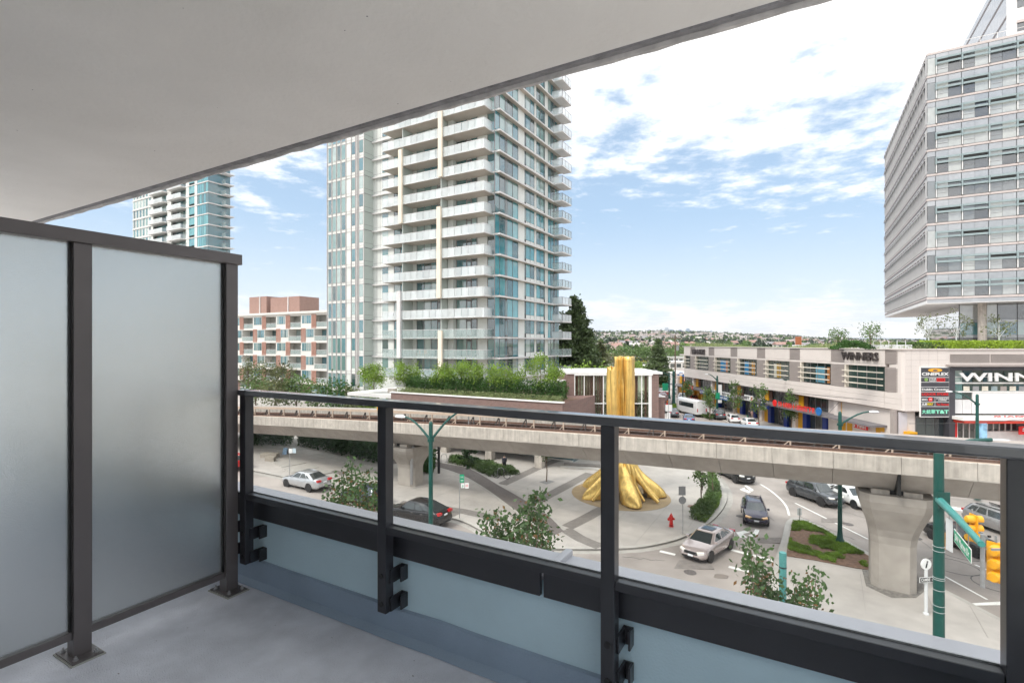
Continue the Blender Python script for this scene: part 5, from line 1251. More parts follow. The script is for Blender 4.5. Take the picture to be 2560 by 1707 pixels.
    for y in (-1, 1):
        out['side_window_%d' % y] = [side(.03, .43, y), side(.47, .80 if kind == 'sedan' else .72, y)]+([side(.76, .97, y, .2, .8)] if kind != 'sedan' else [side(.83, .97, y, .16, .62)])
    out['tyre'] = MB().loft([[(r*math.cos(t), y, r*math.sin(t)) for t in [2*math.pi*j/24 for j in range(24)]] for r, y in ((k['wr']*.66, -.10), (k['wr']*.95, -.11), (k['wr'], -.07), (k['wr'], .07), (k['wr']*.95, .11), (k['wr']*.66, .10))])
    rm = MB(); R_ = k['wr']*.66
    rm.loft([[(r*math.cos(t), y, r*math.sin(t)) for t in [2*math.pi*j/20 for j in range(20)]] for r, y in ((R_, -.06), (R_, .095), (R_*.9, .10), (R_*.88, .05), (.02, .05))])
    for j in range(5):
        a = 2*math.pi*j/5; c_, s_ = math.cos(a), math.sin(a); w2 = .05
        rm.loft([[(r*c_-w*s_, y, r*s_+w*c_) for w, y in ((-w2, .06), (w2, .06), (w2*.7, .095), (-w2*.7, .095))] for r in (.03, R_*.92)])
    out['rim'] = rm
    out['arch'] = MB().loft([[(r*math.cos(t), y, r*math.sin(t)) for t in [2*math.pi*j/24 for j in range(24)]] for r, y in ((k['wr']+.045, -.12), (k['wr']+.045, .0))])
    _cm[kind] = out; return out
_cme = {}
def cme(kind, key, mat, mb_, smooth=True):
    kk = (kind, key, mat.name)
    if kk not in _cme: _cme[kk] = mb_.me(key, mat, smooth)
    return _cme[kk]
def car(name, label, kind, loc, heading, pm, lit=False, detail=True, cat='car', sunroof=False, roofbar=False):
    k = KIND[kind]; L, W, H = k['L'], k['W'], k['H']; ms = car_meshes(kind)
    t = E(name, label, cat, (loc[0], loc[1], gz(loc[0], loc[1])+.012), math.atan2(heading[1], heading[0]), 'cars around the junction')
    O('body', cme(kind, 'body', pm, ms['body'], 45), t); O('cabin', cme(kind, 'cabin', pm, ms['cabin'], 35), t)
    O('windscreen', cme(kind, 'windscreen', m_cglass, ms['windscreen']), t); O('rear_window', cme(kind, 'rear_window', m_cglass, ms['rear_window']), t)
    for y in (-1, 1):
        for i, m_ in enumerate(ms['side_window_%d' % y]): O('side_window', cme(kind, 'sw%d%d' % (y, i), m_cglass, m_), t)
    for fx in k['wx']:
        x = L/2-fx*L
        for y in (-1, 1):
            wy = y*(W/2-.105); w = O('wheel', cme(kind, 'tyre', m_tyre, ms['tyre']), t, (x, wy, k['wr']), (0, 0, 0 if y > 0 else math.pi))
            O('rim', cme(kind, 'rim', m_rim, ms['rim'], 30), w); O('wheel_arch', cme(kind, 'arch', m_trim, ms['arch']), t, (x, y*(W/2+.004), k['wr']+.01), (0, 0, 0 if y > 0 else math.pi))
    if detail:
        hz = k['st'][2][1]-.12; tz = k['st'][6][1]-.14
        for y in (-1, 1):
            m_ = MB().loft([[(L/2-.16+dx, y*(W/2*.58+dy), hz+dz) for dx, dy, dz in ((.08, -.17, -.05), (.08, -.17, .06), (-.12, .20, .10), (-.12, .20, -.02))], [(L/2-.06+dx, y*(W/2*.58+dy), hz-.01+dz) for dx, dy, dz in ((.08, -.16, -.05), (.08, -.16, .04), (-.12, .24, .06), (-.12, .24, -.03))]])
            m_.o('headlight', m_amber if lit else m_head, t, smooth=True)
            B('tail_light', t, m_tail, -L/2-.02, -L/2+.22, y*W/2*.62-.18, y*W/2*.62+.18, tz-.06, tz+.10)
            mi = MB().loft([[(L/2-.31*L+dx, y*(W/2*s_), z) for dx, z in ((-.06, H*.66), (.06, H*.66), (.05, H*.75), (-.06, H*.75))] for s_ in (.93, 1.10)]); mi.o('mirror', pm, t, smooth=True)
            for fx in (.52, .70): B('door_handle', t, m_chrome if detail else pm, L/2-fx*L-.08, L/2-fx*L+.08, y*(W/2-.03)-.02, y*(W/2-.03)+.02, H*.56, H*.58)
        B('grille', t, m_trim, L/2-.06, L/2+.015, -.42, .42, hz-.12, hz+.04); B('lower_intake', t, m_trim, L/2-.14, L/2+.01, -.55, .55, .30, .40); B('front_plate', t, m_plate, L/2+.0, L/2+.03, -.16, .16, hz-.24, hz-.13)
        B('rear_plate', t, m_plate, -L/2-.03, -L/2, -.16, .16, tz-.16, tz-.05); B('rear_bumper_trim', t, m_trim, -L/2-.012, -L/2+.1, -.6, .6, .33, .42)
    if sunroof: B('sunroof', t, m_cglass, L/2-.60*L, L/2-.46*L, -.36, .36, H-.02, H+.006)
    if roofbar:
        for y in (-1, 1): B('roof_bar', t, m_trim, L/2-.8*L, L/2-.42*L, y*W*.3-.02, y*W*.3+.02, H, H+.06)
    return t
def cat_(u, v): p = G(u, v); return (p.x, p.y)
A_ = (AX, AY); NA = (-AX, -AY)
sil = paint('silver_paint', (.52, .53, .55), .6); blk_p = paint('black_paint', (.012, .012, .014), .2); wht = paint('white_car_paint', (.78, .78, .78), 0.); gry = paint('dark_grey_paint', (.075, .08, .09), .4); champ = paint('champagne_paint', (.50, .43, .42), .55); navy = paint('plum_navy_paint', (.022, .015, .045), .3); redp = paint('red_car_paint', (.45, .02, .02), .1); blu = paint('blue_car_paint', (.06, .12, .25), .4)
def cc(u, v, back): p = G(u, v); return (p.x+NX*back, p.y+NY*back)
car('parked_sedan', 'silver sedan parked at the kerb on the left below the guideway', 'sedan', cc(748, 1222, .7), NA, sil)
car('parked_coupe_suv', 'black coupe-shaped suv parked beside the double-armed street lamp', 'coupe_suv', cc(1030, 1312, .8), NA, blk_p)
car('parked_hatchback', 'dark blue car parked behind the rust-tinged young tree', 'hatch', cc(892, 1262, .8), NA, paint('ink_blue', (.03, .04, .07)))
car('red_car', 'red car at the left edge of the clear railing glass', 'hatch', cc(560, 1172, .6), NA, redp)
car('champagne_sedan', 'champagne sedan with open sunroof turning out past the red hydrant', 'sedan', cat_(1770, 1378), (-.72, -.70), champ, sunroof=True)
car('plum_hatchback', 'dark plum hatchback with lit headlights in the curved turn lane', 'hatch', cat_(1886, 1296), (-.36, -.93), navy, lit=True, roofbar=True)
car('black_suv', 'black suv showing only its bumper below the guideway', 'suv', cat_(1838, 1196), (.10, -1), blk_p)
car('grey_suv', 'dark grey suv emerging below the guideway beside the island', 'suv', cat_(2036, 1250), (.28, -.96), gry)
car('white_sedan', 'white sedan half hidden behind the near concrete pier', 'sedan', cat_(2125, 1256), (.10, -1), wht)
car('black_sedan', 'black sedan seen behind the hanging traffic signals', 'sedan', cat_(2408, 1368), (.12, -1), blk_p)
car('silver_wagon', 'silver wagon beyond the traffic signals at the right edge', 'suv', cat_(2505, 1330), (.1, -1), paint('silver_grey', (.33, .32, .32), .5), roofbar=True)
car('dark_crossover', 'dark crossover parked at the mall kerb', 'suv', cat_(1797, 1046), (.25, .97), gry)
car('white_hatchback', 'white hatchback parked at the mall kerb beyond the railing', 'hatch', cat_(1832, 1055), (.2, .98), wht)
car('white_saloon', 'white saloon whose roof shows just above the handrail', 'sedan', cat_(1872, 1066), (.15, .98), wht)
car('blue_saloon', 'blue saloon with red tail lights waiting behind the shuttle bus', 'sedan', cat_(1722, 1056), (.3, .95), blu)
car('dark_saloon', 'dark saloon left of the white shuttle bus', 'sedan', cat_(1684, 1040), (.3, .95), gry)
for i, (u, v, pm, kd, lb) in enumerate(((1655, 1030, gry, 'suv', 'dark grey van waiting beside the brick pavilion corner'), (1656, 1004, wht, 'suv', 'white car nearest the pavilion roof corner on the far street'), (1650, 985, sil, 'sedan', 'silver car further up the far street'), (1668, 968, blu, 'sedan', 'blue car at the head of the far street queue'),
        (1640, 972, wht, 'hatch', 'small white car in the far left lane of the street'), (1705, 1000, wht, 'suv', 'white car crossing behind the orange banner'), (1735, 1003, redp, 'sedan', 'red car in front of the far storefront'), (1690, 985, sil, 'suv', 'silver car beside the far green sign'), (1645, 952, redp, 'hatch', 'red car far up the street by the parking lot'), (1660, 948, gry, 'sedan', 'grey car far up the street by the parking lot'), (1632, 945, blu, 'suv', 'blue car in the far parking lot'), (1675, 953, sil, 'sedan', 'pale car in the far parking lot'))):
    car('distant_car', lb, kd, cat_(u, v), (.3, .95) if i % 2 else (-.3, -.95), pm, detail=False)
# shuttle bus
bp_ = G(1728, 1036); bus = E('shuttle_bus', 'white shuttle bus with dark windows seen from behind near the mall', 'bus', bp_, math.atan2(.94, -.18), 'cars around the junction')
MB().loft([[(x, y*s, z) for y, z in ((-1.05, .5), (-1.1, .9), (-1.1, 2.2), (-.98, 2.75), (-.6, 2.9), (.6, 2.9), (.98, 2.75), (1.1, 2.2), (1.1, .9), (1.05, .5))] for x, s in ((3.6, .8), (3.4, .95), (2.6, 1), (-3.3, 1), (-3.5, .97), (-3.55, .9))]).o('body', wht, bus, smooth=40)
for y in (-1, 1):
    B('side_window', bus, m_cglass, -2.6, 2.4, y*1.10-.02, y*1.10+.02, 1.55, 2.35)
    for x in (-2.2, 2.3): w = O('wheel', cme('suv', 'tyre', m_tyre, car_meshes('suv')['tyre']), bus, (x, y*.95, .37)); O('rim', cme('suv', 'rim', m_rim, car_meshes('suv')['rim'], 30), w)
    B('tail_light', bus, m_tail, -3.58, -3.52, y*.85-.08, y*.85+.08, .95, 1.5)
B('rear_plate', bus, m_plate, -3.58, -3.54, -.2, .2, .75, .9); B('windscreen', bus, m_cglass, 3.45, 3.62, -.8, .8, 1.5, 2.4)
# tanker truck
tp_ = G(1657, 1018); tk = E('tanker_truck', 'red and black tanker truck driving away up the far street', 'truck', tp_, math.atan2(.95, .3), 'cars around the junction')
MB().loft([[(x, 1.05*math.cos(a), 2.1+.85*math.sin(a)) for a in [2*math.pi*j/16 for j in range(16)]] for x in (-3.2, -3.1, 1.4, 1.5)]).o('tank', M('tank_skin', (.30, .22, .22), .35, metal=.5, var=.2), tk, smooth=40)
B('chassis', tk, m_trim, -3.4, 4.2, -.9, .9, .6, 1.1); B('rear_bumper', tk, m_signr, -3.5, -3.4, -1.05, 1.05, .9, 1.25); B('cab', tk, redp, 1.9, 4.0, -1.05, 1.05, .9, 2.8)
for y in (-1, 1):
    B('beacon', tk, m_orange, -3.52, -3.45, y*.9-.1, y*.9+.1, 1.4, 1.7)
    for x in (-2.4, -1.3, 3.1): O('wheel', cme('suv', 'tyre', m_tyre, car_meshes('suv')['tyre']), tk, (x, y*.85, .42), scl=(1.2, 1.2, 1.2))

# ------------------------------------------------------------------ street furniture
def lamp(name, label, loc, top, r, mat, arms, lit=False, base=None, banner=None, group='green street lamps', n=12):
    x, y = loc; z0 = gz(x, y)+KH; t = E(name, label, 'street lamp', (x, y, z0), 0., group); H = top-z0
    MB().lathe([(r*2.1, 0), (r*2.1, .25), (r*1.5, .4), (r*1.15, .9), (r, H*.5), (r*.9, H-.15), (r*.75, H-.05), (r*.35, H)], n).o('pole', mat, t, smooth=40)
    for (dx, dy, L, rise) in arms:
        d = Vector((dx, dy, 0)).normalized(); pts = [d*(L*s)+Vector((0, 0, H-.9+(rise+.9)*math.sin(s*1.45)/math.sin(1.45))) for s in (0, .12, .25, .42, .6, .8, 1)]
        a_ = MB().tube(pts, [r*.55]*3+[r*.48]*2+[r*.42]*2, 8).o('arm', mat, t, smooth=True)
        e = pts[-1]; hd = []
        for s, w_, h_ in ((0, .05, .05), (.08, .10, .08), (.25, .16, .11), (.5, .15, .10), (.62, .08, .06), (.66, .02, .02)):
            c = e+d*s+Vector((0, 0, -.02)); sd_ = Vector((-d.y, d.x, 0)); hd.append([c+sd_*(w_*math.cos(q_))+Vector((0, 0, h_*math.sin(q_)*(1 if math.sin(q_) > 0 else .55))) for q_ in [2*math.pi*j/10 for j in range(10)]])
        MB().loft(hd).o('lamp_head', m_lamp, a_, smooth=True)
    for z, wd in ((H-.95, 1.0),): MB().lathe([(r*1.5, z), (r*1.5, z+.14)], 12).o('arm_clamp', mat, t)
    if banner:
        m_, (bx, by) = banner; d = Vector((bx, by, 0)).normalized(); p = d*.12
        b_ = beam('banner', t, m_, (p.x, p.y, H*.62), (p.x+d.x*.75, p.y+d.y*.75, H*.62), .03, 1.9)
    return t
d = 24.; lamp('street_lamp', 'green double-armed street lamp rising in front of the guideway', ((1077-1280)/1280*d, d), P(0, 1053, d).z, .105, m_green, [(-AX, -AY, 1.55, .1), (AX, -AY*.2, 1.55, .5)])
d = 34.2; lamp('street_lamp', 'dark green street lamp planted at the tip of the traffic island', ((2100-1280)/1280*d, d), P(0, 1028, d).z, .12, m_green, [(.95, -.1, 1.8, .0)])
d = 45.; lamp('street_lamp', 'green street lamp with flowered banner before the drugstore', ((2443-1280)/1280*d, d), P(0, 985, d).z, .13, m_green, [(-1, -.1, 2.4, .25)], banner=(M('flower_banner', (.25, .45, .62), .6, var=.5, scale=2.5), (1, 0)))
d = 80.; lamp('street_lamp', 'green street lamp before the red canopy letters', ((1996-1280)/1280*d, d), P(0, 954, d).z, .17, m_green, [(-1, -.15, 2.6, .35)], banner=(M('pale_banner', (.50, .58, .50), .6, var=.4, scale=1.5), (1, 0)))
d = 96.; L7 = lamp('street_lamp', 'green street lamp with green panel near the first mall columns', ((1793-1280)/1280*d, d), P(0, 939, d).z, .17, m_green, [(-1, -.15, 1.8, .3)], banner=(m_signw, (1, 0)))
B('direction_board', L7, m_signg, -.45, .4, -.25, -.2, 2.6, 3.8); B('notice', L7, m_signw, .05, .75, -.25, -.2, 1.9, 2.45)
d = 105.; lamp('street_lamp', 'thick green pole with ringed base beside the shuttle bus', ((1684-1280)/1280*d, d), P(0, 927, d).z, .28, m_green, [], n=10)
d = 118.; lamp('street_lamp', 'green street lamp left of the utility pole up the far street', ((1673-1280)/1280*d, d), P(0, 930, d).z, .17, m_green, [(-1, .2, 2.6, .3)])
d = 150.; lamp('street_lamp', 'far green street lamp near the pavilion roof corner', ((1647-1280)/1280*d, d), P(0, 927, d).z, .16, m_green, [(-1, .2, 2.2, .3)])
d = 112.; lamp('street_lamp', 'dark slim lamp post holding the orange banner', ((1707-1280)/1280*d, d), P(0, 947, d).z, .14, m_dgreen, [], banner=(m_orange, (1, -.1)))
t = E('utility_pole', 'wooden utility pole with transformer beside the parking wall', 'pole', G(1688, 985), 0.)
MB().lathe([(.2, 0), (.13, 15)], 10).o('shaft', m_bark, t); MB().lathe([(.35, 11), (.35, 12.2)], 12).o('transformer', m_grey, t, loc=(.6, 0, 0)); B('cross_arm', t, m_bark, -1.2, 1.2, -.08, .08, 14, 14.2)
d = 13.8; tx = (1957-1280)/1280*d; t = E('signal_post', 'faded teal post top with a dark band rising through the young tree', 'pole', (tx, d, gz(tx, d)+KH), 0.); H = P(0, 1380, d).z-gz(tx, d)-KH
MB().lathe([(.14, 0), (.14, .3), (.092, .5), (.092, H-.02), (.085, H)], 16).o('shaft', m_teal, t, smooth=40); MB().lathe([(.097, H-.41), (.097, H-.38)], 16).o('band', m_trim, t)
# traffic-signal pole and mast arm
d = 16.5; sxp = (2347-1280)/1280*d; z0 = gz(sxp, d)+KH
t = E('signal_pole', 'tall green signal pole with mast arm and curved lamp arm at right', 'signal pole', (sxp, d, z0), 0.)
H = P(0, 1110, d).z-z0; MB().lathe([(.24, 0), (.24, .3), (.165, .6), (.15, H*.6), (.135, H)], 18).o('pole', m_green, t, smooth=40)
MB().tube([(0, 0, H-.35), (.25, -.02, H-.1), (.55, -.04, H+.02), (.95, -.06, H+.12), (1.6, -.1, H+.16)], [.065]*5, 8).o('lamp_arm', m_green, t, smooth=True)
MB().loft([[(1.55+s, -.1+w_*math.cos(q_), H+.16+.09*w_*10*.1*math.sin(q_)*1.0) for q_ in [2*math.pi*j/10 for j in range(10)]] for s, w_ in ((0, .05), (.15, .14), (.45, .16), (.62, .04))]).o('lamp_head', m_lamp, t, smooth=True)
zA = P(0, 1248, d).z-z0; B('arm_plate', t, m_green, -.2, .2, -.2, -.16, zA-.22, zA+.28)
AE = Vector((-NX, -NY, 0))*4.6; aend = Vector((0, 0, zA))+AE+Vector((0, 0, .12))
MB().tube([(0, 0, zA), tuple(Vector((0, 0, zA))+AE*.5+Vector((0, 0, .08))), tuple(aend)], [.12, .10, .075], 12).o('mast_arm', m_green if False else M('mast_teal', (.05, .25, .23), .4, var=.08), t, smooth=True)
for z in (zA-1.5, zA-1.65, zA-2.5, zA-2.56, zA-2.9, zA-3.4, zA-3.6): MB().lathe([(.160, z), (.160, z+.010)], 16).o('strap', m_lamp, t)
gs = E('street_name_sign', 'green street name sign hanging from the signal mast arm', 'sign', Vector((sxp, d, z0))+Vector((0, 0, zA-.50))+AE*.62, math.atan2(-NY, -NX), )
B('plate', gs, m_signg, -.85, .85, -.012, .012, -.16, .16); B('border', gs, m_signw, -.87, .87, -.008, .008, -.18, .18); text('lettering', gs, m_signw, 'SW Marine Dr', (-.72, -.014, -.10), .2, 1.45, ext=.004); text('lettering', gs, m_signw, 'SW Marine Dr', (.72, .014, -.10), .2, 1.45, rot=(R(90), 0, math.pi), ext=.004)
for x in (-.6, .6): B('hanger', gs, m_steel, x-.015, x+.015, -.01, .01, .16, .46)
ws = E('plain_sign_back', 'narrow pale sign blade hanging edge-on from the mast arm', 'sign', Vector((sxp, d, z0))+Vector((0, 0, zA-.62))+AE*.30, math.atan2(-NY, -NX)+.35); B('plate', ws, m_lamp, -.14, .14, -.01, .01, -.55, .40); B('hanger', ws, m_steel, -.01, .01, -.01, .01, .40, .62)
def signal(label, loc, rz, tilt=0.):
    s = E('traffic_signal', label, 'traffic signal', loc, rz, 'hanging traffic signals')
    bb('backplate', s, m_yellow, -.25, .25, .10, .13, -.62, .62, .02)
    for i, zz in enumerate((.40, 0, -.40)):
        hs = MB().lathe([(.02, -.20), (.13, -.19), (.165, -.12), (.175, .10)], 16).o('lens_housing', m_yellow, s, loc=(0, .0, zz), rot=(R(-90), 0, 0), smooth=40)
        vz = MB(); rg = [[(.17*math.cos(a), y, .17*math.sin(a)) for a in [R(-25+230*j/10) for j in range(11)]] for y in (.13, .42)]; vz.loft(rg, closed=False); o = vz.o('visor', m_yellow, s, loc=(0, 0, zz)); sm = o.modifiers.new('sheet', 'SOLIDIFY'); sm.thickness = .012
        MB().lathe([(.14, 0), (.14, .01)], 16).o('lens', m_trim, s, loc=(0, .135, zz), rot=(R(-90), 0, 0))
    beam('hanger', s, m_steel, (0, .05, .66), (0, .05, .85), .05)
    s.scale = (tilt, tilt, tilt)
    return s
pA = Vector((sxp, d, z0+zA))
signal('yellow traffic signal hanging beside the green street name sign', P(2427, 1320, 14.0), R(-97), .62); 
signal('yellow traffic signal at the far right by the railing corner post', P(2488, 1408, 12.7), R(-62), .80)
stub = MB().lathe([(.05, 0), (.05, 1.3)], 10).o('arm_end_post', m_steel, t, loc=tuple(aend+Vector((.12, .1, -1.1)))); B('end_bracket', t, m_steel, aend.x, aend.x+.6, aend.y-.28, aend.y-.24, aend.z-.05, aend.z)
small = E('pedestrian_signal', 'small yellow pedestrian signal behind the big signal pole', 'traffic signal', G(2358, 1470)+Vector((0, 0, 2.2)), 0.)
for zz in (0, .32, .64): MB().lathe([(.10, 0), (.10, .28)], 12).o('housing', m_yellow, small, loc=(0, 0, zz))
B('bracket_post', small, m_dgreen, -.05, .05, .1, .2, -2.1, .9)
# info pylon
ip = G(2315, 1541); t = E('information_post', 'white round information sign on a pale post by the near pier', 'sign', ip+Vector((0, 0, KH)), .12)
hI = P(0, 1396, ip.y).z-ip.z-KH
MB().lathe([(.13, 0), (.13, .06), (.075, .1), (.075, hI-.55)], 14).o('post', m_lamp, t, smooth=40); MB().lathe([(.27, 0), (.27, .07)], 28).o('disc', m_signw, t, loc=(0, .035, hI-.27), rot=(R(90), 0, 0)); text('letter', t, m_trim, 'i', (-.08, -.04, hI-.44), .34, .16, shear=.2, ext=.006, bold=.02)
zc_ = P(0, 1446, ip.y).z-ip.z-KH; B('name_blade', t, m_trim, -.43, .43, -.11, -.09, zc_-.11, zc_+.11); B('blade_border', t, m_signw, -.46, .46, -.105, -.095, zc_-.135, zc_+.135); text('lettering', t, m_signw, 'CAMBIE', (-.38, -.113, zc_-.07), .15, .5, ext=.003, bold=.02); text('lettering', t, m_signw, 'ST', (.2, -.113, zc_-.05), .08, .16, ext=.003)
# sign posts
def post_sign(name, label, base, parts, top, r=.03):
    t = E(name, label, 'sign', base+Vector((0, 0, KH)), 0.); MB().lathe([(r, 0), (r, top)], 8).o('post', m_steel, t)
    for nm, m_, x0, x1, z0, z1, y in parts: B(nm, t, m_, x0, x1, y-.012, y, z0, z1)
    return t
b_ = G(1149, 1299); h_ = lambda v: P(0, v, b_.y).z-b_.z-KH
t = post_sign('parking_sign', 'green cycle route sign above two parking plates on a thin post', b_, [('cycle_plate', m_signg, .02, .34, h_(1194), h_(1185), -.04), ('cycle_plate', m_signg, .02, .34, h_(1205), h_(1195), -.04), ('parking_plate', m_signw, .10, .36, h_(1219), h_(1207), -.045), ('parking_plate', m_signw, .40, .68, h_(1220), h_(1206), -.045)], h_(1184))
MB().loft([[(.54+r*math.cos(a), -.062, (h_(1213))+r*math.sin(a)) for a in [2*math.pi*j/16 for j in range(16)]] for r in (.09, .06)], caps=False).o('ban_ring', m_signr, t)
for dx in (-.06, .06): MB().loft([[(.18+dx+r*math.cos(a), -.056, h_(1191)+r*math.sin(a)) for a in [2*math.pi*j/12 for j in range(12)]] for r in (.045, .03)], caps=False).o('cycle_symbol', m_signw, t)
text('letter', t, m_signg, 'P', (.19, -.06, h_(1218)), .18, .1, ext=.003)
B('arrow_symbol', t, m_signw, .08, .28, -.058, -.053, h_(1201), h_(1199.5))
b_ = G(724, 1196); h2 = lambda v: P(0, v, b_.y).z-b_.z-KH
post_sign('parking_sign', 'two small blue and white parking plates on a post behind the silver sedan', b_, [('parking_plate', m_signw, -.05, .27, h2(1132), h2(1121), -.04), ('parking_plate', M('pale_blue_plate', (.55, .66, .72), .5), .3, .6, h2(1132), h2(1120), -.04)], h2(1120))
b_ = G(1707, 1339); h3 = lambda v: P(0, v, b_.y).z-b_.z-KH
t = post_sign('stop_sign_back', 'grey back of a stop sign and square plate on a post by the hydrant', b_, [('square_plate', m_grey, -.30, .18, h3(1237), h3(1215), -.03)], h3(1214))
MB().loft([[(-.04+.27*math.cos(a), y, (h3(1238)+h3(1261))/2+.27*math.sin(a)) for a in [R(22.5+45*j) for j in range(8)]] for y in (-.045, -.03)]).o('octagon_plate', m_grey, t); B('footing', t, m_curb, -.15, .15, -.15, .15, 0, .04)
b_ = G(1999, 1309); t = post_sign('keep_right_sign_back', 'slim green post with a pale plate edge at the island tip', b_, [('plate', m_lamp, -.16, .16, .5, 1.05, .03)], 1.05)
b_ = G(1671, 1052); post_sign('street_notice', 'white two-tier notice board by the far green pole', b_, [('plate', m_signw, -.5, .6, 1.5, 2.6, -.05), ('leg_plate', m_signw, -.2, .3, .2, 1.3, -.05)], 2.6, .08)
b_ = G(1663, 990); post_sign('green_board', 'dark green board on posts up the far street', b_, [('plate', m_signg, -.7, .7, 1.2, 3.0, -.05)], 3.0, .06)
b_ = G(714, 1139); t = E('sandwich_board', 'small tilted blue and white board by the gravel bed', 'sign', b_+Vector((0, 0, KH)), -.4); MB().poly([(-.3, -.2, .0), (.3, -.2, 0), (.3, 0, .75), (-.3, 0, .75)]).o('front_panel', M('blue_board', (.30, .45, .62), .5, var=.4, scale=6), t); MB().poly([(-.3, .2, .0), (.3, .2, 0), (.3, .01, .75), (-.3, .01, .75)]).o('rear_panel', m_grey, t)
# hydrant
hp = G(1678, 1320); t = E('fire_hydrant', 'red fire hydrant on the pale plaza near the stop sign', 'hydrant', hp+Vector((0, 0, KH)), .3)
MB().lathe([(.17, 0), (.17, .05), (.12, .07), (.12, .14), (.165, .15), (.165, .19), (.12, .20), (.125, .62), (.16, .63), (.16, .68), (.13, .70), (.11, .80), (.06, .87), (.04, .88), (.04, .94), (.02, .95)], 16).o('barrel', m_red, t, smooth=35); MB().lathe([(.135, -.02), (.135, .13)], 14).o('base', m_trim, t)
for a in (0, math.pi, math.pi/2): MB().lathe([(.065, .10), (.065, .20), (.085, .20), (.085, .25), (.03, .26), (.03, .30)], 12).o('outlet', m_red, t, loc=(0, 0, .52), rot=(0, R(90), a))
# black bollard post and rack by the cycle path
b_ = G(1097, 1186); t = E('black_post', 'square black steel post beside the left concrete pier', 'post', b_+Vector((0, 0, KH)), TH); bb('shaft', t, m_trim, -.09, .09, -.09, .09, 0, 4.0, .01); B('cross_plate', t, m_trim, -.22, .1, -.1, .1, 1.9, 2.0)
def rack(label, b_, rz):
    t = E('cycle_rack', label, 'cycle rack', b_+Vector((0, 0, KH)), rz); MB().tube(smoothline([(-.3, 0, 0), (-.3, 0, .55), (-.22, 0, .8), (0, 0, .92), (.22, 0, .8), (.3, 0, .55), (.3, 0, 0)], 3), .03, 8).o('hoop', m_steel, t, smooth=True)
    for x in (-.3, .3): MB().lathe([(.07, 0), (.07, .012)], 10).o('foot_plate', m_steel, t, loc=(x, 0, 0))
rack('steel cycle hoop beyond the path with nothing locked to it', G(1110, 1159), .2); rack('steel cycle hoop with a bicycle leaning on it', G(1252, 1196), .1)
bp2 = G(1254, 1199); t = E('bicycle', 'dark bicycle parked at the steel hoop below the guideway', 'bicycle', bp2+Vector((0, 0, KH)), -.28)
for x in (-.52, .52):
    w = MB(); w.loft([[((.33+r*math.cos(a))*math.cos(b), r*math.sin(a), .34+(.33+r*math.cos(a))*math.sin(b)) for a in [2*math.pi*j/6 for j in range(6)]] for b in [2*math.pi*k/20 for k in range(21)] for r in (.022,)], caps=False); wo_ = w.o('wheel', m_tyre, t, loc=(x, 0, 0)); sp_ = MB()
    for k in range(6): a = math.pi*k/6; sp_.tube([(.32*math.cos(a), 0, .34+.32*math.sin(a)), (-.32*math.cos(a), 0, .34-.32*math.sin(a))], .004, 4)
    sp_.o('spokes', m_steel, wo_)
fr_ = MB()
for a, b in (((-.52, 0, .34), (-.08, 0, .30)), ((-.08, 0, .30), (-.2, 0, .80)), ((-.52, 0, .34), (-.18, 0, .72)), ((-.08, 0, .30), (.38, 0, .72)), ((-.18, 0, .74), (.36, 0, .80)), ((.52, 0, .34), (.34, 0, .90))): fr_.tube([a, b], .02, 6)
fr_.o('frame', m_trim, t); MB().tube([(.34, -.25, .95), (.33, 0, .93), (.34, .25, .95)], .015, 6).o('handlebar', m_trim, t); bb('saddle', t, m_trim, -.34, -.1, -.06, .06, .80, .86, .02)
# trolley wires over the far street
wr = M('wire', (.06, .06, .06), .5, var=0)
for i, (a, b, lb) in enumerate((((40, 60, 6.6), (30, 108, 6.6), 'left trolley wire sagging along the mall front'), ((38.8, 56, 6.9), (29, 108, 6.9), 'second trolley wire beside the first along the mall front'), ((31, 40, 6.8), (52, 47, 6.8), 'thin cross wire strung over the street at right'), ((20, 150, 9.5), (46, 130, 9.8), 'power line crossing the far street'))):
    p, q_ = Vector(a), Vector(b); pts = [p.lerp(q_, s/8)-Vector((0, 0, .35*math.sin(math.pi*s/8))) for s in range(9)]
    tag(MB().tube(pts, .018, 5).o('overhead_wire', wr), lb, 'wire', 'trolley wires')

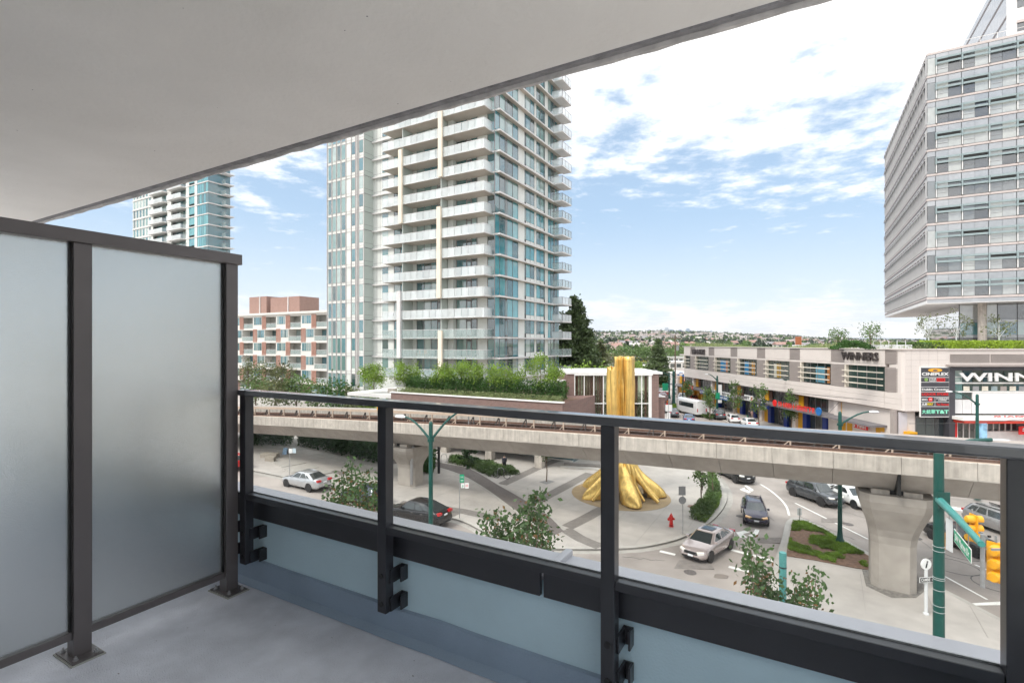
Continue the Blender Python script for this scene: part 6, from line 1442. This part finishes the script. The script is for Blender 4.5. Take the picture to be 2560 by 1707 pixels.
# ------------------------------------------------------------------ people
def person(label, loc, rz, shirt, trouser, hair=(.03, .02, .015), skin=(.55, .36, .27), walk=.18, bag=None, carry=False):
    t = E('person', label, 'person', (loc[0], loc[1], gz(loc[0], loc[1])+KH), rz, 'people on the pavements')
    ev = FIG[walk].copy(); o = O('body', ev, t)
    for nm, c in (('skin', skin), ('shirt', shirt), ('trousers', trouser), ('shoes', (.03, .03, .03)), ('hair', hair)): ev.materials.append(M('person_'+nm, c, .7, var=.08, scale=8))
    for p in ev.polygons:
        c = p.center; p.use_smooth = True
        p.material_index = 3 if c.z < .10 else 2 if c.z < .96 and abs(c.x) < .19 else 4 if c.z > 1.64 or (c.z > 1.54 and c.y > .03) else 0 if c.z > 1.47 or (c.z < .96 and abs(c.x) >= .19) else 1
    for s in (-1, 1): MB().lathe([(.012, 0), (.012, .012)], 8).o('eye', m_trim, o, loc=(s*.032, -.108, 1.625), rot=(R(90), 0, 0))
    MB().loft([[(x, -.10, 1.60-abs(x)*.3) for x in (-.018, 0, .018)], [(x*.4, -.135, 1.585) for x in (-.018, 0, .018)]], closed=False).o('nose', ev.materials[0], o)
    for s in (-1, 1):      # fingers and thumb
        for k in range(4): MB().tube([(s*.22+(k-1.5)*.0, walk*s*.8-.135+k*.017, .80), (s*.215, walk*s*.8-.13+k*.016, .755-.006*(k in (1, 2))), (s*.205, walk*s*.8-.125+k*.015, .725)], [.009, .008, .006], 5).o('finger', ev.materials[0], o)
        MB().tube([(s*.215, walk*s*.8-.14, .84), (s*.205, walk*s*.8-.165, .80), (s*.20, walk*s*.8-.165, .775)], [.01, .009, .007], 5).o('thumb', ev.materials[0], o)
    if bag: bb('bag', t, M('bag', bag, .7), -.36, -.27, -.12, .12, .55, .85, .02)
    return t
person('person in dark clothes walking behind the parked bicycle', cat_(1261, 1184), R(200), (.025, .028, .045), (.02, .02, .022))
person('person in black standing before the blue shop entrance', cat_(1814, 1030), .5, (.02, .02, .022), (.02, .02, .025), walk=.08)
person('person in dark jacket carrying a green bag on the mall pavement', cat_(1873, 1052), .2, (.05, .055, .07), (.04, .05, .08), bag=(.05, .25, .15))
person('person in pale pink coat walking beside a companion', cat_(1880, 1052), .2, (.60, .38, .34), (.45, .33, .29), hair=(.2, .13, .08))
person('person crouched low near the yellow portal with dark top', cat_(2025, 1068), -.6, (.06, .05, .07), (.03, .03, .05), walk=.05)
person('person in white shirt far up the street crossing', cat_(1700, 1005), .8, (.6, .6, .6), (.03, .03, .04)); person('person in dark coat far up the street beside the orange banner', cat_(1697, 1011), -.5, (.03, .03, .04), (.03, .03, .04))
# ------------------------------------------------------------------ vegetation
def clump_pts(n_cl, n_leaf, ell, cen, spread, shell=.55):
    a = nr.normal(size=(n_cl, 3)); a /= np.linalg.norm(a, axis=1)[:, None]; r = (shell+(1-shell)*nr.random(n_cl))[:, None]
    c = a*r*np.array(ell)+np.array(cen)
    idx = nr.integers(0, n_cl, n_leaf); return c, c[idx]+nr.normal(size=(n_leaf, 3))*spread
def broad(label, loc, h, h0, rx, lm, nl, ls, tr=.09, ncl=22, spread=None, group='street trees', name='street_tree', rust=0, bark=None, rz=None, limbs=7, lift=KH):
    x, y, z = loc; t = E(name, label, 'tree', (x, y, z+lift), nr.random()*6, group)
    rzz = rz or (h-h0)/2; cz = h0+(h-h0)/2
    tk = MB(); tk.tube([(0, 0, -.1), (.02*h, 0, h*.3), (-.01*h, .02*h, h*.6), (0, 0, h*.9)], [tr*1.3, tr, tr*.6, tr*.15], 8)
    c, pts = clump_pts(ncl, nl, (rx, rx, rzz), (0, 0, cz), spread or rx*.2)
    for k in range(min(limbs, ncl)):
        b0 = h0*.75+(h-h0)*.4*nr.random(); e = c[k]; m_ = (np.array([0, 0, b0])*.5+e*.5)+np.array([0, 0, .05*h]); tk.tube([(0, 0, b0), tuple(m_), tuple(e)], [tr*.45, tr*.28, tr*.08], 5)
    tk.o('trunk', bark or m_bark, t, smooth=True)
    V, F = leaves(pts, ls); O('crown', npmesh('crown', V, F, lm), t)
    if rust:
        i = nr.choice(len(pts), rust, replace=False); V, F = leaves(pts[i]*1.02, ls*.9); O('rusty_leaves', npmesh('rusty_leaves', V, F, l_rust), t)
    return t
def conifer(label, loc, h, R0, lm, nb=60, nl=90, ls=.5, name='conifer', group=None, droop=.25, z0f=.06, pw=.8):
    x, y, z = loc; t = E(name, label, 'tree', (x, y, z), nr.random()*6, group); tk = MB().tube([(0, 0, -.3), (0, 0, h*.5), (0, 0, h*.98)], [h*.022, h*.012, h*.002], 8); pts = []
    for k in range(nb):
        f = (k+.5)/nb; zz = h*(z0f+(1-z0f)*f); rr = R0*(1-f)**pw*(.75+.5*nr.random()); a = nr.random()*6.283
        e = np.array([math.cos(a)*rr, math.sin(a)*rr, zz-droop*rr+.05*h*nr.random()]); s0 = np.array([0, 0, zz])
        if k % 3 == 0: tk.tube([tuple(s0), tuple(e)], [h*.004, h*.001], 4)
        n_ = max(10, int(nl*(rr/R0+.15))); s = nr.random(n_)**.6
        pts.append(s0+(e-s0)*s[:, None]+nr.normal(size=(n_, 3))*np.array([.10, .10, .06])*(R0*.6+rr*.5)*.8)
    tk.o('trunk', m_bark, t, smooth=True); V, F = leaves(np.concatenate(pts), ls); O('crown', npmesh('crown', V, F, lm), t); return t
def scatter(name, label, cat, n, fn, ls, lm, kind=None, **k):
    V, F = leaves(np.array([fn() for _ in range(n)]), ls, **k); return tag(O(name, npmesh(name, V, F, lm)), label, cat, kind=kind)
U = nr.uniform
# near young trees seen over the ledge: upright shoots with leaves strung along them
def near_tree(label, u, d, shoots, ls=.165):
    """shoots = (column, row) of the photograph where each shoot ends"""
    x = (u-1280)/1280*d; g0 = gz(x, d)+KH
    t = E('young_tree', label, 'tree', (x, d, g0), 0., 'young trees below the ledge'); tk = MB(); fork = 3.2
    tk.tube([(0, 0, -.1), (.03, .02, fork*.5), (0, 0, fork)], [.075, .06, .05], 8); pts = []; rus = []
    for i, (su, sv) in enumerate(shoots):
        dy = nr.normal()*.55; e = P(su, sv, d+dy); e = np.array([e.x-x, dy, e.z-g0]); s0 = np.array([0, 0, fork-.4+.8*nr.random()])
        m1 = s0+(e-s0)*np.array([.55, .55, .38]); m2 = s0+(e-s0)*np.array([.9, .9, .75])
        path = smoothline([tuple(s0), tuple(m1), tuple(m2), tuple(e)], 5); n_ = len(path)
        tk.tube(path, [.032-.029*k/(n_-1) for k in range(n_)], 5)
        L = np.linalg.norm(e-s0); nl = int(62*L)
        for _ in range(nl):
            f = nr.random()**.75; k = min(n_-2, int(f*(n_-1))); p = np.array(path[k]); sp = .17*(1.15-.45*f)+.05
            if f < .18: continue
            q3 = p+nr.normal(size=3)*sp*np.array([1, 1, .75]); (rus if nr.random() < (.42 if f < .75 else .12) else pts).append(q3)
    tk.o('trunk', m_bark, t, smooth=True)
    V, F = leaves(np.array(pts), ls); O('crown', npmesh('crown', V, F, l_street), t)
    V, F = leaves(np.array(rus), ls*.8); O('rusty_leaves', npmesh('rusty_leaves', V, F, l_rust), t)
near_tree('rust-tinged young tree in front of the dark blue parked car', 890, 20., [(880, 1150), (858, 1180), (915, 1175), (835, 1205), (938, 1190), (900, 1215), (870, 1222), (826, 1240), (945, 1225), (920, 1240), (850, 1245), (890, 1190), (960, 1235)])
near_tree('young tree with loose upright shoots rising before the cycle path', 1290, 16.5, [(1352, 1222), (1322, 1232), (1305, 1268), (1245, 1275), (1214, 1278), (1350, 1282), (1290, 1290), (1225, 1310), (1370, 1318), (1330, 1310), (1262, 1300), (1248, 1335), (1355, 1340), (1300, 1335), (1275, 1320)])
near_tree('young tree with the faded teal post standing in its crown', 1962, 12.6, [(1876, 1340), (1890, 1362), (1905, 1390), (1898, 1418), (1920, 1425), (1905, 1455), (2040, 1428), (2020, 1440), (1990, 1450), (2005, 1470), (1930, 1465), (1985, 1485), (1900, 1480), (1945, 1480)], .14)
# planting on the podium
def podp(x, y, z): v_ = Vector(wc(x, 46+y)); return (v_.x, v_.y, z)
scatter('podium_hedge', 'dark green clipped hedge along the podium edge below the tower', 'hedge', 24000, lambda: podp(PX0+.8+U(0, 1)*(PX1-PX0-1.2), 1.2+U(0, 1.3), PZ+.1+2.0*U(0, 1)**.8*(.8+.2*math.sin(rnd.random()*6))), .16, l_hedge)
scatter('podium_border', 'pale sage border plants spilling over the white podium coping', 'plants', 5200, lambda: podp(PX0+.5+U(0, 1)*(PX1-PX0-.8), .12+U(0, .9), PZ+.10+.55*U(0, 1)**1.6), .22, l_sage, kind='stuff', asp=.22)
for i, (u, h, lb) in enumerate(((935, 2.9, 'small spreading tree at the left end of the podium hedge'), (1016, 3.4, 'second small lime green tree along the podium hedge'), (1106, 3.3, 'small tree in front of the cream fin above the hedge'), (1175, 3.6, 'lime green tree below the corner balconies of the tower'), (1262, 3.5, 'small tree left of the white podium canopy'), (1350, 4.4, 'largest lime green tree at the right end of the podium'))):
    c_ = 48.6; y = c_/(.868+.4965*(u-1280)/1280); x = (u-1280)/1280*y
    broad(lb, (x, y, PZ), h, h*.30, h*.58, l_yel, 3000, .19, tr=.06, ncl=30, spread=.34, group='podium trees', name='podium_tree', lift=0)
# trees and shrubs on the left
for i, (u, c_, h, lm, lb) in enumerate(((640, 56, 5.6, l_mid, 'leftmost leafy tree behind the guideway beside the screen'), (690, 54, 5.2, l_olive, 'olive brown tree behind the guideway at left'), (740, 57, 5.8, l_mid, 'third green tree in the row behind the guideway'), (795, 55, 5.4, l_mid, 'fourth green tree in the row behind the guideway'), (845, 56, 5.6, l_hedge, 'dark leafy tree before the tower columns'), (893, 54, 4.6, l_olive, 'bare purplish tree beside the tower columns'), (925, 55, 4.8, l_yel, 'yellow green tree at the podium end'),
        (620, 70, 7.6, l_olive, 'yellowing tree at the left foot of the terraced block'), (665, 69, 7.8, l_olive, 'olive tree before the ground floor of the terraced block'), (705, 70, 7.2, l_olive, 'thin tree before the brick ground floor of the block'))):
    y = c_/(.868+.4965*(u-1280)/1280); x = (u-1280)/1280*y
    broad(lb, (x, y, gz(x, y)), h, 1.2, 2.5, lm, 900, .42, tr=.11, spread=.6, group='trees behind the guideway', name='leafy_tree')
def inpoly_pts(px, n, h, base=KH):
    """random plants over a ground outline given in photo rows/columns"""
    g_ = [G(*p) for p in px]; pl_ = [(p.x, p.y) for p in g_]; xs_ = [p[0] for p in pl_]; ys_ = [p[1] for p in pl_]; out = []
    while len(out) < n:
        x, y = U(min(xs_), max(xs_)), U(min(ys_), max(ys_))
        if inside((x, y), pl_): out.append((x, y, gz(x, y)+base+h(x, y)))
    return np.array(out)
def bed(name, label, cat, px, n, h, ls, lm, asp=.55, kind=None):
    V, F = leaves(inpoly_pts(px, n, h), ls, asp=asp); return tag(O(name, npmesh(name, V, F, lm)), label, cat, kind=kind)
hh = lambda H: (lambda x, y: H*U(0, 1)**.7*(.75+.35*math.sin(x*1.3)*math.cos(y*1.7)))
bed('dark_shrub_bank', 'dark shrub bank below the guideway at far left', 'shrubs', [(600, 1118), (728, 1118), (735, 1100), (600, 1088)], 5200, hh(2.6), .30, l_shrub)
bed('dark_shrub_bank', 'long dark shrub bank behind the gravel bed and left pier', 'shrubs', [(742, 1118), (850, 1142), (960, 1168), (1000, 1150), (860, 1115), (755, 1098)], 11000, hh(2.7), .30, l_shrub)
bed('round_shrub', 'rounded shrub at the foot of the left concrete pier', 'shrub', [(1042, 1186), (1080, 1190), (1090, 1172), (1050, 1166)], 2600, hh(1.9), .22, l_hedge)
bed('grass_bed', 'long green grass bed beside the cycle path', 'plants', [(1120, 1162), (1170, 1172), (1225, 1196), (1300, 1190), (1275, 1176), (1190, 1156), (1130, 1152)], 6500, hh(.75), .34, l_mid, asp=.2)
c1 = G(1174, 1170); conifer('small bushy conifer in the grass bed by the path', (c1.x, c1.y, c1.z+KH), 3.3, 1.15, l_shrub, nb=46, nl=70, ls=.22, name='small_conifer', pw=.6)
c1 = G(1072, 1160); conifer('small conifer behind the left pier and lamp', (c1.x, c1.y, c1.z+KH), 3.4, 1.0, l_shrub, nb=40, nl=60, ls=.22, name='small_conifer', pw=.6)
p = G(1366, 1207); broad('thin young tree in a square pit on the plaza', p, 3.6, 2.2, .75, l_street, 420, .2, tr=.05, ncl=12, spread=.2, group='plaza trees', name='plaza_tree', limbs=8)
bed('kerb_planting', 'curved bed of grass and flowers along the turn lane kerb', 'plants', [(1722, 1300), (1764, 1312), (1796, 1272), (1803, 1240), (1790, 1200), (1770, 1196), (1770, 1240), (1740, 1275)], 6500, hh(.75), .24, l_mid, asp=.25)
bed('kerb_planting', 'lime green front strip of the curved kerb bed', 'plants', [(1735, 1302), (1764, 1311), (1795, 1272), (1803, 1244), (1796, 1240), (1775, 1278)], 2600, hh(.45), .22, l_yel, asp=.3)
for (u, v, h, lb) in ((1755, 1272, 4.2, 'young tree in the curved bed left of the turn lane'), (1783, 1238, 4.4, 'second young tree in the curved bed under the guideway')):
    p = G(u, v); broad(lb, p, h, 1.5, .62, l_mid, 560, .2, tr=.05, ncl=16, spread=.2, group='plaza trees', name='plaza_tree', limbs=8)
grs = [(1983, 1310), (2013, 1311), (2058, 1331), (2106, 1360), (2140, 1380), (2176, 1400), (2176, 1428), (2140, 1424), (2033, 1403), (1968, 1393)]
PG = inpoly_pts(grs, 26000, lambda x, y: .05)
keep = np.array([mn.noise((a*.55, b*.55, 1.3))+.25*mn.noise((a*2.1, b*2.1, 5))+(.22 if b > 33.2 else -.10) > -.06 for a, b, _ in PG]); PG = PG[keep]; PG[:, 2] += U(0, .14, len(PG))
V, F = leaves(PG, .26, asp=.14, up=.2); tag(O('island_grass', npmesh('island_grass', V, F, l_yel)), 'patchy green grass over brown mulch on the traffic island', 'grass', kind='stuff')
# big conifers and garden trees beyond the pavilion
conifer('giant dark conifer beside the right edge of the glass tower', ((1436-1280)/1280*98, 98, 0), 21.4, 6.6, l_dark, nb=210, nl=150, ls=.62, name='giant_conifer', droop=.30, pw=.62)
conifer('slimmer conifer leaning out right of the giant conifer', ((1466-1280)/1280*104, 106, 0), 17.5, 4.6, l_dark, nb=120, nl=110, ls=.6, name='tall_conifer', pw=.6)
conifer('bluish conifer lower down right of the giant conifer', ((1500-1280)/1280*130, 130, 0), 13.6, 4.6, l_olive, nb=90, nl=90, ls=.6, name='tall_conifer', pw=.6)
conifer('free-standing green fir left of the mall', ((1645-1280)/1280*150, 150, -1), 15.2, 5.4, l_dark, nb=130, nl=120, ls=.6, name='fir_tree', droop=.12)
for (u, d, h, r_, lm, lb) in ((1425, 66, 9.8, 2.2, l_yel, 'yellow green tree behind the left end of the pavilion roof'), (1466, 68, 9.6, 2.2, l_yel, 'second yellow green tree behind the pavilion roof'), (1500, 70, 9.9, 2.3, l_yel, 'third yellow green tree behind the golden trunk'), (1540, 74, 10.3, 2.0, l_mid, 'green tree half hidden by the golden trunk')):
    broad(lb, ((u-1280)/1280*d, d, 0), h, 3.5, r_, lm, 1500, .36, tr=.14, ncl=26, spread=.5, group='trees behind the pavilion', name='garden_tree')
for i, (u, v, d, r_, lm, lb) in enumerate(((1560, 868, 290, 9, l_mid, 'broad round green tree left of the far yellow roof'), (1590, 866, 300, 10, l_mid, 'broad round green tree above the far yellow roof'), (1618, 868, 310, 9, l_mid, 'round green tree left of the free-standing fir'), (1660, 866, 330, 9, l_mid, 'round green tree right of the fir top'), (1690, 868, 340, 9, l_mid, 'round green tree touching the mall corner'), (1715, 866, 350, 10, l_yel, 'paler round tree behind the mall corner'), (1535, 880, 240, 6, l_olive, 'olive tree left of the golden trunk top'), (1600, 905, 180, 3, l_yel, 'slim poplar right of the golden trunk'), (1588, 907, 176, 2.6, l_yel, 'slim poplar beside the golden trunk'), (1740, 858, 420, 8, l_dark, 'dark tree rising behind the mall parapet'), (1790, 852, 520, 10, l_dark, 'group-like dark tree beyond the mall roof'), (1840, 862, 450, 9, l_mid, 'green tree beyond the mall roof sculpture'), (1480, 872, 300, 8, l_mid, 'green tree right of the giant conifer'), (1500, 862, 380, 9, l_dark, 'dark tree on the slope right of the giant conifer'))):
    x = (u-1280)/1280*d; z = terr(x, d); H = P(0, v, d).z-z
    broad(lb, (x, d, z), max(H, 5), max(H, 5)*.25, r_, lm, 700, max(.7, r_*.14), tr=.3, ncl=26, spread=r_*.2, group='trees beyond the street', name='distant_tree', lift=0, limbs=4)
# street trees before the mall
for i, (u, v, h, lb) in enumerate(((1720, 1010, 5.2, 'thin street tree beside the orange banner'), (1774, 1050, 5.6, 'street tree right of the shuttle bus'), (1836, 1056, 7.2, 'tall columnar street tree before the blue entrance'), (1898, 1068, 7.0, 'bushy street tree right of the two walkers'), (1978, 1078, 6.2, 'street tree left of the banner lamp at the red letters'), (2092, 1092, 7.6, 'narrow street tree left of the island lamp'), (2134, 1098, 5.0, 'slender street tree right of the island lamp'), (2240, 1100, 3.6, 'small lime street tree before the mall corner'))):
    p = G(u, v); broad(lb, p, h, h*.28, h*.17, l_yel if i in (7,) else l_mid, 620, .32, tr=.07, ncl=18, spread=.28, group='street trees before the mall', limbs=8)
bed('kerb_shrubs', 'low green shrubs at the kerb behind the shuttle bus', 'shrubs', [(1742, 1040), (1778, 1052), (1790, 1048), (1752, 1034)], 900, hh(.8), .3, l_mid)
bed('kerb_shrubs', 'low shrubs at the far kerb left of the bus', 'shrubs', [(1668, 1022), (1700, 1032), (1706, 1026), (1676, 1016)], 900, hh(.8), .3, l_yel)
# green roof of the mall
def mroof(x, y, z): c_, s_ = math.cos(th), math.sin(th); return (44.1+c_*x-s_*y, 57.85+s_*x+c_*y, z)
scatter('roof_sedum', 'low sedum and grasses growing along the mall roof edge', 'plants', 9000, lambda: (lambda x: mroof(x, .8+U(0, 5), RZ+.05+max(0, .35+.5*math.sin(-x*.13+.4))*U(0, 1)))(-62*U(0, 1)**.9), .30, l_sage, kind='stuff', asp=.25)
scatter('roof_hedge', 'bright lime hedge along the roof above the big white letters', 'hedge', 9000, lambda: (44.1+4+26*U(0, 1), 57.85+.7+U(0, 3), RZ+.1+.95*U(0, 1)**.7), .24, l_lime)
scatter('roof_hedge', 'darker low hedge on the roof left of the lime hedge', 'hedge', 2600, lambda: (44.1+1.2+4.5*U(0, 1), 57.85+.9+U(0, 2), RZ+.1+.75*U(0, 1)**.7), .22, l_mid)
scatter('roof_shrub', 'domed green shrub on the mall roof behind a thin rail', 'shrub', 1600, lambda: (lambda a, r: (39.8+a, 60+r, RZ+.1+1.0*(1-(a/2.2)**2)*U(.2, 1)))(U(-2.2, 2.2), U(-1, 1)), .22, l_hedge)
t = E('roof_rail', 'thin glass and steel rail on the mall roof by the domed shrub', 'railing', mroof(-1, .7, RZ+.12), th)
for k in range(9): B('post', t, m_lamp, -9+k*1.2, -8.95+k*1.2, 0, .05, 0, .95)
for k in range(3): bb('planter_box', t, m_lamp, -7.5+k*2.8, -5.4+k*2.8, .5, 1.2, 0, .45, .02)
for (u, d, vt, r_, lm, lb, wb) in ((2096, 66, 824, 1.0, l_mid, 'small round tree on the mall roof far from the tower', 0), (2176, 63, 809, 1.25, l_mid, 'round tree on the mall roof left of the office tower', 0), (2320, 62, 786, 1.5, l_olive, 'white-stemmed birch on the roof at the office tower corner', 1), (2392, 63, 772, 1.5, l_olive, 'birch on the roof before the office tower column', 1), (2497, 61, 790, 1.6, l_olive, 'birch on the roof above the big white letters', 1)):
    x = (u-1280)/1280*d; H = P(0, vt, d).z-RZ
    broad(lb, (x, d, RZ), H, H*.35, r_, lm, 330 if wb else 420, .22, tr=.06, ncl=16, spread=.26, group='roof trees', name='roof_tree', bark=m_lamp if wb else None, lift=0, limbs=10)
t = E('roof_sculpture', 'small rust-coloured upright sculpture on the mall roof', 'sculpture', P(1996, 862, 84), .3); bb('plate', t, M('rust_steel', (.36, .12, .05), .8, var=.2), -.55, .55, -.1, .1, 0, 1.35, .02); B('foot', t, m_lamp, -.9, .9, -.4, .4, -.3, 0)
# woods and gardens covering the hillside
PT_ = []; PC_ = []
for i in range(3600):
    r = 380+2350*rnd.random()**.75; u = 1385+rnd.random()*930; x = (u-1280)/1280*r; y = r
    if r < 620 and u > 1700 and rnd.random() < .5: continue
    if mn.noise((x*.006, y*.006, 2.2))+.25*rnd.random() < -.05 and r < 2300: continue
    z = terr(x, y); h = rnd.uniform(6, 13)*(1.25 if r > 2300 else 1); w_ = h*rnd.uniform(.32, .6)
    n_ = 46 if r < 900 else 26; a = nr.normal(size=(n_, 3)); a /= np.linalg.norm(a, axis=1)[:, None]; a *= (.55+.45*nr.random(n_))[:, None]
    con = rnd.random() < .35
    q3 = a*np.array([w_, w_, h*.48]); 
    if con: q3[:, :2] *= (1-(q3[:, 2:3]/(h*.48)+1)/2)*1.3+.1
    (PC_ if con or rnd.random() < .45 else PT_).append((q3+np.array([x, y, z+h*.5]), h*.24))
for nm, L_, lm, lb in (('hillside_broadleaf_trees', PT_, l_mid, 'mass of green broadleaf trees between the far houses'), ('hillside_conifers', PC_, M('far_conifer', (.045, .072, .042), .8, var=.4, scale=.02), 'mass of dark conifers between the far houses')):
    Vs, Fs = [], []; o_ = 0
    for pts, ls in L_:
        V, F = leaves(pts, ls*1.35, asp=.8); Vs.append(V); Fs.append(F+o_); o_ += len(V)
    tag(O(nm, npmesh(nm, np.concatenate(Vs), np.concatenate(Fs), lm)), lb, 'trees', kind='stuff')

# ------------------------------------------------------------------ summer haze
hm = bpy.data.materials.new('haze_air'); hm.use_nodes = True; t = hm.node_tree; t.nodes.clear()
pv = t.nodes.new('ShaderNodeVolumePrincipled'); pv.inputs['Color'].default_value = (.93, .96, 1, 1); pv.inputs['Density'].default_value = .00005; pv.inputs['Anisotropy'].default_value = .2
t.links.new(pv.outputs[0], t.nodes.new('ShaderNodeOutputMaterial').inputs['Volume'])
hb = MB().box(-6600, 6600, -6600, 6600, -160, 260).o('haze', hm); tag(hb, kind='stuff')
